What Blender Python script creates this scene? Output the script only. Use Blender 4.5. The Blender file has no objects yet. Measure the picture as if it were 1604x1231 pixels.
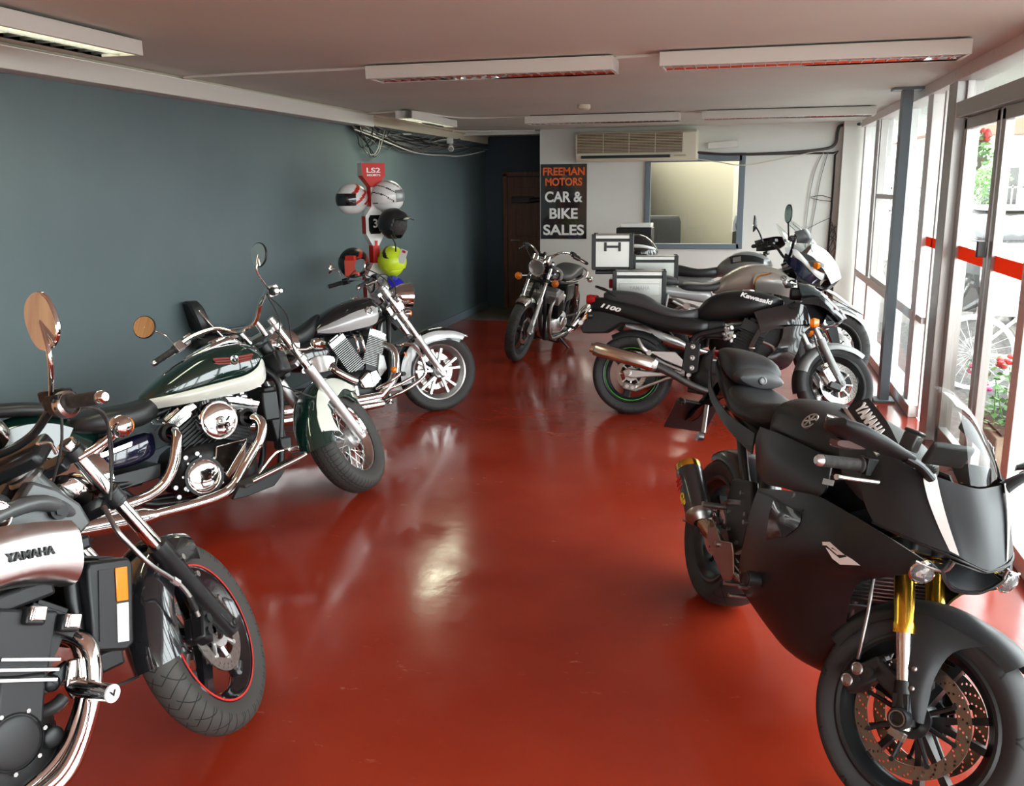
import bpy, bmesh, math, random
from mathutils import Vector, Matrix
random.seed(7)
PI = math.pi
S = bpy.context.scene
COL = S.collection
R = math.radians

# ---------------------------------------------------------------- camera
CAM_H = 1.75
cam_d = bpy.data.cameras.new('camera')
cam = bpy.data.objects.new('camera', cam_d)
COL.objects.link(cam)
cam_d.sensor_fit = 'HORIZONTAL'
cam_d.sensor_width = 36.0
cam_d.lens = 36.0 * 1433.9 / 1604.0
cam_d.clip_start = 0.02
cam_d.clip_end = 400
_p, _y, _r = .220743, .243359, -.0096007
fw = Vector((-math.sin(_y) * math.cos(_p), math.cos(_y) * math.cos(_p), -math.sin(_p)))
r0 = Vector((math.cos(_y), math.sin(_y), 0))
u0 = r0.cross(fw)
rt = r0 * math.cos(_r) + u0 * math.sin(_r)
up = -r0 * math.sin(_r) + u0 * math.cos(_r)
cam.matrix_world = Matrix(((rt.x, up.x, -fw.x, 0), (rt.y, up.y, -fw.y, 0), (rt.z, up.z, -fw.z, CAM_H), (0, 0, 0, 1)))
S.camera = cam

# ---------------------------------------------------------------- world, exposure
S.view_settings.view_transform = 'Standard'
S.view_settings.look = 'None'
S.view_settings.gamma = 1
S.view_settings.use_curve_mapping = False
S.view_settings.exposure = 0.15
S.cycles.use_denoising = True
S.cycles.max_bounces = 10
S.cycles.diffuse_bounces = 5
S.cycles.glossy_bounces = 5
S.cycles.transmission_bounces = 8
S.cycles.transparent_max_bounces = 16
S.cycles.sample_clamp_indirect = 6
S.cycles.caustics_reflective = False
S.cycles.caustics_refractive = False
W = bpy.data.worlds.new('overcast_sky')
S.world = W
W.use_nodes = True
nt = W.node_tree
nt.nodes.clear()
wo = nt.nodes.new('ShaderNodeOutputWorld')
bg = nt.nodes.new('ShaderNodeBackground')
bg.inputs[0].default_value = (0.93, 0.97, 1.0, 1)
bg.inputs[1].default_value = 10.5
nt.links.new(bg.outputs[0], wo.inputs[0])

def area_light(name, loc, rot, sx, sy, power, col=(1, 1, 1), portal=False):
    d = bpy.data.lights.new(name, 'AREA')
    d.shape = 'RECTANGLE'
    d.size, d.size_y = sx, sy
    d.energy = power
    d.color = col
    o = bpy.data.objects.new(name, d)
    o.location = loc
    o.rotation_euler = rot
    COL.objects.link(o)
    if portal:
        d.cycles.is_portal = True
    return o
sun_d = bpy.data.lights.new('sun', 'SUN')
sun_d.energy = 14
sun_d.angle = R(8)
sun_d.color = (1, .97, .92)
sun = bpy.data.objects.new('sun', sun_d)
sun.rotation_euler = (R(18), R(-24), 0)
COL.objects.link(sun)
# sky portals in the glazed front and in the glazed end behind the camera
area_light('window_portal', (1.62, 3.9, 1.25), (0, R(90), 0), 2.4, 15.6, 1, portal=True)
area_light('window_portal', (.5, -3.97, 1.34), (R(90), 0, 0), 1.8, 1.9, 1, portal=True)

# ---------------------------------------------------------------- materials
def mat(name, col, rough=.5, metal=0., coat=0., spec=.5, trans=0., ior=1.45, emit=None, es=0., alpha=1.):
    m = bpy.data.materials.new(name)
    m.use_nodes = True
    b = m.node_tree.nodes['Principled BSDF']
    if len(col) == 3:
        col = (*col, 1)
    b.inputs['Base Color'].default_value = col
    b.inputs['Roughness'].default_value = rough
    b.inputs['Metallic'].default_value = metal
    b.inputs['Coat Weight'].default_value = coat
    b.inputs['Coat Roughness'].default_value = .03
    b.inputs['Specular IOR Level'].default_value = spec
    b.inputs['Transmission Weight'].default_value = trans
    b.inputs['IOR'].default_value = ior
    b.inputs['Alpha'].default_value = alpha
    if emit:
        b.inputs['Emission Color'].default_value = (*emit, 1)
        b.inputs['Emission Strength'].default_value = es
    return m

def nz(m, scale, detail=4, c0=(0, 0, 0), c1=(1, 1, 1), p0=.35, p1=.65, inp='Base Color', stretch=None, seed=0.):
    """drive a socket by an object-space noise through a ramp"""
    t = m.node_tree
    b = t.nodes['Principled BSDF']
    tc = t.nodes.new('ShaderNodeTexCoord')
    mp = t.nodes.new('ShaderNodeMapping')
    mp.inputs['Location'].default_value = (seed, seed * .7, 0)
    if stretch:
        mp.inputs['Scale'].default_value = stretch
    n = t.nodes.new('ShaderNodeTexNoise')
    n.inputs['Scale'].default_value = scale
    n.inputs['Detail'].default_value = detail
    cr = t.nodes.new('ShaderNodeValToRGB')
    cr.color_ramp.elements[0].position = p0
    cr.color_ramp.elements[1].position = p1
    cr.color_ramp.elements[0].color = (*c0, 1)
    cr.color_ramp.elements[1].color = (*c1, 1)
    t.links.new(tc.outputs['Object'], mp.inputs[0])
    t.links.new(mp.outputs[0], n.inputs['Vector'])
    t.links.new(n.outputs['Fac'], cr.inputs[0])
    if inp == 'Bump':
        bp = t.nodes.new('ShaderNodeBump')
        bp.inputs['Strength'].default_value = c1[0]
        bp.inputs['Distance'].default_value = .002
        t.links.new(n.outputs['Fac'], bp.inputs['Height'])
        t.links.new(bp.outputs[0], b.inputs['Normal'])
    else:
        t.links.new(cr.outputs[0], b.inputs[inp])
    return cr

def mix_into(m, fac_out, col):
    """overlay a colour on Base Color by a factor socket"""
    t = m.node_tree
    b = t.nodes['Principled BSDF']
    mx = t.nodes.new('ShaderNodeMix')
    mx.data_type = 'RGBA'
    src = b.inputs['Base Color']
    if src.links:
        t.links.new(src.links[0].from_socket, mx.inputs[6])
    else:
        mx.inputs[6].default_value = src.default_value
    mx.inputs[7].default_value = (*col, 1)
    t.links.new(fac_out, mx.inputs[0])
    t.links.new(mx.outputs[2], src)

M = {}
def dm(k, *a, **kw):
    M[k] = mat(k, *a, **kw)
    return M[k]
dm('chrome', (.82, .81, .79), .05, 1)
dm('satin', (.62, .62, .61), .28, 1)
dm('alu', (.66, .66, .65), .36, .9)
dm('steel', (.35, .34, .33), .33, 1)
dm('dark_steel', (.10, .10, .10), .4, .8)
dm('black', (.012, .012, .014), .12, 0, .8)
dm('satin_black', (.010, .011, .012), .36)
dm('matte_black', (.017, .018, .020), .44, 0, 0, .45)
dm('plastic', (.013, .013, .014), .5)
dm('engine_black', (.020, .020, .021), .42, .3)
nz(dm('rubber', (.030, .029, .028), .72), 60, 3, (.022, .021, .020), (.045, .042, .039))
nz(dm('vinyl', (.022, .023, .024), .40), 220, 2, (0, 0, 0), (.25, 0, 0), inp='Bump')
dm('grey_vinyl', (.045, .046, .048), .45)
dm('white', (.80, .80, .78), .3, 0, .4)
dm('cream', (.72, .74, .66), .2, 0, .8)
dm('green', (.004, .022, .017), .1, 0, 1)
dm('navy', (.010, .012, .035), .12, 0, 1)
dm('silver_paint', (.46, .46, .46), .3, .15, .6)
dm('bronze_paint', (.46, .41, .35), .32, .45, .6)
dm('warm_silver', (.42, .40, .37), .26, .7, .4)
dm('grey_paint', (.24, .245, .24), .36, .4)
dm('frame_grey', (.10, .105, .105), .38, .4)
dm('gold', (.85, .48, .06), .22, 1)
dm('amber', (.9, .22, .01), .12, 0, .5)
dm('red_lens', (.45, .01, .01), .12, 0, .5)
dm('red', (.60, .022, .014), .5)
dm('lens', (.9, .9, .9), .03, 0, 0, .5, .9, 1.45)
dm('mirror_glass', (.78, .78, .76), .01, 1)
dm('lime', (.62, .80, .03), .3)
dm('fin_metal', (.36, .36, .35), .42, .7)
dm('disc', (.52, .50, .47), .22, 1)
dm('bronze_disc', (.20, .17, .14), .3, .9)
dm('white_letter', (.86, .86, .84), .35)
dm('yellow', (.85, .65, .05), .35)
dm('titanium', (.42, .37, .31), .25, 1)
dm('carbon', (.035, .035, .037), .3, .2, .5)
dm('blue', (.015, .02, .45), .25, 0, .6)
dm('dial', (.60, .60, .50), .4)

# ---------------------------------------------------------------- mesh helpers
def V(*a):
    return Vector(a)
I4 = Matrix.Identity(4)

class MB:
    """collects shapes into one bmesh, then links them as ONE object"""
    def __init__(s, xf=None):
        s.bm = bmesh.new()
        s.xf = xf or (lambda p: p)
    def v(s, p):
        return s.bm.verts.new(s.xf(Vector(p)))
    def f(s, vs, mi=0, sm=True):
        try:
            f = s.bm.faces.new(vs)
            f.material_index = mi
            f.smooth = sm
            return f
        except ValueError:
            return None
    def rings(s, rings, closed=True, caps=True, mi=0, sm=True, wrap=False):
        n = len(rings[0])
        vs = [[s.v(p) for p in r] for r in rings]
        m = len(vs)
        for i in range(m if wrap else m - 1):
            a, b = vs[i], vs[(i + 1) % m]
            for j in range(n if closed else n - 1):
                k = (j + 1) % n
                s.f([a[j], a[k], b[k], b[j]], mi, sm)
        if caps and not wrap:
            s.f(vs[0][::-1], mi, False)
            s.f(vs[-1], mi, False)
        return s
    def box(s, c, d, rot=None, mi=0, taper=1.):
        c = Vector(c)
        rm = rot or Matrix.Identity(3)
        P = []
        for z in (-1, 1):
            t = taper if z > 0 else 1
            for x, y in ((-1, -1), (1, -1), (1, 1), (-1, 1)):
                P.append(c + rm @ Vector((x * d[0] / 2 * t, y * d[1] / 2 * t, z * d[2] / 2)))
        vs = [s.v(p) for p in P]
        for q in ((0, 3, 2, 1), (4, 5, 6, 7), (0, 1, 5, 4), (1, 2, 6, 5), (2, 3, 7, 6), (3, 0, 4, 7)):
            s.f([vs[i] for i in q], mi, False)
        return s
    def tube(s, path, r, n=12, caps=True, mi=0, res=0, flat=1., closed=False):
        P = [Vector(p) for p in path]
        rr = list(r) if isinstance(r, (list, tuple)) else [r] * len(P)
        if res:
            P, rr = smooth_path(P, rr, res, closed)
        m = len(P)
        rings = []
        up = None
        for i in range(m):
            if closed:
                t = P[(i + 1) % m] - P[i - 1]
            else:
                t = P[min(i + 1, m - 1)] - P[max(i - 1, 0)]
            if t.length < 1e-9:
                t = Vector((0, 0, 1))
            t.normalize()
            if up is None:
                up = Vector((0, 0, 1)) if abs(t.z) < .9 else Vector((1, 0, 0))
            a = up - t * up.dot(t)
            if a.length < 1e-6:
                a = t.orthogonal()
            a.normalize()
            b = t.cross(a)
            up = a
            rings.append([P[i] + (a * math.cos(k * 2 * PI / n) * flat + b * math.sin(k * 2 * PI / n)) * rr[i] for k in range(n)])
        return s.rings(rings, True, caps, mi, True, closed)
    def cyl(s, a, b, r, r2=None, n=24, mi=0, caps=True):
        return s.tube([a, b], [r, r if r2 is None else r2], n, caps, mi)
    def lathe(s, c, ax, prof, n=32, mi=0, ang=2 * PI, closed=False):
        """prof: (distance along axis, radius); closed: the profile loops"""
        c = Vector(c)
        ax = Vector(ax).normalized()
        a = ax.orthogonal().normalized()
        b = ax.cross(a)
        rings = []
        for k in range(n):
            d = a * math.cos(k * ang / n) + b * math.sin(k * ang / n)
            rings.append([c + ax * h + d * r for h, r in prof])
        s.rings(rings, closed, False, mi, True, True)
        return s
    def sphere(s, c, r, n=20, m=12, mi=0, rot=None, zmin=-1., zmax=1.):
        c = Vector(c)
        r = Vector(r) if not isinstance(r, (int, float)) else Vector((r, r, r))
        rm = rot or Matrix.Identity(3)
        rings = []
        for i in range(m + 1):
            z = zmin + (zmax - zmin) * i / m if (zmin > -1 or zmax < 1) else -math.cos(PI * i / m)
            z = max(-.9995, min(.9995, z))
            q = math.sqrt(1 - z * z)
            rings.append([c + rm @ Vector((r.x * q * math.cos(2 * PI * k / n), r.y * q * math.sin(2 * PI * k / n), r.z * z)) for k in range(n)])
        return s.rings(rings, True, True, mi)
    def prism(s, out, y0, y1, mi=0, sm=False, ax='y'):
        """outline in (x,z) extruded between y0 and y1"""
        mk = {'y': lambda p, y: (p[0], y, p[1]), 'x': lambda p, y: (y, p[0], p[1]), 'z': lambda p, y: (p[0], p[1], y)}[ax]
        a = [s.v(mk(p, y0)) for p in out]
        b = [s.v(mk(p, y1)) for p in out]
        n = len(out)
        s.f(a[::-1], mi, False)
        s.f(b, mi, False)
        for i in range(n):
            s.f([a[i], a[(i + 1) % n], b[(i + 1) % n], b[i]], mi, sm)
        return s
    def loft(s, secs, n=24, mi=0):
        """secs: (x, z0, z1, halfwidth[, exponent[, yc[, zwide]]]) hull of superellipses along x"""
        rings = []
        for q in secs:
            x, z0, z1, hw = q[:4]
            e = q[4] if len(q) > 4 else 2.2
            yc = q[5] if len(q) > 5 else 0
            zw = q[6] if len(q) > 6 else .5
            zc = z0 + (z1 - z0) * zw
            ring = []
            for k in range(n):
                a = 2 * PI * k / n
                c, d = math.cos(a), math.sin(a)
                yy = math.copysign(abs(c) ** (2 / e), c) * hw
                dz = math.copysign(abs(d) ** (2 / e), d)
                ring.append((x, yc + yy, zc + dz * ((z1 - zc) if dz > 0 else (zc - z0))))
            rings.append(ring)
        return s.rings(rings, True, True, mi)
    def patch(s, rows, th=.004, mi=0, mirror=False, res=0, nrm=None, two=None):
        """surface through rows of 3-D points, given thickness th"""
        G = [[Vector(p) for p in r] for r in rows]
        if res:
            G = [smooth_path(r, [0] * len(r), res)[0] for r in G]
            T = list(zip(*G))
            T = [smooth_path(list(c), [0] * len(c), res)[0] for c in T]
            G = [list(c) for c in zip(*T)]
        for sg in ((1, -1) if mirror else (1,)):
            H = [[Vector((p.x, p.y * sg, p.z)) for p in r] for r in G]
            m, n = len(H), len(H[0])
            N = []
            for i in range(m):
                row = []
                for j in range(n):
                    du = H[min(i + 1, m - 1)][j] - H[max(i - 1, 0)][j]
                    dv = H[i][min(j + 1, n - 1)] - H[i][max(j - 1, 0)]
                    q = du.cross(dv)
                    row.append(q.normalized() if q.length > 1e-12 else Vector((0, 0, 1)))
                N.append(row)
            A = [[s.v(H[i][j] + N[i][j] * th / 2) for j in range(n)] for i in range(m)]
            B_ = [[s.v(H[i][j] - N[i][j] * th / 2) for j in range(n)] for i in range(m)]
            for i in range(m - 1):
                for j in range(n - 1):
                    s.f([A[i][j], A[i + 1][j], A[i + 1][j + 1], A[i][j + 1]], mi)
                    s.f([B_[i][j], B_[i][j + 1], B_[i + 1][j + 1], B_[i + 1][j]], mi)
            for i in range(m - 1):
                s.f([A[i][0], B_[i][0], B_[i + 1][0], A[i + 1][0]], mi, False)
                s.f([A[i][-1], A[i + 1][-1], B_[i + 1][-1], B_[i][-1]], mi, False)
            for j in range(n - 1):
                s.f([A[0][j], A[0][j + 1], B_[0][j + 1], B_[0][j]], mi, False)
                s.f([A[-1][j], B_[-1][j], B_[-1][j + 1], A[-1][j + 1]], mi, False)
        return s
    def build(s, name, m, parent=None, bevel=0., sub=0, seg=2, auto=True):
        bm = s.bm
        if len(bm.verts) < 60000:
            bmesh.ops.remove_doubles(bm, verts=bm.verts, dist=1e-6)
        bmesh.ops.recalc_face_normals(bm, faces=bm.faces)
        if auto:
            for e in bm.edges:
                if len(e.link_faces) == 2 and e.calc_face_angle(0) > R(38):
                    e.smooth = False
            for f in bm.faces:
                f.smooth = True
        me = bpy.data.meshes.new(name)
        bm.to_mesh(me)
        bm.free()
        for k in (m if isinstance(m, (list, tuple)) else [m]):
            me.materials.append(M[k] if isinstance(k, str) else k)
        o = bpy.data.objects.new(name, me)
        COL.objects.link(o)
        if parent is not None:
            o.parent = parent
        if bevel:
            q = o.modifiers.new('bevel', 'BEVEL')
            q.width = bevel
            q.segments = seg
            q.limit_method = 'ANGLE'
            q.angle_limit = R(35)
            q.harden_normals = False
        if sub:
            q = o.modifiers.new('sub', 'SUBSURF')
            q.levels = q.render_levels = sub
        return o

def smooth_path(P, rr, res, closed=False):
    """Catmull-Rom through the points"""
    n = len(P)
    out, ro = [], []
    for i in range(n if closed else n - 1):
        g = (lambda k: P[k % n]) if closed else (lambda k: P[max(0, min(n - 1, k))])
        p0, p1, p2, p3 = g(i - 1), g(i), g(i + 1), g(i + 2)
        for k in range(res):
            t = k / res
            out.append(.5 * ((2 * p1) + (p2 - p0) * t + (2 * p0 - 5 * p1 + 4 * p2 - p3) * t * t + (3 * p1 - p0 - 3 * p2 + p3) * t ** 3))
            ro.append(rr[i] * (1 - t) + rr[(i + 1) % n] * t)
    if not closed:
        out.append(P[-1].copy() if hasattr(P[-1], 'copy') else P[-1])
        ro.append(rr[-1])
    return out, ro

def curve2(pts, res=4, closed=True):
    q, _ = smooth_path([Vector((p[0], p[1], 0)) for p in pts], [0] * len(pts), res, closed)
    return [(p.x, p.y) for p in q]

def tag(o, label=None, cat=None, group=None, kind=None):
    if label: o['label'] = label
    if cat: o['category'] = cat
    if group: o['group'] = group
    if kind: o['kind'] = kind
    return o

def empty(name, loc=(0, 0, 0), mw=None):
    o = bpy.data.objects.new(name, None)
    o.empty_display_size = .1
    COL.objects.link(o)
    if mw is not None:
        o.matrix_world = mw
    else:
        o.location = loc
    return o

def text_mesh(name, txt, size, ext, m, parent=None, mw=None, bold=0., sx=1., shear=0., space=1., align='CENTER', lines=1.):
    c = bpy.data.curves.new(name, 'FONT')
    c.body = txt
    c.size = size
    c.extrude = ext
    c.offset = bold
    c.shear = shear
    c.space_character = space
    c.space_line = lines
    c.align_x = align
    c.align_y = 'CENTER'
    t = bpy.data.objects.new(name, c)
    COL.objects.link(t)
    dg = bpy.context.evaluated_depsgraph_get()
    me = bpy.data.meshes.new_from_object(t.evaluated_get(dg))
    bpy.data.objects.remove(t)
    for v in me.vertices:
        v.co.x *= sx
    me.materials.clear()
    me.materials.append(M[m] if isinstance(m, str) else m)
    o = bpy.data.objects.new(name, me)
    COL.objects.link(o)
    if parent is not None:
        o.parent = parent
    if mw is not None:
        o.matrix_local = mw
    return o

def frame(origin, xdir, ydir):
    """matrix whose X runs along xdir, Y along ydir (text plane), Z out of the plane"""
    x = Vector(xdir).normalized()
    y = Vector(ydir)
    y = (y - x * y.dot(x)).normalized()
    z = x.cross(y)
    o = Vector(origin)
    return Matrix(((x.x, y.x, z.x, o.x), (x.y, y.y, z.y, o.y), (x.z, y.z, z.z, o.z), (0, 0, 0, 1)))
# ================================================================ room
XL, XR, YB, YF, ZC = -3.66, 1.37, 11.88, -3.9, 2.47
YE = 13.25                     # end of the corridor
m = dm('floor_paint', (.36, .036, .014), .16, 0, 0, .55)
t = m.node_tree; b = t.nodes['Principled BSDF']
nz(m, 1.1, 5, (.255, .020, .008), (.335, .034, .013), .3, .7)
tc = t.nodes.new('ShaderNodeTexCoord')
def ramp_noise(scale, detail, p0, p1, rough=.6, stretch=(1, 1, 1)):
    mp = t.nodes.new('ShaderNodeMapping'); mp.inputs['Scale'].default_value = stretch
    n = t.nodes.new('ShaderNodeTexNoise'); n.inputs['Scale'].default_value = scale; n.inputs['Detail'].default_value = detail
    n.inputs['Roughness'].default_value = rough
    c = t.nodes.new('ShaderNodeValToRGB'); c.color_ramp.elements[0].position = p0; c.color_ramp.elements[1].position = p1
    t.links.new(tc.outputs['Object'], mp.inputs[0]); t.links.new(mp.outputs[0], n.inputs['Vector']); t.links.new(n.outputs['Fac'], c.inputs[0])
    return c.outputs[0], n.outputs['Fac']
o1, _ = ramp_noise(8, 9, .61, .66, .75, (1, 2.2, 1))
o2, _ = ramp_noise(1.3, 3, .52, .66)
mu = t.nodes.new('ShaderNodeMath'); mu.operation = 'MULTIPLY'; t.links.new(o1, mu.inputs[0]); t.links.new(o2, mu.inputs[1])
m2 = t.nodes.new('ShaderNodeMath'); m2.operation = 'MULTIPLY'; t.links.new(mu.outputs[0], m2.inputs[0]); m2.inputs[1].default_value = .7
mix_into(m, m2.outputs[0], (.55, .22, .15))
o3, f3 = ramp_noise(2.2, 6, .3, .75)
mr = t.nodes.new('ShaderNodeMapRange'); mr.inputs[3].default_value = .09; mr.inputs[4].default_value = .26
t.links.new(o3, mr.inputs[0]); t.links.new(mr.outputs[0], b.inputs['Roughness'])
_, f4 = ramp_noise(3.0, 5, .3, .7)
bp = t.nodes.new('ShaderNodeBump'); bp.inputs['Strength'].default_value = .35; bp.inputs['Distance'].default_value = .006
t.links.new(f4, bp.inputs['Height']); t.links.new(bp.outputs[0], b.inputs['Normal'])
dm('ceiling_paint', (.70, .74, .69), .75); nz(M['ceiling_paint'], .5, 3, (.66, .70, .65), (.74, .78, .73))
dm('teal_wall', (.085, .118, .130), .55); nz(M['teal_wall'], 1.5, 4, (.098, .135, .145), (.112, .152, .163))
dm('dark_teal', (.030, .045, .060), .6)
dm('white_wall', (.68, .67, .63), .6); nz(M['white_wall'], .8, 4, (.66, .67, .62), (.72, .73, .69))
dm('trim_white', (.72, .71, .66), .5); dm('cream_trim', (.66, .62, .48), .6)
dm('corridor_floor', (.16, .12, .09), .35); nz(M['corridor_floor'], 6, 4, (.13, .10, .075), (.20, .155, .12))
dm('wood', (.10, .035, .014), .4); nz(M['wood'], 14, 5, (.075, .025, .010), (.14, .05, .02), stretch=(3, 3, .25))
dm('frame_white', (.74, .74, .72), .45); nz(M['frame_white'], 25, 6, (.84, .85, .83), (.5, .46, .42), .62, .80)
dm('frame_alu', (.42, .40, .38), .35, .7)
dm('column_blue', (.17, .225, .26), .4)
dm('frame_blue', (.14, .18, .21), .45)
dm('beige_room', (.50, .47, .37), .7)
# clear panes: a thin sheet that lets daylight straight through and mirrors a little
g = bpy.data.materials.new('window_glass'); g.use_nodes = True; gt = g.node_tree; gt.nodes.clear()
go = gt.nodes.new('ShaderNodeOutputMaterial'); gm = gt.nodes.new('ShaderNodeMixShader'); ga = gt.nodes.new('ShaderNodeBsdfTransparent'); gg = gt.nodes.new('ShaderNodeBsdfGlossy')
gl = gt.nodes.new('ShaderNodeFresnel'); gl.inputs[0].default_value = 1.45; gg.inputs['Roughness'].default_value = .01
ga.inputs[0].default_value = (.95, .97, .96, 1)
ge = gt.nodes.new('ShaderNodeNewGeometry'); gs = gt.nodes.new('ShaderNodeMath'); gs.operation = 'SUBTRACT'; gs.inputs[0].default_value = 1; gt.links.new(ge.outputs['Backfacing'], gs.inputs[1]); gk = gt.nodes.new('ShaderNodeMath'); gk.operation = 'MULTIPLY'; gt.links.new(gs.outputs[0], gk.inputs[0]); gt.links.new(gl.outputs[0], gk.inputs[1]); gt.links.new(gk.outputs[0], gm.inputs[0]); gt.links.new(ga.outputs[0], gm.inputs[1]); gt.links.new(gg.outputs[0], gm.inputs[2]); gt.links.new(gm.outputs[0], go.inputs[0])
M['pane'] = g

def struct(name, mb, m, **k):
    return tag(mb.build(name, m, **k), kind='structure')
struct('floor', MB().box(((XL + XR) / 2, (YF + YB - .02) / 2, -.05), (XR - XL, YB - .02 - YF, .1)), 'floor_paint')
struct('floor_corridor', MB().box(((XL - 2.55) / 2, (YB - .02 + YE) / 2, -.05), (XL * -1 - 2.55, YE - YB + .02, .1)), 'corridor_floor')
struct('ceiling', MB().box(((XL + XR) / 2 + .3, (YF + YE) / 2, ZC + .06), (XR - XL + .7, YE - YF, .12)), 'ceiling_paint')
struct('wall_left', MB().box((XL - .06, (YF + YE) / 2, ZC / 2), (.12, YE - YF, ZC)), 'teal_wall')
struct('wall_wood_panelling', MB().box((XL + .012, .35, 1.17), (.024, 6.1, 2.34)), dm('orange_wood', (.42, .19, .07), .4)); nz(M['orange_wood'], 9, 5, (.34, .14, .05), (.50, .25, .10), stretch=(3, 3, .2))
# back wall with the office window opening
wb = MB()
OX0, OX1, OZ0, OZ1 = -1.16, -.02, 1.02, 2.06
for x0, x1, z0, z1 in ((-2.55, OX0, 0, ZC), (OX1, XR, 0, ZC), (OX0, OX1, 0, OZ0), (OX0, OX1, OZ1, ZC)):
    wb.box(((x0 + x1) / 2, YB + .06, (z0 + z1) / 2), (x1 - x0, .12, z1 - z0))
struct('wall_back', wb, 'white_wall')
struct('wall_corridor', MB().box((-2.49, (YB + .12 + YE) / 2, ZC / 2), (.12, YE - YB - .12, ZC)).box((-2.5, YB + .07, ZC / 2), (.098, .098, ZC - .002)), 'white_wall')
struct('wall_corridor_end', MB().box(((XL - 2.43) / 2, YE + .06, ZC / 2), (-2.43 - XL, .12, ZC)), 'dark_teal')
struct('wall_front', MB().box(((XL + XR) / 2, YF - .05, .2), (XR - XL, .1, .4)).box(((XL + XR) / 2, YF - .05, 2.38), (XR - XL, .1, .18)).box(((XL - .34) / 2, YF - .05, 1.345), (-.34 - XL, .1, 1.89)), 'white_wall')
struct('baseboard_left', MB().box((XL + .01, (YF + YE) / 2, .05), (.02, YE - YF, .10)), 'frame_blue')
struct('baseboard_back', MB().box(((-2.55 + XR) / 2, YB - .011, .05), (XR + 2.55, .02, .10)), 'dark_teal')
# office behind the window
of = MB()
of.box((-.6, YB + 2.3, 1.3), (3.4, .1, 2.6)).box((-2.25, YB + 1.2, 1.3), (.1, 2.1, 2.6)).box((1.15, YB + 1.2, 1.3), (.1, 2.1, 2.6))
of.box((-.6, YB + 1.2, 2.55), (3.2, 2.1, .1)).box((-.6, YB + 1.2, -.05), (3.2, 2.1, .1))
struct('wall_office', of, 'beige_room')
# dropped beam along the left wall
struct('trim_1', MB().box((XL + .07, 2.4, 2.395), (.14, 12.6, .11)), 'trim_white', bevel=.004)
struct('trim_2', MB().box((XL + .05, 4.6, 2.46), (.10, 17.0, .03)).box((XL + .03, 10.6, 2.41), (.06, 5.2, .09)), 'cream_trim')
struct('trim_3', MB().box(((XL - 2.55) / 2, 12.0, 2.44), (-2.56 - XL, .05, .04)), 'trim_white')

# corridor door
d = empty('door_1', (-2.93, YE - .02, 0)); tag(d, kind='structure')
MB().box((0, 0, .95), (.78, .05, 1.9)).box((0, -.028, 1.4), (.5, .01, .7)).box((0, -.028, .5), (.5, .01, .6)).build('door_leaf', 'wood', d, bevel=.004)
MB().box((-.42, 0, .97), (.06, .09, 1.94)).box((.42, 0, .97), (.06, .09, 1.94)).box((0, 0, 1.94), (.9, .09, .06)).build('door_frame', 'wood', d)
MB().cyl((-.32, -.025, 1.0), (-.32, -.08, 1.0), .012).cyl((-.32, -.07, 1.0), (-.2, -.07, 1.0), .01).build('door_handle', 'steel', d)
MB().tube([(-.05, -.09, 1.56), (.30, -.09, 1.60)], .035, 12).box((-.15, -.05, 1.575), (.34, .05, .09)).box((.2, -.05, 1.58), (.06, .06, .05)).build('door_closer', 'satin_black', d, bevel=.01)

# glazed front on the right: posts, rails, panes
fr = MB()
posts = [(11.55, .14), (10.45, .13), (9.05, .16), (7.66, .20), (7.34, .05), (4.85, .12), (3.5, .1), (2.1, .1), (.7, .1), (-.7, .1), (-2.1, .1), (-3.5, .12)]
for y, w in posts:
    fr.box((XR + .03, y, ZC / 2), (.14 if w > .06 else .06, w, ZC))
for y0, y1 in ((11.55, 7.66),):
    fr.box((XR + .02, (y0 + y1) / 2, .745), (.13, y0 - y1, .08))
fr.box((XR + .02, (11.6 - 3.9) / 2 , 2.43), (.17, 15.6, .08))
fr.box((XR + .02, 9.5, .045), (.17, 4.3, .09)).box((XR + .02, .5, .045), (.17, 8.7, .09)).box((XR + .02, 7.5, .745), (.10, .3, .05))
struct('window_1', fr, 'frame_white', bevel=.004)
ft = MB()
ft.box((XR + .02, 6.80, ZC / 2), (.16, .24, ZC)).box((XR + .02, 5.72, 2.21), (.14, 2.0, .10)).box((XR, 9.72, 1.63), (.07, 1.1, .045)).box((XR, 9.72, .80), (.07, 1.1, .045)).box((XR, 10.28, 1.6), (.07, .05, 1.6)).box((XR - .03, 10.45, 1.6), (.05, .09, 1.62)).box((XR + .02, 6.80 - .15, 1.1), (.05, .03, 2.2)).box((XR + .02, 6.66, 2.3), (.05, .03, .2))
struct('window_2', ft, 'frame_alu', bevel=.004)
tp = bpy.data.materials.new('tape_red'); tp.use_nodes = True; tn = tp.node_tree; tn.nodes.clear(); M['tape_red'] = tp
t1, t2, t3, t4 = (tn.nodes.new(k) for k in ('ShaderNodeOutputMaterial', 'ShaderNodeMixShader', 'ShaderNodeBsdfDiffuse', 'ShaderNodeBsdfTranslucent'))
t3.inputs[0].default_value = (.8, .06, .03, 1); t4.inputs[0].default_value = (.62, .13, .06, 1)
tn.links.new(t3.outputs[0], t2.inputs[1]); tn.links.new(t4.outputs[0], t2.inputs[2]); tn.links.new(t2.outputs[0], t1.inputs[0])
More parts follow.
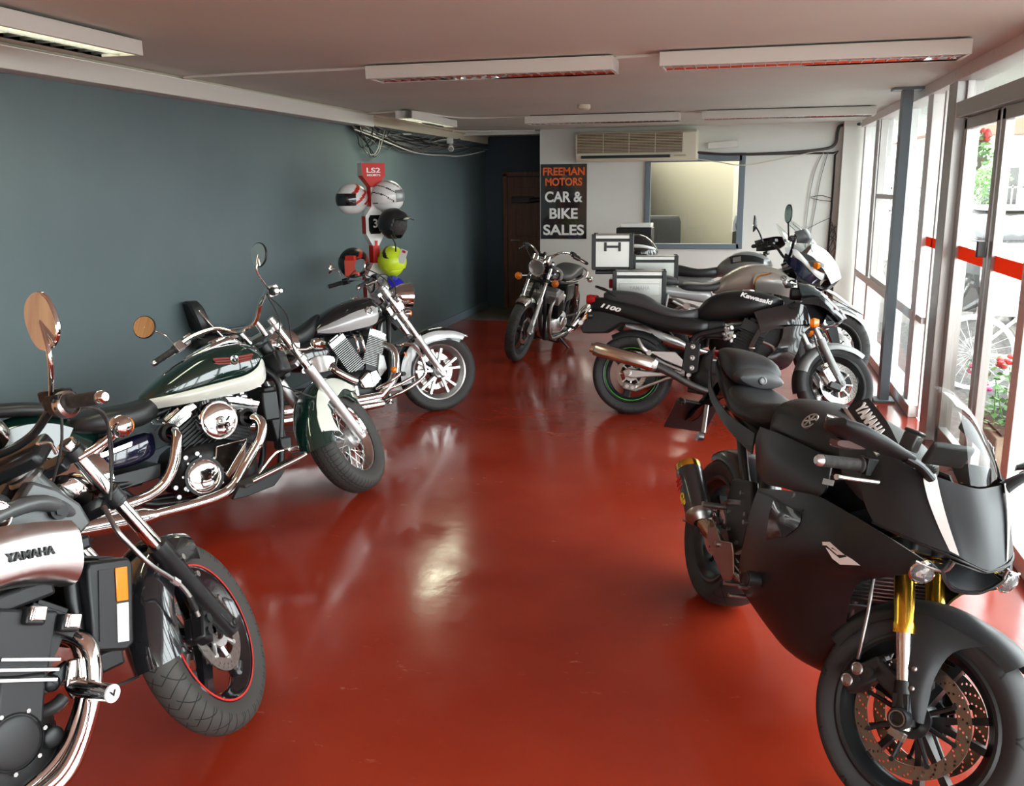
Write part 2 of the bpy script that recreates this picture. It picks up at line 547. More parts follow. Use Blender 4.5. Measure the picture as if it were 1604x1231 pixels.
# double glass door
d = empty('door_2', (XR + .02, 0, 0)); tag(d, kind='structure')
for y0, y1 in ((6.63, 5.76), (5.72, 4.93)):
    w = y0 - y1
    q = MB()
    q.box((0, y0 - .035, 1.08), (.05, .07, 2.14)).box((0, y1 + .035, 1.08), (.05, .07, 2.14)).box((0, (y0 + y1) / 2, 2.12), (.05, w, .07)).box((0, (y0 + y1) / 2, .07), (.05, w, .12))
    lf = q.build('door_leaf', 'frame_alu', d, bevel=.004)
    MB().box((.004, (y0 + y1) / 2, 1.1), (.006, w - .13, 1.96)).build('glass', 'pane', lf)
    MB().box((-.004, (y0 + y1) / 2, 1.31), (.002, w - .13, .085)).build('red_tape', 'tape_red', lf)
MB().box((-.05, 5.78, 1.38), (.05, .04, .09)).build('door_lock', 'dark_steel', d, bevel=.004)
gp = MB()
ys = [y for y, _ in posts]
for y0, y1 in zip(ys, ys[1:]):
    if y0 == 7.34:
        gp.box((XR + .03, 5.75, 2.34), (.006, 1.7, .14)); gp.box((XR + .03, 7.12, 1.25), (.006, .36, 2.3)); continue
    gp.box((XR + .03, (y0 + y1) / 2, 1.25), (.006, y0 - y1 - .1, 2.32))
gp.box((.52, YF - .03, 1.34), (1.7, .006, 1.9))
struct('window_3', gp, 'pane')
tag(MB().box((XR - .004, 7.35, 1.325), (.003, .54, .07)).build('red_tape', 'tape_red'), 'short strip of red safety tape on the side pane before the glass door', 'tape')
fm = MB()
for x in (-.3, .5, 1.3):
    fm.box((x, YF - .05, 1.35), (.08, .1, 1.9))
struct('window_4', fm, 'frame_white')
struct('wall_right_pier', MB().box((1.25, YB - .09, ZC / 2), (.26, .17, ZC)), 'white_wall')
# steel post
cp = MB(); cp.box((1.20, 7.9, ZC / 2), (.075, .12, ZC)); cp.box((1.20, 7.9, .01), (.16, .2, .02)).box((1.20, 7.9, ZC - .01), (.22, .2, .02))
struct('column', cp, 'column_blue', bevel=.003)

# office window frame and pane
fo = MB()
for x0, x1, z0, z1 in ((OX0 - .03, OX0 + .035, OZ0 - .04, OZ1 + .03), (OX1 - .035, OX1 + .04, OZ0 - .04, OZ1 + .08), (OX0, OX1, OZ0 - .045, OZ0 + .02), (OX0 - .01, OX1, OZ1 - .02, OZ1 + .08)):
    fo.box(((x0 + x1) / 2, YB - .01, (z0 + z1) / 2), (x1 - x0, .06, z1 - z0))
struct('window_5', fo, 'frame_blue', bevel=.004)
struct('window_6', MB().box(((OX0 + OX1) / 2, YB + .03, (OZ0 + OZ1) / 2), (OX1 - OX0 - .05, .006, OZ1 - OZ0)), 'pane')
dl = bpy.data.lights.new('office_lamp_light', 'AREA'); dl.energy = 170; dl.size = 2.2; dl.color = (1, .95, .82)
ol = bpy.data.objects.new('office_lamp_light', dl); ol.location = (-.6, YB + 1.2, 2.46); COL.objects.link(ol)

def office_chair(name, x, y, rz, w, label):
    r = empty(name, (x, y, 0)); r.rotation_euler = (0, 0, rz); tag(r, label, 'office chair')
    MB().loft([(-w / 2, .62, 1.28, .02, 3), (-w / 2 + .03, .6, 1.36, .04, 4), (w / 2 - .03, .6, 1.36, .04, 4), (w / 2, .62, 1.28, .02, 3)]).build('backrest', 'plastic', r)
    MB().box((0, -.28, .5), (w, .46, .08)).build('seat', 'plastic', r, bevel=.03)
    MB().cyl((0, -.25, .46), (0, -.25, .1), .03).build('gas_post', 'dark_steel', r)
    q = MB()
    for k in range(5):
        a = k * 2 * PI / 5
        q.tube([(0, -.25, .1), (.3 * math.cos(a), -.25 + .3 * math.sin(a), .06)], [.03, .018], 8).sphere((.3 * math.cos(a), -.25 + .3 * math.sin(a), .03), .03, 8, 6)
    q.build('star_base', 'plastic', r)
office_chair('office_chair', -1.03, YB + 1.0, 0, .46, 'black high-backed office chair seen through the left of the office window')
office_chair('office_chair', .12, YB + 1.0, .5, .5, 'dark chair back at the right edge of the office window')

# ---------------------------------------------------------------- sign
s = empty('shop_sign', (-2.235, YB - .012, 1.565)); tag(s, 'tall black board sign with orange and white lettering on the back wall', 'sign')
MB().box((0, 0, 0), (.60, .012, .945)).build('board', 'black', s)
dm('orange_letter', (.85, .13, .02), .4)
for txt, z, sz, m_, w in (('FREEMAN', .375, .122, 'orange_letter', .545), ('MOTORS', .245, .122, 'orange_letter', .48), ('CAR &', .055, .165, 'white_letter', .49), ('BIKE', -.155, .165, 'white_letter', .37), ('SALES', -.365, .165, 'white_letter', .535)):
    o = text_mesh('lettering', txt, sz, .001, m_, s, bold=sz * .026)
    xs = [v.co.x for v in o.data.vertices]
    k = w / (max(xs) - min(xs))
    o.matrix_local = frame((-(max(xs) + min(xs)) / 2 * k, -.008, z), (1, 0, 0), (0, 0, 1)) @ Matrix.Diagonal((k, 1.1, 1, 1))

# ---------------------------------------------------------------- air conditioner
a = empty('air_conditioner', (-1.31, YB - .001, 2.235)); tag(a, 'long cream split air conditioner high on the back wall', 'air conditioner')
dm('aged_plastic', (.72, .69, .56), .45); dm('aged_grille', (.46, .42, .31), .6)
prof = [(0, -.165), (0, .185), (-.16, .185), (-.215, .15), (-.225, .02), (-.21, -.07), (-.16, -.165)]
q = MB(); q.rings([[(x, p[0], p[1]) for p in prof] for x in (-.745, .745)]); q.build('housing', 'aged_plastic', a, bevel=.01)
q = MB()
for k in range(13):
    q.box((-.07, -.228 + (.004 if k > 10 else 0), -.075 + k * .018), (1.28, .012, .008))
q.box((-.07, -.221, .035), (1.29, .01, .235), mi=1)
for x in (-.39, -.07, .25):
    q.box((x, -.232, .035), (.012, .012, .235), mi=0)
q.build('front_grille', ['aged_grille', 'wood'], a)
MB().box((-.12, -.196, -.125), (1.1, .03, .035)).build('air_outlet', 'satin_black', a)
MB().box((-.12, -.215, -.128), (1.08, .012, .006)).build('louvre', 'dark_teal', a)
MB().box((.55, -.2, -.12), (.14, .02, .02)).build('badge', 'aged_grille', a)
MB().box((0, -.03, 0), (1.52, .05, .36)).build('end_caps', 'aged_plastic', a, bevel=.01)
MB2 = MB(); MB2.box((-.255, YB - .05, 2.235), (.36, .07, .075), Matrix.Rotation(-.06, 3, 'Y'))
tag(MB2.build('trunking_cover', 'trim_white', bevel=.004), 'loose white trunking cover tilted beside the air conditioner', 'trunking')

def cable(name, pts, r, m_, label, cat='cable', group=None, res=6):
    o = MB().tube(pts, r, 8, res=res).build(name, m_)
    tag(o, label, cat, group)
    return o
cable('conduit_pipe', [(-.56, YB - .04, 2.15), (-.2, YB - .03, 2.12), (.4, YB - .03, 2.125), (.9, YB - .03, 2.16), (1.04, YB - .03, 2.22), (1.06, YB - .03, 2.36), (1.10, YB - .03, 2.43), (1.3, YB - .19, 2.43)], .018, 'dark_steel', 'dark insulated pipe run curving up to the ceiling right of the air conditioner', 'pipe')
cable('black_cable', [(-.5, YB - .02, 2.11), (.3, YB - .02, 2.115), (1.03, YB - .02, 2.115), (1.05, YB - .02, 2.09), (1.05, YB - .02, 1.5), (1.04, YB - .02, .9), (1.04, YB - .02, .2)], .011, 'plastic', 'straight black cable running down the corner of the back wall', res=2)
cable('loose_cable', [(-.56, YB - .05, 2.07), (-.3, YB - .06, 2.03), (0, YB - .05, 1.99), (.45, YB - .03, 2.06), (.8, YB - .03, 2.13), (.92, YB - .03, 2.14)], .006, 'cream_trim', 'thin pale cable sagging in front of the office window head')
for i, (pts) in enumerate(([(.92, YB - .03, 2.13), (.83, YB - .03, 1.9), (.78, YB - .03, 1.5), (.77, YB - .03, 1.1), (.8, YB - .03, .7)], [(.97, YB - .03, 2.13), (.90, YB - .03, 1.8), (.86, YB - .03, 1.45), (.80, YB - .03, 1.0)])):
    cable('loose_cable', pts, .005, 'grey_paint', ('thin grey cable looping down the white wall, the farther from the corner', 'thin grey cable looping down the white wall, the nearer to the corner')[i])
cable('loose_cable', [(1.06, YB - .03, 1.58), (.93, YB - .04, 1.62), (.80, YB - .05, 1.60), (.90, YB - .04, 1.57), (1.05, YB - .04, 1.55)], .004, 'plastic', 'small black cable loop beside the vertical cable in the corner')
cable('loose_cable', [(1.05, YB - .03, 1.36), (.92, YB - .04, 1.30), (.74, YB - .04, 1.2)], .003, 'plastic', 'thin dark wire slanting from the vertical cable to the left')
tg = MB(); rnw = random.Random(8)
for k in range(6):
    pts = [(1.08 + rnw.uniform(-.045, .045), YB - .10 + rnw.uniform(-.02, .02), 1.32 - j * .11 - rnw.uniform(0, .07)) for j in range(9)]
    tg.tube(pts, .004, 6, res=4)
tag(tg.build('tangled_wires', 'plastic'), 'tangle of thin black wires hanging down the corner by the windows', 'wires', kind='stuff')

# cables tucked under the left beam
cb = MB()
rnd = random.Random(3)
for k in range(26):
    y0 = 8.35 + rnd.random() * .5; y1 = y0 + 1.0 + rnd.random() * 3.6
    n = 8; z0 = 2.31 + rnd.random() * .05
    sag = .03 + rnd.random() * .16
    pts = [(XL + .03 + rnd.random() * .06, y0 + (y1 - y0) * j / n, z0 - sag * math.sin(PI * min(1, j / n * rnd.uniform(.9, 1.1))) + rnd.uniform(-.015, .015)) for j in range(n + 1)]
    cb.tube(pts, rnd.choice((.004, .005, .007)), 6, res=3, mi=rnd.choice((0, 0, 0, 1, 1, 2)))
for k in range(9):
    y0 = 8.35 + rnd.random() * .25; dz = .12 + rnd.random() * .16; w_ = .35 + rnd.random() * .35
    pts = [(XL + .05 + rnd.random() * .05, y0 + w_ * j / 6, 2.33 - dz * math.sin(PI * j / 6)) for j in range(7)]
    cb.tube(pts, .005, 6, res=4, mi=rnd.choice((0, 0, 1)))
tag(cb.build('cable_bundle', ['plastic', 'grey_paint', 'trim_white']), 'messy bundle of black, grey and white cables hanging under the white beam', 'cables', kind='stuff')
c = empty('security_camera', (XL + .12, 11.2, 2.27)); tag(c, 'small white security camera hanging among the cables high on the left', 'camera')
MB().box((0, 0, .05), (.07, .07, .07)).build('bracket', 'white', c, bevel=.01)
MB().cyl((0, .02, -.02), (.05, -.12, -.05), .035).build('camera_body', 'white', c, bevel=.004)
MB().cyl((.05, -.12, -.05), (.052, -.126, -.051), .025).build('camera_lens', 'black', c)

# ---------------------------------------------------------------- ceiling lights
def louvre_light(x0, x1, y0, y1, label, z0=2.385, z1=2.46):
    r = empty('ceiling_light', ((x0 + x1) / 2, (y0 + y1) / 2, z0)); tag(r, label, 'ceiling light', 'unlit louvred ceiling lights')
    w, d, h = x1 - x0, y1 - y0, z1 - z0
    q = MB(); q.box((0, -d / 2 + .01, h / 2), (w, .02, h)).box((0, d / 2 - .01, h / 2), (w, .02, h)).box((-w / 2 + .01, 0, h / 2), (.02, d - .04, h)).box((w / 2 - .01, 0, h / 2), (.02, d - .04, h)).box((0, 0, h - .005), (w - .04, d - .04, .01))
    q.build('housing', 'trim_white', r, bevel=.003)
    MB().box((0, 0, h + .007), (w - .1, d * .6, .014)).build('mounting_plate', 'dark_steel', r)
    q = MB()
    q.patch([[(-w / 2 + .02, s_ * (d / 2 - .02), .008), (w / 2 - .02, s_ * (d / 2 - .02), .008)] for s_ in (1, 1)][:1] + [[(-w / 2 + .02, d / 2 - .05, .045), (w / 2 - .02, d / 2 - .05, .045)], [(-w / 2 + .02, 0, .058), (w / 2 - .02, 0, .058)], [(-w / 2 + .02, -d / 2 + .05, .045), (w / 2 - .02, -d / 2 + .05, .045)], [(-w / 2 + .02, -d / 2 + .02, .008), (w / 2 - .02, -d / 2 + .02, .008)]], .002)
    q.build('reflector', 'chrome', r)
    q = MB()
    n = max(4, int(w / .062))
    for k in range(1, n):
        q.box((-w / 2 + w * k / n, 0, .022), (.003, d - .04, .036))
    q.box((0, 0, .02), (w - .04, .004, .03))
    q.build('louvre', 'satin', r)
    q = MB()
    for s_ in (-1, 1):
        q.cyl((-w / 2 + .04, s_ * d * .2, .04), (w / 2 - .04, s_ * d * .2, .04), .0125)
    q.build('tube_lamp', 'trim_white', r)
    return r
louvre_light(-2.20, -.73, 5.33, 5.60, 'long white ceiling light, unlit, nearest one left of centre')
louvre_light(-.47, 1.09, 5.28, 5.56, 'longest-looking white ceiling light at the upper right, by the glass door')
louvre_light(-2.20, -.64, 9.50, 9.76, 'white ceiling light farther back, just before the air conditioner')
louvre_light(-.42, 1.18, 9.46, 9.72, 'white ceiling light at the far right by the back corner')
dm('lit', (1, 1, .9), .5, emit=(1, 1, .80), es=3.2)
dm('lit_diffuser', (1, 1, .85), .5, emit=(.95, 1, .68), es=1.3)
def tube_light(x, y0, y1, w, label, z0=2.385, z1=2.455, es=0):
    r = empty('tube_light', (x, (y0 + y1) / 2, z0)); tag(r, label, 'ceiling light')
    L, h = y1 - y0, z1 - z0
    q = MB(); q.box((-w / 2 + .01, 0, h / 2), (.02, L, h)).box((w / 2 - .01, 0, h / 2), (.02, L, h)).box((0, -L / 2 + .01, h / 2), (w - .04, .02, h)).box((0, L / 2 - .01, h / 2), (w - .04, .02, h)).box((0, 0, h - .006), (w - .04, L - .04, .012))
    q.build('housing', 'trim_white', r, bevel=.003)
    q = MB()
    for s_ in (-1, 1):
        q.cyl((s_ * w * .2, -L / 2 + .03, .035), (s_ * w * .2, L / 2 - .03, .035), .016)
    q.build('lit_tube', 'lit', r)
    MB().box((0, 0, .052), (w - .045, L - .05, .004)).build('diffuser', 'lit_diffuser', r)
    q = MB()
    n = int(L / .09)
    for k in range(1, n):
        q.box((0, -L / 2 + L * k / n, .018), (w - .04, .003, .03))
    q.box((0, 0, .018), (.004, L - .04, .03))
    q.build('louvre', 'satin', r)
    d_ = bpy.data.lights.new('tube_glow', 'AREA'); d_.shape = 'RECTANGLE'; d_.size = w - .05; d_.size_y = L; d_.energy = es; d_.color = (.93, 1, .72)
    o = bpy.data.objects.new('tube_glow', d_); o.location = (0, 0, -.004); COL.objects.link(o); o.parent = r
tube_light(-2.95, 2.55, 4.10, .24, 'lit fluorescent light at the top left above the left-hand motorcycles', es=9)
tube_light(-3.08, 8.35, 9.75, .17, 'smaller lit fluorescent light by the cables near the left wall', es=9)
s = MB().lathe((-1.42, 8.5, ZC), (0, 0, -1), [(0, 0), (0, .06), (.03, .06), (.045, .045), (.05, 0)], 24)
tag(s.build('smoke_detector', 'cream_trim'), 'small yellowed smoke detector on the ceiling in the middle', 'smoke detector')
for i, (pts, lb) in enumerate((
    ([(XL + .12, 5.55, 2.46), (XL + .2, 5.5, 2.462), (-2.8, 5.46, 2.462), (-2.2, 5.46, 2.462)], 'thin white conduit running from the left beam to the nearest centre light'),
    ([(-.73, 5.45, 2.462), (-.47, 5.42, 2.462)], 'short white conduit between the two nearest louvred ceiling lights'),
    ([(XL + .12, 8.6, 2.46), (-3.3, 8.55, 2.462), (-3.05, 8.6, 2.462), (-2.9, 9.5, 2.462), (-2.2, 9.6, 2.462)], 'white conduit linking the small lit light to the light before the air conditioner'),
    ([(-.64, 9.62, 2.462), (-.42, 9.6, 2.462)], 'short white conduit between the two farthest ceiling lights'),
    ([(XL + .12, 11.3, 2.44), (-3.2, 11.6, 2.45), (-2.6, 11.8, 2.455)], 'white conduit near the corridor ceiling')
    )):
    cable('ceiling_conduit', pts, .009, 'trim_white', lb, 'conduit', res=3)

# ---------------------------------------------------------------- outside
dm('gravel', (.30, .27, .25), .9); nz(M['gravel'], 30, 6, (.035, .033, .031), (.13, .12, .112), .35, .65)
struct('ground', MB().box((21.6, 10, -.1), (40, 60, .1)), 'gravel')
struct('pavement', MB().box((2.3, 2.0, -.035), (1.7, 9.6, .06)), dm('pavement_red', (.2, .1, .08), .6)); nz(M['pavement_red'], 3, 6, (.16, .075, .06), (.34, .29, .26), .4, .7)
# ================================================================ motorcycles: shared builders
def tread_mat(name, n, k, width, r_in, r_out, col=(.032, .031, .030), zig=0.):
    """rubber with grooves laid out round the wheel (object space: axle = Y)"""
    m = dm(name, col, .68)
    t = m.node_tree; b = t.nodes['Principled BSDF']
    N = lambda ty, **kw: _set(t.nodes.new(ty), kw)
    def _set(nd, kw):
        for a, v in kw.items():
            setattr(nd, a, v)
        return nd
    tc = N('ShaderNodeTexCoord'); sp = N('ShaderNodeSeparateXYZ'); t.links.new(tc.outputs['Object'], sp.inputs[0])
    def mth(op, a, b_=None, c=None):
        nd = N('ShaderNodeMath', operation=op)
        for i, q in enumerate((a, b_, c)):
            if q is None: continue
            if isinstance(q, (int, float)): nd.inputs[i].default_value = q
            else: t.links.new(q, nd.inputs[i])
        return nd.outputs[0]
    x, y, z = sp.outputs
    ang = mth('DIVIDE', mth('ARCTAN2', z, x), 2 * PI)
    rad = mth('SQRT', mth('ADD', mth('MULTIPLY', x, x), mth('MULTIPLY', z, z)))
    ay = mth('ABSOLUTE', y)
    u = mth('MULTIPLY', ang, n)
    if zig:
        tri = mth('PINGPONG', mth('MULTIPLY', u, 2.), .5)
        lines = mth('LESS_THAN', mth('ABSOLUTE', mth('SUBTRACT', mth('ADD', ay, mth('MULTIPLY', tri, zig)), .022)), .0022)
        lines2 = mth('LESS_THAN', mth('ABSOLUTE', mth('SUBTRACT', mth('ADD', ay, mth('MULTIPLY', tri, zig)), .042)), .002)
        lines = mth('MAXIMUM', lines, lines2)
        cr = mth('LESS_THAN', mth('FRACT', mth('MULTIPLY', u, 2.)), .12)
        cr = mth('MULTIPLY', cr, mth('GREATER_THAN', ay, .026))
    else:
        lines = mth('LESS_THAN', mth('FRACT', mth('ADD', u, mth('MULTIPLY', ay, k))), width)
        cr = mth('MULTIPLY', mth('LESS_THAN', mth('FRACT', mth('SUBTRACT', mth('MULTIPLY', u, .5), mth('MULTIPLY', ay, k * .8))), width * .6), mth('GREATER_THAN', ay, .012))
    g = mth('MAXIMUM', lines, cr)
    g = mth('MULTIPLY', g, mth('GREATER_THAN', rad, r_in))
    mix_into(m, g, (.004, .004, .004))
    bp = N('ShaderNodeBump', invert=True); bp.inputs['Strength'].default_value = .8; bp.inputs['Distance'].default_value = .004
    t.links.new(g, bp.inputs['Height']); t.links.new(bp.outputs[0], b.inputs['Normal'])
    return name

def drilled_mat(name, src, n, rows, hole=.0032):
    """brake disc metal, pierced by rings of small holes (object space: axle = Y)"""
    m = M[src].copy(); M[name] = m
    t = m.node_tree; b = t.nodes['Principled BSDF']
    def mth(op, a, b_=None):
        nd = t.nodes.new('ShaderNodeMath'); nd.operation = op
        for i, q in enumerate((a, b_)):
            if q is None: continue
            if isinstance(q, (int, float)): nd.inputs[i].default_value = q
            else: t.links.new(q, nd.inputs[i])
        return nd.outputs[0]
    tc = t.nodes.new('ShaderNodeTexCoord'); sp = t.nodes.new('ShaderNodeSeparateXYZ'); t.links.new(tc.outputs['Object'], sp.inputs[0])
    x, y, z = sp.outputs
    ang = mth('DIVIDE', mth('ARCTAN2', z, x), 2 * PI)
    rad = mth('SQRT', mth('ADD', mth('MULTIPLY', x, x), mth('MULTIPLY', z, z)))
    tot = None
    for i, rr in enumerate(rows):
        fr_ = mth('SUBTRACT', mth('FRACT', mth('ADD', mth('MULTIPLY', ang, n), i / len(rows))), .5)
        dx = mth('MULTIPLY', fr_, 2 * PI * rr / n)
        dy = mth('SUBTRACT', rad, rr)
        q = mth('LESS_THAN', mth('ADD', mth('MULTIPLY', dx, dx), mth('MULTIPLY', dy, dy)), hole * hole)
        tot = q if tot is None else mth('MAXIMUM', tot, q)
    t.links.new(mth('SUBTRACT', 1., tot), b.inputs['Alpha'])
    return name

tread_mat('tread_street', 34, 9, .10, .29, .33)
tread_mat('tread_lattice', 44, 16, .10, .28, .33, (.045, .042, .038))
tread_mat('tread_zigzag', 30, 9, .1, .285, .33, (.042, .040, .037), zig=.012)
tread_mat('tread_sport', 11, 6, .04, .265, .32, (.026, .026, .027))
drilled_mat('disc_drilled', 'disc', 30, (.118, .130, .142))
drilled_mat('disc_bronze_drilled', 'bronze_disc', 26, (.129, .138, .148, .154), .0035)
drilled_mat('disc_white_drilled', 'disc', 32, (.122, .132, .142))

class Moto:
    def __init__(s, name, q, wb, rf, rr, rake, trail, label, cat='motorcycle'):
        X, Y, a, l, st = q
        s.wb, s.rf, s.rr, s.rake, s.trail, s.st = wb, rf, rr, rake, trail, st
        s.root = empty(name, mw=Matrix.Translation((X, Y, 0)) @ Matrix.Rotation(a, 4, 'Z') @ Matrix.Rotation(-l, 4, 'X'))
        tag(s.root, label, cat)
        k = Vector((-math.sin(rake), 0, math.cos(rake)))
        O = Vector((wb + trail, 0, 0))
        s.FM = Matrix.Translation(O) @ Matrix.Rotation(st, 4, k) @ Matrix.Translation(-O)
        s.F = lambda p: s.FM @ Vector(p)
    def mb(s, F=0):
        return MB(s.F if F else None)
    def fork(s, L, y, dx=0.):
        return Vector((s.wb - math.sin(s.rake) * L + dx * math.cos(s.rake), y, s.rf + math.cos(s.rake) * L + dx * math.sin(s.rake)))
    def part(s, mb, name, m, parent=None, **k):
        return mb.build(name, m, parent or s.root, **k)

    def wheel(s, front, R_, tw, rim_r, style='cast', spokes=5, rim_m='satin_black', tread='tread_street', disc_r=.15, disc_y=.065, disc_m='disc_drilled', discs=(-1, 1), line=None, hub=.045, lip=None, sw=.035, rimw=None, disc_in=.6, carrier='satin_black', sprocket=False):
        o = MB()
        w = tw * (rimw or .78)
        rr = rim_r
        prof = [(-w / 2, rr + .004), (-w / 2 - .004, rr - .004), (-w / 2, rr - .014), (-w / 2 + .016, rr - .022), (-w / 2 + .03, rr - .038), (0, rr - .044), (w / 2 - .03, rr - .038), (w / 2 - .016, rr - .022), (w / 2, rr - .014), (w / 2 + .004, rr - .004), (w / 2, rr + .004), (w / 2 - .012, rr - .006), (0, rr - .03), (-w / 2 + .012, rr - .006)]
        o.lathe((0, 0, 0), (0, 1, 0), prof, 64, closed=True)
        C = s.FM @ Matrix.Translation((s.wb, 0, s.rf)) if front else Matrix.Translation((0, 0, s.rr))
        ri = rr - .036
        if style == 'cast':
            for k in range(spokes):
                a = 2 * PI * k / spokes + .3
                d = Vector((math.cos(a), 0, math.sin(a))); e = Vector((-math.sin(a), 0, math.cos(a)))
                rg = []
                for r_, ww, hh in ((hub * .6, sw * 1.25, .028), (ri * .5, sw, .020), (ri * .85, sw * .9, .018), (ri + .004, sw * 1.3, .022)):
                    rg.append([d * r_ + e * ww / 2 * x + Vector((0, y * hh, 0)) for x, y in ((-1, -.6), (-.7, -1), (.7, -1), (1, -.6), (1, .6), (.7, 1), (-.7, 1), (-1, .6))])
                o.rings(rg)
        elif style == 'double':
            for k in range(spokes):
                for dd in (-.11, .11):
                    a = 2 * PI * k / spokes + .3; a2 = a + dd
                    p0 = Vector((math.cos(a), 0, math.sin(a))) * hub * .8; p1 = Vector((math.cos(a2 * 1.0 + dd), 0, math.sin(a2 + dd))) * (ri + .004)
                    e = (p1 - p0).normalized().cross(Vector((0, 1, 0)))
                    rg = [[p + e * ww / 2 * x + Vector((0, y * hh, 0)) for x, y in ((-1, -1), (1, -1), (1, 1), (-1, 1))] for p, ww, hh in ((p0, sw, .026), ((p0 + p1) / 2, sw * .7, .016), (p1, sw * .9, .018))]
                    o.rings(rg)
        o.lathe((0, 0, 0), (0, 1, 0), [(-.05, .012), (-.05, hub * .8), (-.03, hub), (.03, hub), (.05, hub * .8), (.05, .012)], 28)
        nm = 'front_wheel' if front else 'rear_wheel'
        wo_ = o.build(nm, rim_m, s.root, bevel=0)
        wo_.matrix_local = C
        if style == 'wire':
            o = MB()
            for k in range(40):
                a = 2 * PI * k / 40; side = 1 if k % 2 else -1; off = .55 if (k // 2) % 2 else -.55
                p0 = Vector((math.cos(a + off) * hub, side * .032, math.sin(a + off) * hub)); p1 = Vector((math.cos(a) * ri, side * .006, math.sin(a) * ri))
                o.tube([p0, p1], .0017, 5)
            o.build('wire_spokes', 'satin', wo_)
        # tyre
        h = R_ - rr
        o = MB()
        P = []
        for k in range(21):
            u = -1 + 2 * k / 20
            a = u * PI * .72
            yy = math.sin(a) * tw / 2
            if abs(a) > PI / 2:
                zz = rr + h * .52 * (1 - (abs(a) - PI / 2) / (PI * .22)) + .002
                yy = math.copysign(tw / 2 * (1 - .22 * ((abs(a) - PI / 2) / (PI * .22)) ** 1.5), a)
            else:
                zz = rr + h * .52 + h * .48 * math.cos(a) ** .9
            P.append((yy, zz))
        P = P + [(tw * .36, rr - .004), (-tw * .36, rr - .004)]
        o.lathe((0, 0, 0), (0, 1, 0), P, 72, closed=True)
        ty = o.build('tyre', tread, wo_)
        if line:
            for sd in (-1, 1):
                MB().lathe((0, 0, 0), (0, 1, 0), [(sd * (w / 2 + .005), rr - .004), (sd * (w / 2 + .0065), rr - .004), (sd * (w / 2 + .0065), rr - .010), (sd * (w / 2 + .005), rr - .010)], 64, closed=True).build('rim_stripe', line, wo_)
        for sd in discs:
            y = sd * disc_y
            d_ = MB().lathe((0, 0, 0), (0, 1, 0), [(y - .0025, disc_r * disc_in + .012), (y - .0025, disc_r), (y + .0025, disc_r), (y + .0025, disc_r * disc_in + .012)], 56, closed=True).build('brake_disc', disc_m, wo_)
            o = MB()
            for k in range(8):
                a = 2 * PI * k / 8
                d = Vector((math.cos(a), 0, math.sin(a)))
                e = Vector((-math.sin(a + .35), 0, math.cos(a + .35)))
                o.tube([d * hub + V(0, y - sd * .008, 0), d * (disc_r * disc_in + .016) + e * .0 + V(0, y, 0)], [.008, .006], 8)
                q = d * (disc_r * disc_in + .014)
                o.cyl(q + V(0, y - .006, 0), q + V(0, y + .006, 0), .0075, n=12)
            o.lathe((0, 0, 0), (0, 1, 0), [(y - .006, hub * .7), (y - .006, hub + .01), (y + .004, hub + .01), (y + .004, hub * .7)], 28, closed=True)
            o.build('disc_carrier', carrier, wo_)
        if sprocket:
            o = MB().lathe((0, 0, 0), (0, 1, 0), [(.07, .05), (.07, .10), (.076, .10), (.076, .05)], 40, closed=True)
            o.build('sprocket', 'steel', wo_)
        return wo_

    def forks(s, y, L, top_m='chrome', low_m='alu', split=.45, rt=.020, rl=.027, usd=False, dx=0., clamps=(.62, .8), clamp_m='alu', name='fork_leg', lug=True, mid=None, low_to=-.03):
        for sd in (-1, 1):
            o = s.mb(1)
            a, b_, c = s.fork(low_to, sd * y, dx), s.fork(split, sd * y, dx), s.fork(L, sd * y, dx)
            if usd:
                g = o.tube([b_ - (c - b_) * .02, b_, b_ + (c - b_) * .04, b_ + (c - b_) * .05, c], [rl + .003, rl + .003, rl + .003, rl, rl], 20)
            else:
                o.tube([a, s.fork(.02, sd * y, dx), s.fork(split - .05, sd * y, dx), s.fork(split - .04, sd * y, dx), b_], [rl * .9, rl, rl, rl + .003, rl + .003], 20)
            fk = s.part(o, name, top_m if usd else low_m)
            o = s.mb(1)
            o.tube([a if usd else b_, b_ if usd else c], rt, 20)
            o.build('stanchion', ('chrome' if usd else top_m), fk)
            o = s.mb(1)
            o.cyl(c, s.fork(L + .018, sd * y, dx), rt * .9 if not usd else rl * .9, n=20)
            o.build('fork_cap', clamp_m, fk, bevel=.002)
            if lug:
                o = s.mb(1)
                o.cyl((s.wb, sd * (y - .03), s.rf), (s.wb, sd * (y + .028), s.rf), .022, n=20)
                o.cyl((s.wb, sd * (y + .028), s.rf), (s.wb, sd * (y + .034), s.rf), .014, n=6)
                o.box(s.fork(.03, sd * y, dx * .5), (.045, .05, .07), Matrix.Rotation(-s.rake, 3, 'Y'))
                o.build('axle_clamp', 'satin_black' if usd else low_m, fk, bevel=.004)
        for L_ in clamps:
            o = s.mb(1)
            c = s.fork(L_, 0, dx - .03)
            rm = Matrix.Rotation(-s.rake, 3, 'Y')
            o.box(c, (.07, 2 * y - .02, .03), rm)
            for sd in (-1, 1):
                o.cyl(s.fork(L_ - .018, sd * y, dx), s.fork(L_ + .018, sd * y, dx), (rl if usd else rt) + .010, n=24)
            s.part(o, 'fork_clamp', clamp_m, bevel=.004)

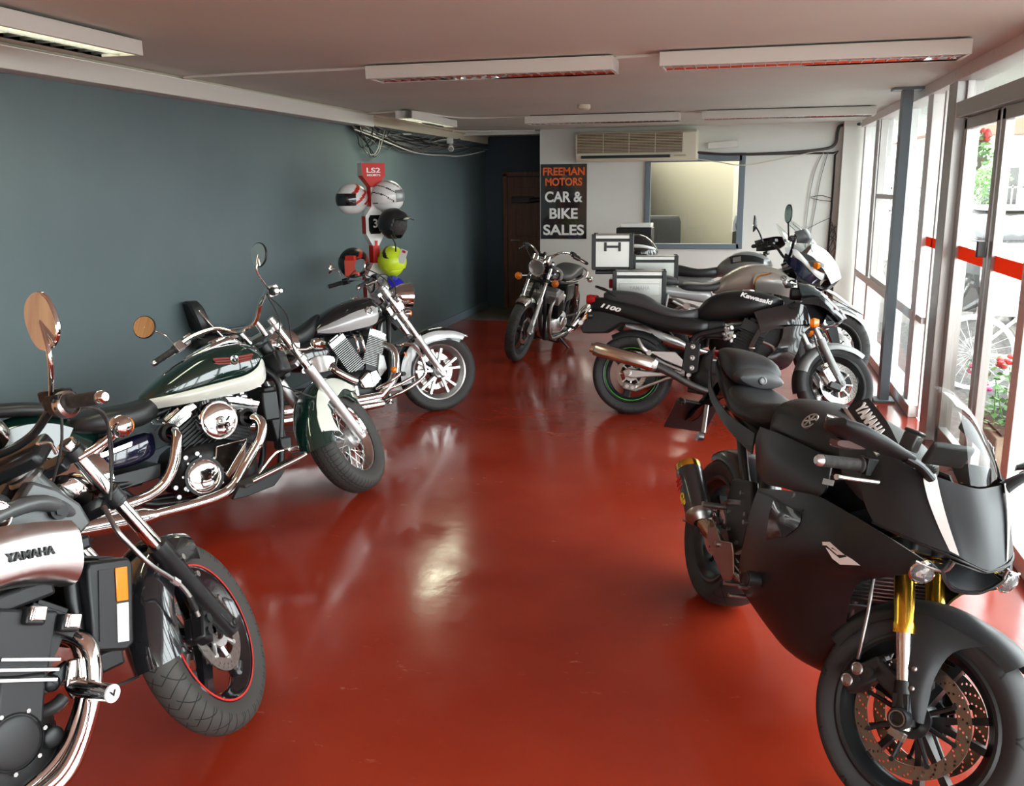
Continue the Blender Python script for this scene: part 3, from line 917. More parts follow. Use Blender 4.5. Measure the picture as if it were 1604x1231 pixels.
    def bars(s, pts, r=.012, m='chrome', grip=.12, grip_r=.017, grip_m='rubber', end_m='alu', lever=True, lever_m='alu', tank_r=True, housing='satin_black', F=1, ldz=0.):
        """pts: centre outwards for the left side (y>0); mirrored"""
        P = [Vector(p) for p in pts]
        full = [Vector((p.x, -p.y, p.z)) for p in P[::-1]] + (P[1:] if abs(P[0].y) < 1e-6 else P)
        hb = None
        if abs(P[0].y) < .05:
            hb = s.part(s.mb(F).tube(full, r, 12, res=5), 'handlebar', m)
        for sd in (-1, 1):
            e = Vector((P[-1].x, P[-1].y * sd, P[-1].z)); i = Vector((P[-2].x, P[-2].y * sd, P[-2].z))
            d = (e - i).normalized()
            if hb is None:
                hbx = s.part(s.mb(F).tube([i - d * .02, e], r, 12), 'clip_on_bar', m)
            g0 = e - d * grip
            gr = s.part(s.mb(F).tube([g0, g0 + d * .006, g0 + d * .012, e - d * .006, e], [grip_r + .005, grip_r + .006, grip_r, grip_r, grip_r + .002], 16), 'handgrip', grip_m)
            s.mb(F).tube([e, e + d * .012, e + d * .02], [grip_r, grip_r * .95, grip_r * .6], 16).build('bar_end', end_m, gr)
            sw_ = s.mb(F)
            c = g0 - d * .028
            rmx = d.to_track_quat('X', 'Z').to_matrix()
            sw_.box(c, (.05, .045, .05), rmx).cyl(c + V(-.02, 0, .01), c + V(-.032, 0, .012), .007, n=10).box(c + V(-.026, 0, -.012), (.008, .012, .008), rmx)
            sh = s.part(sw_, 'switch_housing', housing, bevel=.008)
            if lever:
                c2 = g0 - d * .07 + V(0, 0, ldz)
                f_ = Vector((.9, 0, .12)).normalized()
                o = s.mb(F)
                o.tube([c2 + f_ * .01, c2 + f_ * .05 + d * .02, c2 + f_ * .062 + d * .07, c2 + f_ * .055 + d * .13, c2 + f_ * .045 + d * .165, c2 + f_ * .05 + d * .185], [.009, .008, .006, .0055, .006, .0085], 8, res=3)
                lv = s.part(o, 'lever', lever_m)
                o = s.mb(F).box(c2 + f_ * .014, (.035, .035, .03), rmx)
                if tank_r:
                    o.box(c2 + f_ * .03 + V(0, 0, .022), (.05, .05, .03), rmx)
                o.build('lever_bracket', housing, lv, bevel=.005)
        return hb

    def mirror(s, base, mid, head, face, w, h, m='chrome', stem=.006, F=1, back='chrome', shape=2., depth=.03):
        o = s.mb(F).tube([base, mid, head], stem, 10, res=5)
        st_ = s.part(o, 'mirror', m)
        n = Vector(face).normalized()
        q = n.to_track_quat('Z', 'Y').to_matrix()
        H = Vector(head)
        rg = []
        N = 28
        for zz, k in ((-depth, .35), (-depth * .85, .6), (-depth * .5, .86), (-.006, 1.), (0, 1.0), (.002, .97)):
            rg.append([H + q @ Vector((math.copysign(abs(math.cos(2 * PI * j / N)) ** (2 / shape), math.cos(2 * PI * j / N)) * w / 2 * k, math.copysign(abs(math.sin(2 * PI * j / N)) ** (2 / shape), math.sin(2 * PI * j / N)) * h / 2 * k, zz)) for j in range(N)])
        s.mb(F).rings(rg).build('mirror_shell', back, st_)
        rg = []
        for zz, k in ((.0015, .93), (.0035, .93)):
            rg.append([H + q @ Vector((math.copysign(abs(math.cos(2 * PI * j / N)) ** (2 / shape), math.cos(2 * PI * j / N)) * w / 2 * k, math.copysign(abs(math.sin(2 * PI * j / N)) ** (2 / shape), math.sin(2 * PI * j / N)) * h / 2 * k, zz)) for j in range(N)])
        s.mb(F).rings(rg).build('mirror_glass', 'mirror_glass', st_)
        return st_

    def headlight(s, c, ax, r, dep, m='chrome', F=1):
        c = Vector(c); ax = Vector(ax).normalized()
        o = s.mb(F).lathe(c, ax, [(-dep, .012), (-dep * .95, r * .35), (-dep * .7, r * .68), (-dep * .35, r * .92), (0, r), (.008, r * 1.03), (.012, r * .97), (.004, r * .9), (-.01, r * .88), (-dep * .5, r * .5), (-dep * .55, .01)], 36)
        h = s.part(o, 'headlight', m)
        s.mb(F).lathe(c, ax, [(.004, r * .9), (.012, r * .7), (.018, r * .35), (.02, .001), (.012, .001), (.004, r * .6)], 36).build('lens', 'lens', h)
        return h

    def blinker(s, base, tip, r=.028, m='chrome', lens='amber', F=1, ax=None, name='indicator'):
        base, tip = Vector(base), Vector(tip)
        st_ = s.part(s.mb(F).tube([base, tip], .007, 10), name, m)
        A = Vector(ax or (1, 0, 0)).normalized()
        s.mb(F).lathe(tip - A * .01, A, [(-.035, .002), (-.03, r * .6), (-.012, r * .93), (.004, r), (.01, r), (.01, .001)], 24).build('indicator_shell', m, st_)
        s.mb(F).lathe(tip, A, [(-.002, r * .95), (.008, r * .9), (.016, r * .6), (.019, .001)], 24).build('lens', lens, st_)
        return st_

    def fender(s, F, cx, cz, r, a0, a1, hw, depth, m, name, n=28, edge=None, flare=0., th=.003, rend=None, parent=None, e=2.4):
        """mudguard: arch cross-section swept round (cx,cz) from a0 to a1 (degrees, 0 = forward, 90 = up)"""
        rows = []
        for i in range(n + 1):
            u = i / n
            a = R(a0 + (a1 - a0) * u)
            rr_ = r + (rend or 0) * max(0, u - .7) / .3 + flare * max(0, .25 - u) / .25
            k = 1.
            row = []
            for j in range(13):
                t_ = -1 + 2 * j / 12
                b_ = t_ * PI / 2
                yy = math.copysign(abs(math.sin(b_)) ** (2 / e), b_) * hw
                dr = (1 - abs(math.cos(b_)) ** (2 / e)) * depth * k
                row.append((cx + math.cos(a) * (rr_ - dr), yy, cz + math.sin(a) * (rr_ - dr)))
            rows.append(row)
        o = s.mb(F).patch(rows, th)
        return s.part(o, name, m, parent)

    def tubes(s, name, m, r, paths, mirror=False, F=0, res=5, n=12, parent=None):
        out = []
        for p in paths:
            for sd in ((1, -1) if mirror else (1,)):
                out.append(s.part(s.mb(F).tube([(q[0], q[1] * sd, q[2]) for q in p], r, n, res=res), name, m, parent))
        return out

    def plate(s, name, m, out, y0, y1, F=0, bevel=.004, parent=None, sm=0, mirror=False):
        pts = curve2(out, sm) if sm else out
        r_ = None
        for sd in ((1, -1) if mirror else (1,)):
            r_ = s.part(s.mb(F).prism(pts, y0 * sd, y1 * sd, sm=bool(sm)), name, m, parent, bevel=bevel)
        return r_

    def cylinder(s, name, base, top, w, d, nf, m, head_m=None, head_h=.05, mi=None, fin=.004, taper=1., parent=None, yaw=0):
        """finned engine cylinder from base to top (in the xz plane), w along the bike, d across"""
        base, top = Vector(base), Vector(top)
        ax = (top - base); L = ax.length; ax.normalize()
        zz = ax; yy = Vector((0, 1, 0)); xx = yy.cross(zz).normalized()
        rm = Matrix((xx, yy, zz)).transposed()
        o = s.mb().box(base + ax * L / 2, (w * .8, d * .8, L), rm, mi=1)
        for k in range(nf):
            h = L * (k + .5) / nf
            kk = 1 - (1 - taper) * (1 - k / nf)
            o.box(base + ax * h, (w * kk, d * kk, fin), rm)
        c = s.part(o, name, [m, 'engine_black'], parent, bevel=0)
        if head_m:
            o = s.mb().box(base + ax * (L + head_h / 2), (w * .98, d * .98, head_h), rm).box(base + ax * (L + head_h * 1.15), (w * .6, d * .8, head_h * .3), rm)
            for sx in (-.4, .4):
                for sy in (-.4, .4):
                    o.cyl(base + ax * (L + head_h) + xx * sx * w + yy * sy * d, base + ax * (L + head_h + .01) + xx * sx * w + yy * sy * d, .007, n=8)
            s.mb()
            o.build('cylinder_head', head_m, c, bevel=.006)
        return c

    def round_cover(s, name, c, r, dep, m, side=-1, ring=True, dome=.35, parent=None, bolts=0, cap=None):
        c = Vector(c)
        prof = [(-dep, r * .99), (0, r), (dep * .25, r * .97)] + [(dep * .25 + dep * dome * math.sin(a * PI / 2 / 6), r * .94 * math.cos(a * PI / 2 / 6)) for a in range(7)]
        o = s.mb().lathe(c, (0, side, 0), prof, 40)
        if ring:
            o.lathe(c, (0, side, 0), [(dep * .1, r * 1.0), (dep * .3, r * 1.03), (dep * .45, r * .97), (dep * .2, r * .95)], 40, closed=True)
        p = s.part(o, name, m, parent)
        if cap:
            s.mb().lathe(c, (0, side, 0), [(dep * .5, r * .24), (dep * .85, r * .24), (dep * .9, r * .18), (dep * .7, r * .12), (dep * .95, .001)], 24).build('centre_cap', cap, p)
        if bolts:
            o = s.mb()
            for k in range(bolts):
                a = 2 * PI * k / bolts
                q = c + V(math.cos(a) * r * 1.08, 0, math.sin(a) * r * 1.08)
                o.cyl(q + V(0, -side * .01, 0), q + V(0, side * .012, 0), .006, n=6)
            o.build('cover_bolts', 'steel', p)
        return p

    def panel(s, name, m, rows, th=.004, mirror=True, F=0, res=4, parent=None):
        """curved panel; rows that all start on the centre line are joined across it, others give one panel per side"""
        rows = [[tuple(p) for p in r] for r in rows]
        if mirror and all(abs(r[0][1]) < 1e-6 for r in rows):
            rows = [[(p[0], -p[1], p[2]) for p in r[:0:-1]] + r for r in rows]
            mirror = False
        o = None
        for sd in ((1, -1) if mirror else (1,)):
            o = s.part(s.mb(F).patch([[(p[0], p[1] * sd, p[2]) for p in r] for r in rows], th, res=res), name, m, parent)
        return o
    def bolts(s, name, m, lst, r=.008, n=8, parent=None, F=0):
        for a_, c_ in lst:
            s.part(s.mb(F).cyl(a_, c_, r, n=n), name, m, parent)
    def hull(s, name, m, secs, n=28, F=0, parent=None, sub=1):
        return s.part(s.mb(F).loft(secs, n), name, m, parent, sub=sub)
    def letters(s, txt, o, xd, yd, h, w, m, name='lettering', parent=None, bold=.004, shear=0., F=0, ext=.0015, bw=.012):
        t_ = text_mesh(name, txt, 1, ext / h, m, parent or s.root, bold=bw, shear=shear)
        xs = [v.co.x for v in t_.data.vertices]
        ysv = [v.co.y for v in t_.data.vertices]
        kx = w / (max(xs) - min(xs)); ky = h / (max(ysv) - min(ysv))
        for v in t_.data.vertices:
            v.co.x = (v.co.x - (max(xs) + min(xs)) / 2) * kx
            v.co.y = (v.co.y - (max(ysv) + min(ysv)) / 2) * ky
            v.co.z *= h
        mm = frame(o, xd, yd)
        t_.matrix_local = (s.FM @ mm) if F else mm
        return t_
    def caliper(s, c, n, F=1, m='satin_black', size=(.10, .045, .05), ang=0., pist=None):
        o = s.mb(F)
        rm = Matrix.Rotation(ang, 3, 'Y')
        c = Vector(c); sd = -1 if c.y < 0 else 1
        o.box(c, size, rm)
        o.box(c + rm @ V(0, -sd * size[1] * .8, 0), (size[0] * .8, size[1] * .7, size[2] * .8), rm)
        k = s.part(o, 'brake_caliper', m, bevel=.008)
        o = s.mb(F)
        for dx_ in (-.022, .022):
            q = c + rm @ V(dx_, sd * size[1] / 2, 0)
            o.cyl(q, q + V(0, sd * .008, 0), .014, n=18)
        o.build('piston_cap', pist or m, k)
        return k
# ================================================================ green and cream cruiser (second from the left)
b = Moto('motorcycle', (-3.159, 3.453, .909, .179, .698), 1.665, .323, .323, R(32), .143, 'dark green and cream cruiser with wire wheels and a round chrome air cleaner')
b.wheel(1, .323, .155, .218, 'wire', rim_m='chrome', tread='tread_zigzag', disc_r=.15, discs=(1,), disc_y=.07, hub=.05, rimw=.6)
b.wheel(0, .323, .155, .218, 'wire', rim_m='chrome', tread='tread_zigzag', disc_r=.14, discs=(-1,), disc_y=.08, hub=.06, rimw=.6)
b.forks(.105, .83, top_m='chrome', low_m='alu', split=.50, rt=.024, rl=.031, clamps=(.56, .79), clamp_m='satin')
# hub drum seen through the spokes
b.part(b.mb(1).lathe((1.665, 0, .323), (0, 1, 0), [(-.075, .02), (-.075, .05), (-.06, .062), (.05, .062), (.06, .03)], 32), 'wheel_hub', 'alu')
f = b.fender(1, 1.665, .335, .375, 52, 188, .098, .15, 'green', 'front_fender', n=34, rend=.05, th=.004, e=2.6)
# cream skirts with a scalloped edge on both sides of the front fender
for sd in (-1, 1):
    rows = []
    for i in range(26):
        a = R(54 + i * 122 / 25)
        r1_ = .352 if i < 22 else .36
        lo = .262 + .022 * math.sin(i * .42) - (.03 if i > 18 else 0)
        if i < 3: lo = .33 - .02 * i
        rows.append([(1.665 + math.cos(a) * q, sd * (.099 + (.004 if q < .34 else 0) - (.016 if q > .345 else 0)), .335 + math.sin(a) * q) for q in (r1_, (r1_ + lo) / 2 + .01, lo + .01, lo)])
    b.part(b.mb(1).patch(rows, .005), 'fender_skirt', 'cream', f)
# tank: dark green upper, cream lower flank
tank = b.hull('fuel_tank', 'green', [(.52, .70, .735, .03, 2.2), (.60, .67, .80, .10, 2.4), (.72, .675, .875, .145, 2.5), (.86, .685, .94, .168, 2.6), (1.00, .70, .965, .175, 2.6), (1.10, .72, .955, .165, 2.5), (1.17, .75, .91, .13, 2.4), (1.20, .80, .86, .06, 2.2)], n=36)
def side(pts, y):
    return [(x, y, z) for x, z in pts]
top = [(.535, .724), (.66, .735), (.80, .752), (.93, .768), (1.04, .785), (1.11, .82), (1.145, .865)]
mid_ = [(.545, .708), (.66, .713), (.80, .722), (.93, .735), (1.05, .752), (1.13, .79), (1.165, .86)]
bot = [(.57, .672), (.68, .677), (.80, .683), (.93, .69), (1.07, .703), (1.15, .745), (1.18, .85)]
yt = [-.055, -.128, -.163, -.178, -.177, -.160, -.128]
ym = [-.070, -.138, -.170, -.184, -.184, -.166, -.110]
yb = [-.050, -.115, -.145, -.158, -.158, -.140, -.085]
rows = [[(x, y, z) for (x, z), y in zip(P_, Y_)] for P_, Y_ in ((top, yt), (mid_, ym), (bot, yb))]
b.panel('tank_lower_panel', 'cream', rows, .006, parent=tank)
b.part(b.mb().tube([(p[0], p[1] - .004, p[2] + .001) for p in rows[0]], .0025, 8, res=4), 'pinstripe', 'green', tank)
# winged badge on the flank
bd = b.mb()
bx, bz = .985, .872
def wing(o, s_, dz):
    o.patch([[(bx + s_ * .025, -.172, bz + .012 - dz), (bx + s_ * .105, -.163, bz + .018 - dz)], [(bx + s_ * .025, -.178, bz + .004 - dz), (bx + s_ * (.11 - dz), -.168, bz + .008 - dz)]], .003)
for s_ in (-1, 1):
    for dz in (0, .013, .026):
        wing(bd, s_, dz)
dm('badge_red', (.38, .10, .09), .3, .4)
bdg = b.part(bd, 'tank_badge', 'badge_red', tank)
b.part(b.mb().lathe((bx, -.168, bz - .004), (0, -1, .15), [(0, .012), (.012, .014), (.014, .022), (.010, .025), (0, .025)], 28), 'badge_ring', 'chrome', bdg)
b.letters('V', (bx, -.184, bz - .004), (1, 0, 0), (0, 0, 1), .016, .016, 'black', 'badge_letter', bdg)
dash = b.hull('tank_console', 'chrome', [(.78, .895, .905, .02), (.84, .905, .935, .055, 2.6), (.94, .935, .975, .075, 2.8), (1.02, .945, 1.005, .07, 2.6), (1.07, .94, .985, .045, 2.4), (1.11, .93, .94, .015)], parent=tank)
b.part(b.mb().lathe((.975, 0, .975), (-.25, 0, 1), [(0, .052), (.012, .052), (.015, .046), (.010, .044), (.010, .001)], 32), 'speedometer', 'chrome', tank)
b.part(b.mb().lathe((1.055, .0, .985), (0, 0, 1), [(0, .032), (.012, .030), (.016, .02), (.017, .001)], 24), 'fuel_cap', 'chrome', tank)
# seats, rear fender, side covers
b.hull('rider_seat', 'vinyl', [(.16, .62, .66, .11, 3), (.22, .60, .71, .16, 3), (.34, .585, .715, .185, 3.2), (.46, .585, .71, .17, 3), (.56, .60, .735, .11, 2.8), (.62, .65, .755, .05, 2.4)])
b.hull('passenger_seat', 'vinyl', [(-.24, .745, .77, .06, 3), (-.18, .735, .805, .10, 3), (-.02, .73, .80, .125, 3), (.12, .70, .775, .12, 3), (.19, .665, .73, .09, 3)])
rf_ = b.fender(0, 0, .33, .40, 40, 205, .115, .20, 'green', 'rear_fender', n=34, th=.004, e=2.8)
for sd in (-1, 1):
    rows = [[(math.cos(R(a)) * q, sd * .119, .33 + math.sin(R(a)) * q) for q in (.36, .30, .25)] for a in range(60, 200, 8)]
    b.part(b.mb().patch(rows, .004), 'fender_skirt', 'green', rf_)
b.part(b.mb().loft([(-.46, .47, .53, .05, 3), (-.43, .45, .55, .06, 3), (-.39, .46, .54, .05, 3)], 20), 'tail_light', 'red_lens')
b.hull('side_cover', 'navy', [(.22, .42, .50, .10, 4), (.27, .40, .52, .145, 4), (.40, .40, .545, .155, 4), (.52, .42, .57, .135, 4), (.56, .46, .56, .09, 4)])
b.plate('side_badge', 'chrome', [(.27, .478), (.42, .512), (.425, .537), (.268, .503)], -.156, -.164, bevel=.002)
b.plate('lower_frame_cover', 'satin_black', [(.30, .30), (.54, .33), (.55, .40), (.28, .38)], -.13, .13)
# engine: two finned cylinders at 50 degrees round the air cleaner
b.cylinder('engine_cylinder', (.80, 0, .40), (.688, 0, .575), .155, .24, 11, 'engine_black', 'chrome', .06, fin=.0035)
b.cylinder('engine_cylinder', (.95, 0, .40), (1.015, 0, .590), .155, .24, 11, 'engine_black', 'chrome', .06, fin=.0035)
b.plate('valve_cover', 'chrome', [(.60, .600), (.62, .572), (.765, .652), (.745, .678), (.70, .665)], -.10, -.165, bevel=.006)
b.plate('valve_cover', 'chrome', [(.91, .685), (.925, .655), (.965, .640), (1.085, .605), (1.097, .633), (1.0, .672)], -.10, -.165, bevel=.006)
cr_ = b.hull('crankcase', 'engine_black', [(.58, .24, .40, .10, 4), (.64, .20, .46, .15, 4), (.80, .18, .48, .17, 4), (.98, .19, .46, .17, 4), (1.08, .23, .38, .11, 4)])
b.plate('crankcase_cover', 'chrome', [(.82, .44), (.99, .455), (.95, .33), (.86, .26), (.80, .36)], -.165, -.19, bevel=.006)
b.round_cover('clutch_cover', (.735, -.185, .30), .088, .035, 'chrome', bolts=0)
b.part(b.mb().lathe((.735, -.18, .30), (0, -1, 0), [(0, .10), (.02, .10), (.02, .088), (0, .088)], 40, closed=True), 'clutch_cover_base', 'engine_black', cr_)
ac = b.round_cover('air_cleaner', (.853, -.175, .57), .098, .06, 'chrome', cap='satin')
b.part(b.mb().box((.86, -.13, .55), (.16, .12, .13)).tube([(.86, 0, .58), (.86, -.14, .56)], .045, 16), 'intake_housing', 'plastic', bevel=.01)
o = b.mb()
for k in range(9):
    a = 2 * PI * k / 9 + .2
    b.bolts('engine_bolt', 'steel', [((.735 + .104 * math.cos(a), -.17, .30 + .104 * math.sin(a)), (.735 + .104 * math.cos(a), -.19, .30 + .104 * math.sin(a)))], .007, 6)
for x, z in ((.60, .22), (.64, .255), (.59, .27), (.66, .41), (.62, .40), (.72, .42)):
    b.bolts('engine_bolt', 'steel', [((x, -.15, z), (x, -.185, z))], .012)
# exhausts
e1 = b.part(b.mb().tube([(.60, -.12, .56), (.625, -.20, .54), (.612, -.225, .485), (.585, -.23, .40), (.53, -.23, .315), (.44, -.235, .265), (.30, -.24, .245), (.15, -.245, .235)], [.027, .027, .027, .027, .027, .027, .03, .034], 20, res=5), 'exhaust_pipe', 'chrome')
e2 = b.part(b.mb().tube([(1.0, -.12, .56), (1.055, -.19, .545), (1.062, -.225, .50), (1.03, -.235, .43), (.95, -.24, .335), (.86, -.245, .23), (.78, -.25, .195), (.65, -.25, .180), (.45, -.255, .172)], .028, 20, res=5), 'exhaust_pipe', 'chrome')
b.part(b.mb().tube([(.46, -.262, .172), (.40, -.265, .172), (-.46, -.275, .20), (-.50, -.275, .20)], [.028, .046, .05, .047], 24), 'silencer', 'chrome', e2)
b.part(b.mb().tube([(.16, -.25, .238), (.10, -.26, .25), (-.46, -.27, .30), (-.50, -.27, .30)], [.034, .046, .05, .047], 24), 'silencer', 'chrome', e1)
for c in ((.605, -.17, .545), (1.01, -.165, .56)):
    b.part(b.mb().lathe(c, (.2, -1, 0), [(-.03, .03), (-.03, .045), (.01, .048), (.02, .034)], 24), 'exhaust_flange', 'engine_black')
# frame, radiator, floorboard
b.tubes('frame_tube', 'satin_black', .018, [[(1.18, .07, .80), (1.24, .10, .70), (1.205, .12, .45), (1.15, .13, .24), (.95, .13, .19), (.5, .13, .20), (.35, .13, .30)]], mirror=True)
b.tubes('frame_tube', 'satin_black', .02, [[(1.25, 0, .84), (1.0, 0, .74), (.6, 0, .64), (.3, 0, .58), (.0, 0, .62)]])
b.part(b.mb().cyl((1.335, 0, .74), (1.225, 0, .93), .036), 'steering_head', 'satin_black')
b.part(b.mb().box((1.185, 0, .55), (.06, .26, .30), Matrix.Rotation(-.12, 3, 'Y')), 'radiator', 'plastic', bevel=.006)
b.part(b.mb().box((1.16, -.12, .60), (.09, .06, .16)), 'radiator_bracket', 'satin_black', bevel=.01)
b.part(b.mb().box((1.215, -.10, .385), (.07, .10, .07)), 'rectifier', 'satin_black', bevel=.01)
fb = b.plate('floorboard', 'rubber', [(.86, .225), (1.17, .305), (1.175, .32), (.86, .245)], -.27, -.40, mirror=True)
b.plate('floorboard_bracket', 'satin_black', [(.83, .165), (.88, .235), (1.15, .295), (1.11, .235), (1.06, .19), (.9, .165)], -.255, -.285, mirror=True)
b.part(b.mb().tube([(.90, -.41, .255), (1.17, -.41, .326), (1.20, -.40, .34), (1.19, -.27, .335)], .010, 10, res=4), 'floorboard_rail', 'chrome', fb)
b.part(b.mb().tube([(.98, -.30, .27), (1.08, -.31, .36), (1.14, -.33, .37)], .008, 10, res=4).box((1.15, -.35, .375), (.06, .07, .02)), 'brake_pedal', 'chrome', bevel=.003)
b.part(b.mb().box((1.03, -.25, .235), (.03, .03, .05)), 'footboard_mount', 'satin')
b.tubes('swingarm', 'satin_black', .024, [[(.45, .10, .33), (.2, .13, .33), (0, .13, .323)]], mirror=True)
b.tubes('shock_absorber', 'chrome', .024, [[(.38, .14, .60), (.06, .15, .38)]], mirror=True)
b.part(b.mb().cyl((.62, .16, .24), (.50, .34, .005), .012, .014).box((.50, .345, .006), (.06, .04, .01)), 'side_stand', 'chrome')
# handlebar and controls
b.bars([(1.12, 0, 1.02), (1.13, .07, 1.035), (1.10, .16, 1.10), (1.02, .27, 1.10), (.93, .35, 1.05), (.845, .415, 1.01)], r=.0125, m='chrome', grip=.13, grip_m='rubber', end_m='chrome', lever_m='chrome', housing='satin')
for sd in (-1, 1):
    b.part(b.mb(1).cyl((1.195, sd * .055, .96), (1.145, sd * .06, 1.035), .016), 'bar_riser', 'chrome')
b.mirror((.93, -.33, 1.07), (.80, -.38, 1.13), (.805, -.42, 1.205), (-1, .28, .12), .125, .125, stem=.0055, back='satin_black')
b.mirror((.95, .33, 1.07), (.96, .38, 1.16), (.90, .44, 1.235), (-1, -.3, .0), .125, .125, stem=.0055, back='satin_black')
b.headlight((1.43, 0, .93), (1, 0, -.05), .095, .16, F=1)
b.part(b.mb(1).tube([(1.30, -.10, .86), (1.36, -.16, .83), (1.38, -.23, .83)], .007, 10, res=3).cyl((1.355, -.235, .83), (1.40, -.235, .83), .032).sphere((1.355, -.235, .83), .032, 20, 12), 'indicator', 'chrome')
b.part(b.mb(1).tube([(1.30, .10, .86), (1.36, .16, .83), (1.38, .23, .83)], .007, 10, res=3).cyl((1.355, .235, .83), (1.40, .235, .83), .032).sphere((1.355, .235, .83), .032, 20, 12), 'indicator', 'chrome')
b.part(b.mb(1).box((1.24, 0, .80), (.10, .15, .13)), 'headlight_bracket', 'satin_black', bevel=.015)
b.tubes('brake_hose', 'rubber', .0045, [[(1.05, -.25, 1.08), (1.2, -.22, 1.0), (1.27, -.14, .86), (1.3, -.13, .75)], [(1.24, .02, .70), (1.36, -.05, .60), (1.52, -.10, .50), (1.60, -.11, .42)]], F=1)
b.tubes('clutch_cable', 'rubber', .004, [[(1.03, -.25, 1.09), (1.14, -.2, .98), (1.15, -.12, .86)], [(1.02, .25, 1.09), (1.16, .18, 1.0), (1.2, .1, .85)]], F=1)
b.caliper((1.53, .12, .43), None, ang=.6, m='alu')
VN = b

# ================================================================ V4 muscle bike (nearest on the left)
b = Moto('motorcycle', (-2.091, .921, 1.248, .197, .574), 1.59, .327, .325, R(29), .119, 'nearest left motorcycle with polished YAMAHA air scoop and red-striped front wheel')
b.wheel(1, .327, .112, .240, 'cast', 5, rim_m='black', tread='tread_lattice', disc_r=.14, disc_y=.055, disc_m='disc_drilled', line='red', sw=.05, hub=.05, rimw=.72, carrier='alu')
b.wheel(0, .325, .16, .20, 'cast', 5, rim_m='black', tread='tread_lattice', disc_r=.14, disc_y=.07, discs=(-1,), sw=.05)
b.forks(.098, .80, top_m='chrome', low_m='satin_black', split=.385, rt=.0215, rl=.031, clamps=(.60, .775), clamp_m='satin_black')
for sd in (-1, 1):
    b.part(b.mb(1).cyl(b.fork(.57, sd * .098), b.fork(.625, sd * .098), .031), 'fork_collar', 'satin_black', bevel=.004)
    b.part(b.mb(1).cyl(b.fork(.80, sd * .098), b.fork(.815, sd * .098), .026), 'fork_cap', 'chrome')
    for L_ in (.10, .22, .30):
        b.part(b.mb(1).cyl(b.fork(L_, sd * .12, .012), b.fork(L_, sd * .136, .012), .010, n=12), 'fork_bolt', 'steel')
b.caliper((1.435, -.10, .37), None, ang=-.9, m='satin_black', size=(.10, .045, .055))
b.caliper((1.435, .10, .37), None, ang=-.9, m='satin_black', size=(.10, .045, .055))
b.fender(1, 1.59, .327, .355, 72, 178, .072, .11, 'black', 'front_fender', n=26, th=.004, e=3)
b.part(b.mb(1).tube([(1.48, -.075, .655), (1.50, 0, .685), (1.48, .075, .655)], .014, 10, res=4), 'fork_brace', 'black')
b.part(b.mb(1).box((1.43, 0, .60), (.10, .15, .02), Matrix.Rotation(-.5, 3, 'Y')), 'fender_bracket', 'satin_black', bevel=.004)
b.tubes('brake_hose', 'steel', .0075, [[(1.23, -.10, .83), (1.205, -.12, .75), (1.235, -.125, .68), (1.275, -.13, .613), (1.35, -.135, .538), (1.385, -.135, .476), (1.405, -.122, .41)]], F=1)
b.part(b.mb(1).cyl((1.338, -.134, .55), (1.358, -.135, .53), .011, n=6), 'hose_union', 'alu')
b.part(b.mb(1).cyl((1.384, -.135, .476), (1.40, -.126, .43), .010, n=10), 'hose_guard', 'satin_black')
# scoop
scoop = [[(.80, .12, .885), (.90, .17, .905), (1.0, .20, .895), (1.108, .213, .868)], [(.80, .16, .86), (.90, .205, .875), (1.0, .222, .865), (1.112, .232, .840)], [(.80, .18, .81), (.90, .212, .82), (1.0, .228, .81), (1.108, .236, .790)], [(.81, .17, .76), (.90, .205, .775), (1.0, .222, .77), (1.10, .232, .745)], [(.83, .13, .735), (.90, .17, .750), (1.0, .19, .735), (1.085, .205, .705)], [(.85, .08, .735), (.92, .12, .745), (1.0, .14, .73), (1.072, .15, .698)]]
sc = b.panel('air_scoop', 'satin', scoop, .006)
b.panel('scoop_mouth', 'plastic', [[(1.10, .20, .865), (1.095, .12, .86)], [(1.10, .225, .79), (1.09, .12, .79)], [(1.075, .19, .71), (1.07, .12, .71)]], .01, parent=sc)
b.letters('YAMAHA', (.975, -.2335, .823), (1, -.075, -.145), (0, .10, 1), .024, .120, 'plastic', parent=sc, bw=.02, ext=.006)
b.part(b.mb().cyl((1.10, -.10, .775), (1.17, -.10, .765), .02).cyl((1.12, -.10, .775), (1.14, -.10, .772), .025), 'radiator_hose', 'plastic')
b.part(b.mb().box((1.17, -.09, .78), (.07, .06, .04)).sphere((1.16, -.10, .80), .022), 'radiator_neck', 'satin_black', bevel=.01)
# radiator with side cover, reflector and white strip
b.part(b.mb().box((1.19, 0, .60), (.05, .30, .26), Matrix.Rotation(.22, 3, 'Y')), 'radiator', 'engine_black', bevel=.004)
for sd in (-1, 1):
    y0, y1 = sd * .12, sd * .185
    q = b.mb().prism([(1.145, .738), (1.262, .712), (1.272, .690), (1.222, .475), (1.195, .462), (1.112, .495), (1.106, .52), (1.135, .72)], y0, y1)
    rs = b.part(q, 'radiator_side_cover', 'satin_black', bevel=.008)
    b.part(b.mb().prism([(1.165, .708), (1.205, .700), (1.152, .508), (1.122, .520)], y1, y1 + sd * .004), 'cover_inset', 'plastic', rs)
    b.part(b.mb().prism([(1.213, .698), (1.249, .690), (1.230, .598), (1.196, .606)], y1, y1 + sd * .006), 'reflector', 'amber', rs, bevel=.002)
    b.part(b.mb().prism([(1.195, .600), (1.229, .592), (1.205, .487), (1.172, .496)], y1, y1 + sd * .005), 'reflective_strip', 'white', rs, bevel=.001)
b.part(b.mb().box((1.16, -.12, .45), (.08, .08, .06)), 'horn', 'satin_black', bevel=.01)
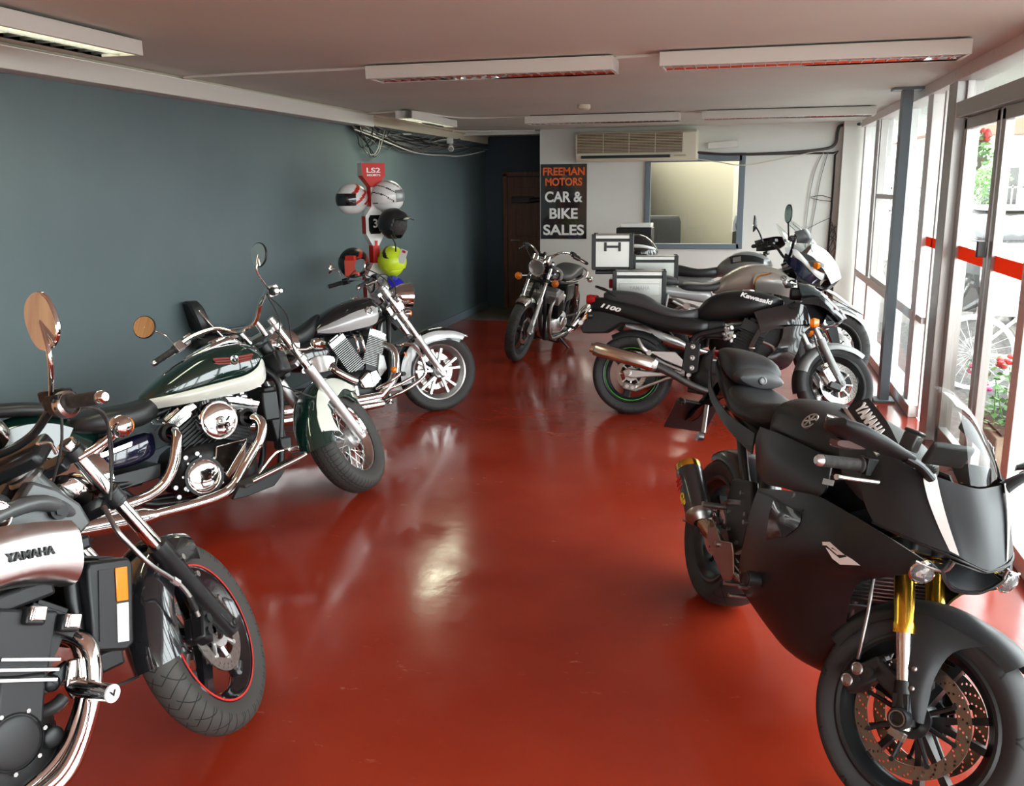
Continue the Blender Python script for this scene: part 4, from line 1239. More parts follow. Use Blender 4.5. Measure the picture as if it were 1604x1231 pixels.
# head frame, tank cover
b.part(b.mb().cyl((1.215, 0, .86), (1.10, 0, 1.04), .038), 'steering_head', 'frame_grey')
b.part(b.mb().lathe(tuple(Vector((1.125, 0, 1.0))), (-.48, 0, .88), [(-.02, .03), (-.02, .05), (-.01, .052), (0, .045), (.01, .050), (.02, .045), (.02, .02)], 28), 'head_bearing', 'steel')
for sd in (-1, 1):
    b.part(b.mb().prism([(1.10, .985), (1.165, .945), (1.22, .885), (1.24, .82), (1.18, .79), (1.10, .84), (1.02, .86), (.93, .87), (.93, .91), (1.03, .92)], sd * .03, sd * .085), 'frame_gusset', 'frame_grey', bevel=.01)
    b.part(b.mb().tube([(1.20, sd * .06, .86), (1.07, sd * .12, .93), (.85, sd * .15, .90), (.5, sd * .13, .74), (.2, sd * .12, .62)], .022, 14, res=5), 'frame_tube', 'frame_grey')
    b.part(b.mb().tube([(1.21, sd * .05, .83), (1.14, sd * .11, .76), (1.105, sd * .13, .62), (1.085, sd * .14, .45), (1.04, sd * .15, .31), (.90, sd * .15, .215), (.5, sd * .15, .20), (.3, sd * .12, .3)], .020, 14, res=5), 'frame_tube', 'satin_black')
    b.part(b.mb().cyl((1.145, sd * .08, .888), (1.145, sd * .105, .888), .026).cyl((1.145, sd * .1, .888), (1.145, sd * .112, .888), .016, n=6), 'frame_bolt', 'plastic')
b.hull('dummy_tank', 'frame_grey', [(.52, .80, .84, .10, 2.6), (.62, .78, .95, .16, 2.8), (.78, .80, 1.0, .165, 2.8), (.92, .86, 1.005, .15, 2.8), (1.02, .90, .985, .10, 2.6), (1.06, .92, .95, .05)])
b.round_cover('tank_emblem', (.955, -.150, .930), .04, .012, 'chrome', cap='black')
b.hull('rider_seat', 'vinyl', [(-.3, .78, .82, .10, 3), (-.2, .74, .86, .14, 3), (.05, .72, .85, .15, 3), (.18, .70, .78, .16, 3), (.40, .70, .79, .15, 3), (.55, .74, .84, .11, 3)])
b.hull('tail_section', 'black', [(-.42, .72, .74, .06, 3), (-.3, .66, .77, .10, 3), (0, .58, .74, .14, 3), (.3, .56, .72, .16, 3), (.5, .6, .76, .14, 3)])
# V4 engine
b.cylinder('engine_cylinder', (.86, 0, .42), (1.005, 0, .60), .15, .36, 1, 'engine_black', 'engine_black', .055)
b.cylinder('engine_cylinder', (.74, 0, .42), (.64, 0, .60), .15, .36, 1, 'engine_black', 'engine_black', .055)
for x, z in ((.962, .672), (1.045, .618)):
    q = b.mb().box((x, -.185, z - .012), (.055, .06, .045), Matrix.Rotation(.42, 3, 'Y'))
    p_ = b.part(q, 'camshaft_cap', 'satin_black', bevel=.008)
    b.part(b.mb().box((x + .002, -.219, z - .004), (.043, .012, .036), Matrix.Rotation(.42, 3, 'Y')).box((x - .012, -.226, z), (.008, .006, .034), Matrix.Rotation(.42, 3, 'Y')), 'chrome_cap_insert', 'chrome', p_, bevel=.003)
q = b.mb()
for k in range(3):
    q.box((.925 - k * .010, -.19, .560 - k * .023), (.155, .05, .009), Matrix.Rotation(.42, 3, 'Y'))
    q.box((.70, -.19, .54 - k * .023), (.12, .05, .009), Matrix.Rotation(-.5, 3, 'Y'))
b.part(q, 'polished_fin', 'satin', bevel=.001)
b.part(b.mb().box((.925, -.172, .60), (.16, .04, .17), Matrix.Rotation(.42, 3, 'Y')).box((.885, -.182, .465), (.12, .035, .13), Matrix.Rotation(.30, 3, 'Y')), 'cylinder_side_cover', 'engine_black', bevel=.008)
b.hull('crankcase', 'engine_black', [(.48, .22, .40, .12, 4), (.56, .19, .48, .18, 4), (.80, .18, .50, .19, 4), (.95, .20, .45, .17, 4), (1.02, .25, .36, .10, 4)])
b.round_cover('crankcase_cover', (.845, -.19, .375), .072, .03, 'engine_black', bolts=7)
b.round_cover('engine_plug', (.945, -.175, .336), .028, .03, 'engine_black')
b.round_cover('engine_mount', (.985, -.15, .462), .022, .035, 'engine_black')
b.part(b.mb().tube([(.93, -.17, .405), (.96, -.2, .415), (.985, -.2, .425)], .018, 14, res=3), 'coolant_hose', 'plastic')
b.part(b.mb().prism([(.955, .475), (1.04, .50), (1.06, .475), (1.0, .445), (.96, .44)], -.14, -.16), 'mount_bracket', 'satin_black', bevel=.004)
b.part(b.mb().box((.93, 0, .71), (.24, .34, .05)), 'air_box', 'plastic', bevel=.01)
# exhausts, highway peg bar
for k, (dz, y) in enumerate(((0, -.165), (-.02, -.21))):
    b.part(b.mb().tube([(1.05, -.05 - k * .05, .58), (1.085, y + .02, .53), (1.065, y, .42), (1.02, y, .33), (.95, y, .265 + dz), (.86, y, .235 + dz), (.7, y, .21 + dz), (.4, y - .01, .20 + dz), (.2, y, .20)], .023, 18, res=5), 'exhaust_pipe', 'chrome')
b.part(b.mb().tube([(.22, -.22, .2), (.1, -.24, .21), (-.35, -.26, .26), (-.4, -.26, .265)], [.025, .055, .055, .05], 24), 'silencer', 'chrome')
pb = b.part(b.mb().prism([(1.035, .505), (1.06, .50), (1.05, .42), (1.02, .40), (1.01, .44)], -.165, -.18), 'peg_bracket', 'chrome', bevel=.004)
b.part(b.mb().tube([(1.02, -.17, .435), (1.035, -.20, .428), (1.055, -.305, .415)], [.012, .024, .024], 20), 'highway_peg', 'chrome', pb)
b.part(b.mb().lathe((1.055, -.305, .415), (.15, -1, -.1), [(0, .024), (.006, .024), (.007, .019), (.004, .018), (.004, .001)], 24), 'peg_end', 'white', pb)
b.letters('V', (1.056, -.3115, .4145), (1, .15, 0), (-.1, 0, 1), .016, .02, 'black', 'peg_letter', pb, bold=.002)
b.part(b.mb().tube([(1.05, -.21, .41), (.99, -.235, .33), (.93, -.24, .27), (.86, -.24, .245), (.72, -.24, .24)], .013, 14, res=5), 'crash_bar', 'chrome')
b.part(b.mb().cyl((.5, -.15, .33), (.5, -.30, .33), .016).cyl((.5, .15, .33), (.5, .30, .33), .016), 'foot_peg', 'rubber')
b.tubes('swingarm', 'engine_black', .028, [[(.45, .11, .33), (0, .13, .325)]], mirror=True)
b.part(b.mb().cyl((.55, .16, .22), (.47, .34, .005), .012, .014).box((.47, .35, .006), (.06, .04, .01)), 'side_stand', 'satin_black')
b.part(b.mb().tube([(1.07, .02, .41), (1.2, -.02, .33), (1.32, -.0, .31)], .005, 8, res=4), 'overflow_hose', 'rubber')
# cockpit
b.bars([(1.10, 0, 1.075), (1.10, .08, 1.085), (1.07, .17, 1.115), (1.02, .24, 1.12), (.985, .28, 1.10), (.945, .385, 1.068)], r=.012, m='satin_black', grip=.12, grip_r=.018, grip_m='rubber', end_m='chrome', lever_m='satin_black', housing='satin_black')
b.part(b.mb(1).lathe((1.0, -.262, 1.10), (-.35, -1, -.3), [(-.01, .03), (-.01, .036), (.012, .036), (.02, .028)], 24), 'throttle_collar', 'satin')
b.part(b.mb(1).box((1.05, -.22, 1.135), (.055, .07, .03)).box((1.045, -.265, 1.12), (.02, .02, .02)), 'brake_reservoir', 'satin_black', bevel=.006)
b.part(b.mb(1).box((1.005, -.235, 1.118), (.012, .025, .012)), 'kill_switch', 'red', bevel=.003)
b.mirror((1.0, -.235, 1.135), (.905, -.33, 1.20), (.935, -.335, 1.305), (-1, .45, .12), .125, .150, stem=.007, shape=2.4)
b.mirror((1.0, .235, 1.135), (.93, .34, 1.20), (.945, .35, 1.30), (-1, -.45, .12), .125, .150, stem=.007, shape=2.4)
g_ = b.part(b.mb(1).lathe((1.085, .045, 1.155), (-.80, 0, .62), [(-.07, .02), (-.06, .045), (-.02, .056), (.008, .057), (.012, .052), (.006, .049)], 36), 'speedometer', 'chrome')
b.part(b.mb(1).lathe((1.085, .045, 1.155), (-.80, 0, .62), [(.003, .05), (.004, .001)], 36), 'dial_face', 'dial', g_)
b.part(b.mb(1).box((1.075, .045, 1.1635), (.003, .04, .004), Matrix.Rotation(.4, 3, 'X')), 'dial_needle', 'black', g_)
b.part(b.mb(1).box((1.12, 0, 1.04), (.12, .17, .05), Matrix.Rotation(-.5, 3, 'Y')), 'instrument_bracket', 'satin_black', bevel=.015)
b.headlight((1.36, 0, .93), (1, 0, -.05), .09, .14, m='chrome')
for sd in (-1, 1):
    iv = b.part(b.mb(1).tube([(1.20, sd * .11, .985), (1.25, sd * .17, 1.0), (1.265, sd * .225, 1.02)], .010, 12, res=3), 'indicator', 'chrome')
    b.part(b.mb(1).sphere((1.26, sd * .235, 1.022), (.034, .034, .034), 24, 16), 'indicator_shell', 'chrome', iv)
    b.part(b.mb(1).cyl((1.275, sd * .235, 1.022), (1.288, sd * .235, 1.022), .027), 'lens', 'amber', iv)
b.tubes('control_cable', 'rubber', .004, [[(1.03, -.25, 1.10), (1.12, -.28, 1.06), (1.22, -.2, .98), (1.23, -.14, .86)], [(1.02, -.23, 1.09), (1.14, -.26, 1.07), (1.25, -.19, .98), (1.24, -.12, .84)], [(1.02, .24, 1.10), (1.13, .2, 1.05), (1.19, .1, .93)], [(1.04, -.22, 1.10), (1.07, -.16, 1.02), (1.14, -.05, .95)]], F=1)
b.part(b.mb(1).tube([(1.17, -.075, 1.02), (1.145, -.085, 1.05), (1.10, -.08, 1.055)], .006, 10, res=3), 'chrome_hook', 'chrome')
b.part(b.mb(1).sphere((1.12, -.02, 1.02), .014, 14, 8), 'chrome_stud', 'chrome')
VM = b
# ================================================================ silver and black V-twin cruiser by the helmet stand
b = Moto('motorcycle', (-3.289, 5.563, .892, .213, -.248), 1.62, .32, .32, R(31), .14, 'silver and black V-twin cruiser with five-spoke cast wheels below the helmet stand')
b.wheel(1, .32, .135, .226, 'double', 5, rim_m='satin', tread='tread_street', disc_r=.15, discs=(1,), disc_y=.06, sw=.022, hub=.05, rimw=.7)
b.wheel(0, .32, .16, .21, 'double', 5, rim_m='satin', tread='tread_street', disc_r=.14, discs=(1,), disc_y=.07, sw=.022)
b.forks(.11, .82, top_m='chrome', low_m='alu', split=.36, rt=.0215, rl=.029, clamps=(.58, .79), clamp_m='alu')
for sd in (-1, 1):
    b.part(b.mb(1).cyl(b.fork(.52, sd * .11), b.fork(.60, sd * .11), .031), 'fork_shroud', 'alu', bevel=.004)
    b.part(b.mb(1).cyl(b.fork(.74, sd * .11), b.fork(.83, sd * .11), .030, .028), 'fork_cap', 'alu', bevel=.006)
f = b.fender(1, 1.62, .32, .352, 52, 192, .082, .10, 'black', 'front_fender', n=34, flare=.03, e=2.4)
for sd in (-1, 1):
    rows = []
    for i in range(30):
        a = R(50 + i * 141 / 29)
        r_o = .332 + (.028 * max(0, (6 - i) / 6)); lo = .262 + (.052 * max(0, (9 - i) / 9)) - .006 * math.sin(i * .3)
        rows.append([(1.62 + math.cos(a) * q, sd * (.084 - (.012 if q == r_o else 0)), .32 + math.sin(a) * q) for q in (r_o, (r_o + lo) / 2, lo)])
    b.part(b.mb(1).patch(rows, .004), 'fender_skirt', 'silver_paint', f)
b.part(b.mb(1).loft([(1.80, .575, .625, .03, 2.5), (1.84, .568, .612, .045, 2.5), (1.89, .56, .592, .03, 2.4), (1.905, .568, .580, .008)], 20), 'fender_tip', 'chrome', f)
b.part(b.mb(1).box((1.335, -.095, .50), (.012, .006, .035), Matrix.Rotation(-.5, 3, 'Y')), 'fender_reflector', 'amber', f)
tank = b.hull('fuel_tank', 'black', [(.545, .70, .745, .04, 2.2), (.62, .685, .83, .10, 2.5), (.74, .69, .90, .145, 2.6), (.88, .70, .945, .165, 2.6), (1.02, .72, .968, .165, 2.6), (1.10, .74, .955, .145, 2.5), (1.155, .77, .90, .10, 2.3), (1.175, .80, .86, .05)], n=36)
top = [(.60, .748), (.70, .795), (.80, .838), (.90, .872), (1.0, .890), (1.06, .872), (1.085, .84)]
bo = [(.60, .728), (.70, .712), (.80, .713), (.90, .722), (1.0, .735), (1.06, .755), (1.088, .80)]
yt = [-.085, -.118, -.138, -.147, -.148, -.150, -.142]; ym = [-.095, -.140, -.166, -.178, -.176, -.166, -.145]; yb = [-.090, -.118, -.138, -.148, -.150, -.148, -.143]
md = [((a_[0] + c_[0]) / 2, (a_[1] + c_[1]) / 2) for a_, c_ in zip(top, bo)]
b.panel('tank_side_panel', 'silver_paint', [[(x, y, z) for (x, z), y in zip(P_, Y_)] for P_, Y_ in ((top, yt), (md, ym), (bo, yb))], .005, parent=tank)
eb = b.part(b.mb().lathe((.995, -.168, .845), (0, -1, .25), [(0, .034), (.008, .032), (.010, .026), (.006, .025), (.006, .001)], 28), 'tank_emblem', 'chrome', tank)
b.part(b.mb().prism([(.975, .85), (1.0, .862), (1.02, .852), (1.005, .842), (1.012, .828), (.990, .838), (.972, .832)], -.176, -.180), 'emblem_mark', 'black', eb)
b.part(b.mb().lathe((.98, 0, .955), (-.15, 0, 1), [(0, .04), (.012, .038), (.018, .03), (.02, .001)], 24), 'fuel_cap', 'chrome', tank)
b.hull('rider_seat', 'vinyl', [(-.05, .70, .76, .11, 3), (.05, .66, .76, .14, 3), (.2, .64, .74, .155, 3), (.4, .64, .75, .15, 3), (.54, .66, .80, .11, 3), (.62, .72, .86, .06, 2.6), (.68, .80, .88, .03)])
b.hull('passenger_seat', 'vinyl', [(-.27, .72, .77, .08, 3), (-.2, .70, .80, .11, 3), (-.05, .69, .80, .12, 3), (.02, .70, .78, .09, 3)])
sb_ = b.part(b.mb().tube([(-.05, -.12, .70), (-.16, -.12, .84), (-.24, -.085, .98), (-.26, 0, 1.0), (-.24, .085, .98), (-.16, .12, .84), (-.05, .12, .70)], .010, 12, res=5), 'sissy_bar', 'chrome')
q = b.mb()
rg = []
for x, k in ((-.055, .85), (-.04, 1), (.02, 1), (.035, .85)):
    rg.append([(-.215 + x - .30 * (z_ - .93), math.copysign(abs(math.cos(a_)) ** .6, math.cos(a_)) * .105 * k, z_) for a_ in [2 * PI * j / 28 for j in range(28)] for z_ in [.925 + math.copysign(abs(math.sin(a_)) ** .7, math.sin(a_)) * .115 * k]])
q.rings(rg)
b.part(q, 'backrest_pad', 'vinyl', sb_)
b.plate('luggage_rack', 'satin_black', [(-.16, .80), (.12, .815), (.12, .835), (-.16, .822)], -.09, .09)
rf_ = b.fender(0, 0, .32, .385, 30, 190, .10, .17, 'black', 'rear_fender', n=30, e=2.8)
b.part(b.mb().loft([(-.43, .50, .56, .05, 3), (-.40, .48, .58, .06, 3), (-.36, .49, .57, .05, 3)], 20), 'tail_light', 'red_lens')
b.hull('side_cover', 'black', [(.34, .50, .60, .11, 3), (.40, .46, .67, .15, 3), (.52, .45, .70, .16, 3), (.64, .46, .66, .15, 3), (.70, .50, .60, .10, 3)])
b.plate('side_chrome_cover', 'chrome', [(.40, .45), (.60, .44), (.655, .47), (.66, .54), (.55, .56), (.46, .53)], -.15, -.172, sm=3)
b.cylinder('engine_cylinder', (.865, 0, .42), (.745, 0, .63), .145, .25, 17, 'fin_metal', 'alu', .045, fin=.0042)
b.cylinder('engine_cylinder', (.975, 0, .44), (1.06, 0, .645), .145, .25, 17, 'fin_metal', 'alu', .045, fin=.0042)
b.plate('cylinder_base', 'engine_black', [(.80, .395), (.855, .36), (.93, .44), (.88, .475)], -.12, .12)
b.plate('cylinder_base', 'engine_black', [(.925, .38), (1.02, .36), (1.05, .43), (.935, .475)], -.12, .12)
b.hull('crankcase', 'engine_black', [(.62, .20, .36, .10, 4), (.70, .17, .42, .15, 4), (.86, .16, .44, .16, 4), (1.02, .18, .42, .15, 4), (1.08, .22, .34, .10, 4)])
b.plate('crankcase_cover', 'chrome', [(.825, .345), (.90, .40), (1.005, .372), (.99, .30), (.93, .27), (.85, .275)], -.15, -.20, bevel=.015)
b.plate('crankcase_cover', 'satin', [(.92, .39), (.97, .40), (1.0, .33), (.93, .29)], -.20, -.208, bevel=.003)
b.plate('engine_side_cover', 'silver_paint', [(1.05, .52), (1.09, .50), (1.10, .40), (1.03, .34), (1.02, .40)], -.10, -.14)
for x in (.855, .905):
    b.part(b.mb().tube([(x, -.05, .70), (x + .012, -.13, .68), (x + .03, -.135, .56), (x + .03, -.06, .54)], .011, 12, res=4), 'intake_tube', 'chrome')
b.part(b.mb().box((.90, 0, .60), (.14, .16, .14)), 'air_box', 'plastic', bevel=.01)
b.part(b.mb().tube([(.70, -.1, .52), (.64, -.19, .45), (.74, -.2, .37), (.80, -.19, .34)], .028, 16, res=4), 'exhaust_pipe', 'chrome')
e_ = b.part(b.mb().tube([(1.10, -.08, .60), (1.16, -.17, .52), (1.12, -.2, .34), (1.0, -.205, .225), (.9, -.21, .205), (.3, -.23, .20)], .032, 18, res=5), 'exhaust_pipe', 'chrome')
b.part(b.mb().tube([(.62, -.22, .20), (.5, -.235, .2), (-.4, -.25, .22), (-.44, -.25, .22)], [.033, .05, .052, .048], 22), 'silencer', 'chrome', e_)
b.part(b.mb().tube([(.98, -.215, .148), (.45, -.235, .14), (-.35, -.25, .16)], [.028, .042, .046], 20), 'silencer', 'chrome')
b.part(b.mb().cyl((.80, -.17, .22), (.795, -.175, .305), .026, .022), 'starter_cover', 'chrome')
for pts in ([(.96, -.18, .26), (1.06, -.27, .31), (1.13, -.30, .36)], [(.98, -.2, .235), (1.12, -.25, .27), (1.24, -.28, .315)]):
    b.part(b.mb().tube(pts, .0125, 12, res=3), 'foot_control', 'chrome')
b.part(b.mb().cyl((1.13, -.22, .345), (1.13, -.33, .345), .016), 'foot_peg', 'rubber')
b.part(b.mb().sphere((1.10, -.235, .385), .024, 16, 10), 'side_marker', 'amber')
o = b.mb().tube([(1.22, 0, .56), (1.22, -.12, .565), (1.30, -.20, .555), (1.345, -.24, .47), (1.362, -.25, .38), (1.345, -.25, .305), (1.2, -.22, .225), (1.06, -.12, .165)], .014, 12, res=5)
b.part(o, 'crash_bar', 'chrome')
b.part(b.mb().tube([(1.22, 0, .56), (1.22, .12, .565), (1.30, .20, .555), (1.345, .24, .47), (1.362, .25, .38), (1.345, .25, .305), (1.2, .22, .225), (1.06, .12, .165)], .014, 12, res=5), 'crash_bar', 'chrome')
b.tubes('frame_tube', 'satin_black', .020, [[(1.22, .05, .80), (1.19, .09, .70), (1.15, .10, .45), (1.08, .11, .20), (.95, .12, .15), (.45, .12, .16), (.35, .12, .3)]], mirror=True)
b.tubes('frame_tube', 'satin_black', .024, [[(1.26, 0, .80), (1.0, 0, .73), (.6, 0, .62), (.2, 0, .60)]])
b.part(b.mb().cyl((1.32, 0, .70), (1.20, 0, .90), .036), 'steering_head', 'satin_black')
b.part(b.mb().box((1.17, 0, .40), (.05, .16, .30)), 'oil_cooler', 'plastic', bevel=.006)
b.tubes('swingarm', 'satin_black', .026, [[(.45, .12, .32), (0, .13, .32)]], mirror=True)
b.part(b.mb().cyl((.78, .15, .16), (.66, .34, .006), .012, .014).box((.66, .35, .007), (.07, .04, .01)), 'side_stand', 'chrome')
b.part(b.mb().lathe((1.10, -.12, .155), (0, 0, -1), [(-.05, .012), (0, .014), (.01, .028), (.02, .045), (.024, .02)], 20), 'frame_slider', 'chrome')
b.bars([(1.13, 0, 1.0), (1.14, .07, 1.02), (1.12, .17, 1.085), (1.06, .28, 1.10), (.99, .36, 1.075), (.92, .425, 1.055)], r=.0125, grip=.13, end_m='chrome', lever_m='chrome', housing='satin_black')
b.mirror((1.0, .33, 1.09), (1.0, .38, 1.17), (.93, .42, 1.20), (-1, .2, .15), .15, .095, stem=.006, shape=2.6)
b.mirror((1.0, -.33, 1.09), (1.0, -.38, 1.17), (.95, -.42, 1.21), (-1, -.2, .15), .15, .095, stem=.006, shape=2.6)
b.headlight((1.44, 0, .945), (1, 0, -.08), .10, .17)
b.part(b.mb(1).lathe((1.21, 0, 1.03), (-.7, 0, .75), [(-.06, .02), (-.05, .05), (-.01, .062), (.01, .062), (.012, .052), (.006, .001)], 30), 'speedometer', 'chrome')
b.part(b.mb(1).box((1.30, 0, .86), (.16, .13, .10), Matrix.Rotation(-.4, 3, 'Y')), 'headlight_bracket', 'chrome', bevel=.02)
for sd in (-1, 1):
    b.blinker((1.32, sd * .06, .82), (1.385, sd * .13, .815), r=.028, ax=(1, 0, 0))
b.tubes('control_cable', 'rubber', .0045, [[(1.02, -.3, 1.10), (1.18, -.26, 1.13), (1.30, -.1, 1.02), (1.3, -.02, .9)], [(1.03, .3, 1.10), (1.16, .3, 1.18), (1.32, .15, 1.06), (1.3, .03, .85)], [(1.0, .3, 1.09), (1.18, .22, 1.12), (1.28, .1, 1.0)], [(1.22, -.12, .78), (1.36, -.13, .62), (1.45, -.13, .47)]], F=1)
VI = b

# ---------------------------------------------------------------- helmet stand with helmets
hs = empty('helmet_stand', (-3.10, 7.55, 0)); hs.rotation_euler = (0, 0, R(45)); tag(hs, 'red and white helmet display tower against the dark wall', 'display stand')
def slab(pts, y0, y1, name, m_, m2=None):
    q = MB()
    n = len(pts)
    a = [q.v((p[0], y0, p[1])) for p in pts]; c = [q.v((p[0], y1, p[1])) for p in pts]
    q.f(a[::-1], 0, False); q.f(c, 0, False)
    for i in range(n):
        q.f([a[i], a[(i + 1) % n], c[(i + 1) % n], c[i]], (0 if (m2 is None or abs(pts[i][0] - pts[(i + 1) % n][0]) > .03) else 1), False)
    return q.build(name, [m_, m2] if m2 else m_, hs)
slab([(-.105, 1.965), (.105, 1.965), (.105, 1.86), (.028, 1.765), (-.028, 1.765), (-.105, 1.86)], -.05, .05, 'header', 'red', 'white')
slab([(-.028, 1.765), (.028, 1.765), (.028, 1.60), (.085, 1.52), (.085, 1.37), (.03, 1.27), (-.03, 1.27), (-.085, 1.37), (-.085, 1.52), (-.028, 1.60)], -.04, .05, 'upper_tower', 'white', 'red')
slab([(-.03, 1.27), (.03, 1.27), (.03, 1.12), (-.03, 1.12)], -.045, .05, 'red_band', 'red')
slab([(-.03, 1.12), (.03, 1.12), (.10, 1.0), (.10, .80), (.03, .70), (.03, .5), (.14, .3), (.14, .02), (-.14, .02), (-.14, .3), (-.03, .5), (-.03, .70), (-.10, .80), (-.10, 1.0)], -.04, .05, 'lower_tower', 'white', 'red')
MB().box((0, .0, .01), (.5, .4, .02)).build('base_plate', 'white', hs, bevel=.004)
MB().prism([(-.045, 1.53), (.045, 1.53), (.06, 1.50), (.06, 1.40), (.045, 1.37), (-.045, 1.37), (-.06, 1.40), (-.06, 1.50)], -.042, -.047).build('number_plate', 'black', hs)
for nm, tx, z, w_, h_, m_ in (('lettering', 'LS2', 1.905, .125, .042, 'white_letter'), ('lettering', 'HELMETS', 1.865, .12, .018, 'white_letter'), ('number', '3', 1.46, .04, .075, 'white_letter')):
    t_ = text_mesh(nm, tx, 1, .001, m_, hs, bold=.02)
    xs = [v.co.x for v in t_.data.vertices]; yy = [v.co.y for v in t_.data.vertices]
    t_.matrix_local = frame((-(max(xs) + min(xs)) / 2 * w_ / (max(xs) - min(xs)), -.052 if tx != '3' else -.049, z - (max(yy) + min(yy)) / 2 * h_ / (max(yy) - min(yy))), (1, 0, 0), (0, 0, 1)) @ Matrix.Diagonal((w_ / (max(xs) - min(xs)), h_ / (max(yy) - min(yy)), 1, 1))
MB().box((.0, -.048, 1.29), (.022, .008, .045)).build('red_logo', 'red', hs)
o = MB()
for x, z in ((-.13, 1.62), (.13, 1.62), (.15, 1.40), (-.15, 1.10), (.14, 1.10), (.1, .93)):
    o.tube([(0, 0, z), (x * math.cos(R(45)), -x * math.sin(R(45)), z)], .012, 8)
o.build('holder_arms', 'steel', hs)

def helmet(loc, rz, mats, label, group=None, full=True, visor=True, chin_open=False, tilt=0., peak=False, thr=.45):
    """mats: shell, accent, visor. faces +x before rotation"""
    r = empty('helmet', loc); r.rotation_euler = (0, tilt, rz); tag(r, label, 'helmet', group)
    q = MB()
    N, K = 64, 44
    rings = []
    for i in range(K + 1):
        ph = -PI * .37 + (PI * .87) * i / K
        ring = []
        for j in range(N):
            a = 2 * PI * j / N
            cx_, cy_ = math.cos(a), math.sin(a)
            rx, ry, rz_ = .142, .122, .135
            k = math.cos(ph)
            x = cx_ * k * rx * (1.03 if cx_ < 0 else 1.0); y = cy_ * k * ry; z = math.sin(ph) * rz_
            if full and cx_ > .3 and z < -.02: x += .022 * (cx_ - .3) * min(1, (-z - .02) / .06)
            if z < -.05: x *= .94; y *= .93
            ring.append((x, y, z))
        rings.append(ring)
    op = lambda c: (c.x > .055 and -.055 < c.z < .040) if full else (c.x > .045 and c.z < .045 and (c.x > .07 or c.z < -.03 or c.x > .045 + .35 * (c.z + .03) + .0))
    vs = [[q.v(p) for p in rg] for rg in rings]
    for i in range(K):
        for j in range(N):
            f4 = [vs[i][j], vs[i][(j + 1) % N], vs[i + 1][(j + 1) % N], vs[i + 1][j]]
            c = sum((v.co for v in f4), Vector()) / 4
            if op(c): continue
            st = math.sin(c.x * 55 + c.z * 70 + c.y * 20) > thr and c.z > -.05
            q.f(f4, 1 if st and len(mats) > 1 and mats[1] else 0)
    sh = q.build('helmet_shell', [mats[0], mats[1] or mats[0]], r)
    sm = sh.modifiers.new('solid', 'SOLIDIFY'); sm.thickness = .008; sm.offset = -1
    MB().sphere((-.006, 0, -.005), (.122, .104, .115), 24, 16, zmin=-.75, zmax=1).build('helmet_lining', 'rubber', r)
    if full and visor:
        rows = []
        for i in range(7):
            z = -.052 + .100 * i / 6
            k = math.sqrt(max(0, 1 - (z / .135) ** 2)) * 1.035
            rows.append([(math.cos(a) * .142 * k, math.sin(a) * .122 * k, z) for a in [R(-76 + 152 * j / 16) for j in range(17)]])
        MB().patch(rows, .003).build('visor', mats[2], r)
    if peak:
        MB().patch([[(.06, y, .112 - y * y * 3) for y in (-.09, -.05, 0, .05, .09)], [(.13, y, .085 - y * y * 3) for y in (-.09, -.05, 0, .05, .09)], [(.19, y * .8, .06 - y * y * 2) for y in (-.09, -.05, 0, .05, .09)]], .004, res=3).build('peak', mats[0], r)
    return r
def place_h(px_, py_, pz_): return (hs.location.x + px_, hs.location.y + py_, pz_)
helmet(place_h(-.165, -.05, 1.665), R(-125), ('white', 'red', 'black'), 'white, red and black full-face helmet on the left of the stand, top row')
helmet(place_h(.135, .02, 1.685), R(40), ('white', 'satin_black', 'grey_paint'), 'white helmet with black marks on the right of the stand, top row', tilt=-.1, thr=.93)
hh = helmet(place_h(.215, -.06, 1.455), R(-12), ('matte_black', None, 'black'), 'matte dark grey open-face helmet on the right of the stand', full=False)
MB().patch([[(.045, y, .062 - y * y * 2) for y in (-.10, -.05, 0, .05, .10)], [(.11, y, .056 - y * y * 2) for y in (-.09, -.05, 0, .05, .09)], [(.160, y * .8, .045 - y * y * 2) for y in (-.09, -.05, 0, .05, .09)]], .006, res=3).build('peak', 'matte_black', hh)
MB().tube([(.02, -.09, -.09), (.05, -.07, -.16), (.045, -.06, -.23)], .006, 8, res=3).build('chin_strap', 'plastic', hh)
helmet(place_h(-.20, .0, 1.115), R(-110), ('satin_black', 'red', 'black'), 'black and red full-face helmet on the left of the stand, lower row')
helmet(place_h(.165, -.02, 1.135), R(-60), ('lime', 'satin_black', 'lime'), 'fluorescent yellow and black helmet on the right of the stand', tilt=.12, thr=.3)
helmet(place_h(.19, -.10, .885), R(-50), ('blue', 'white', 'black'), 'blue helmet with white and green trim low on the right of the stand')
t_ = MB().box((hs.location.x + .305, hs.location.y - .12, 1.185), (.062, .003, .12), Matrix.Rotation(.35, 3, 'Y')).box((hs.location.x + .318, hs.location.y - .122, 1.225), (.03, .003, .02), Matrix.Rotation(.35, 3, 'Y'), mi=1)
tag(t_.build('price_tag', ['white', 'red']), 'white paper price tag hanging beside the yellow helmet', 'tag')
bx_ = empty('red_box', (hs.location.x - .135, hs.location.y - .19, 1.085)); tag(bx_, 'small translucent red box on the stand beside the black and red helmet', 'box')
dm('coral', (.85, .12, .08), .35)
MB().box((0, 0, 0), (.125, .05, .145)).build('box_body', 'coral', bx_, bevel=.01)
MB().box((-.01, 0, .082), (.09, .045, .05)).build('box_lid', 'red', bx_, bevel=.006)
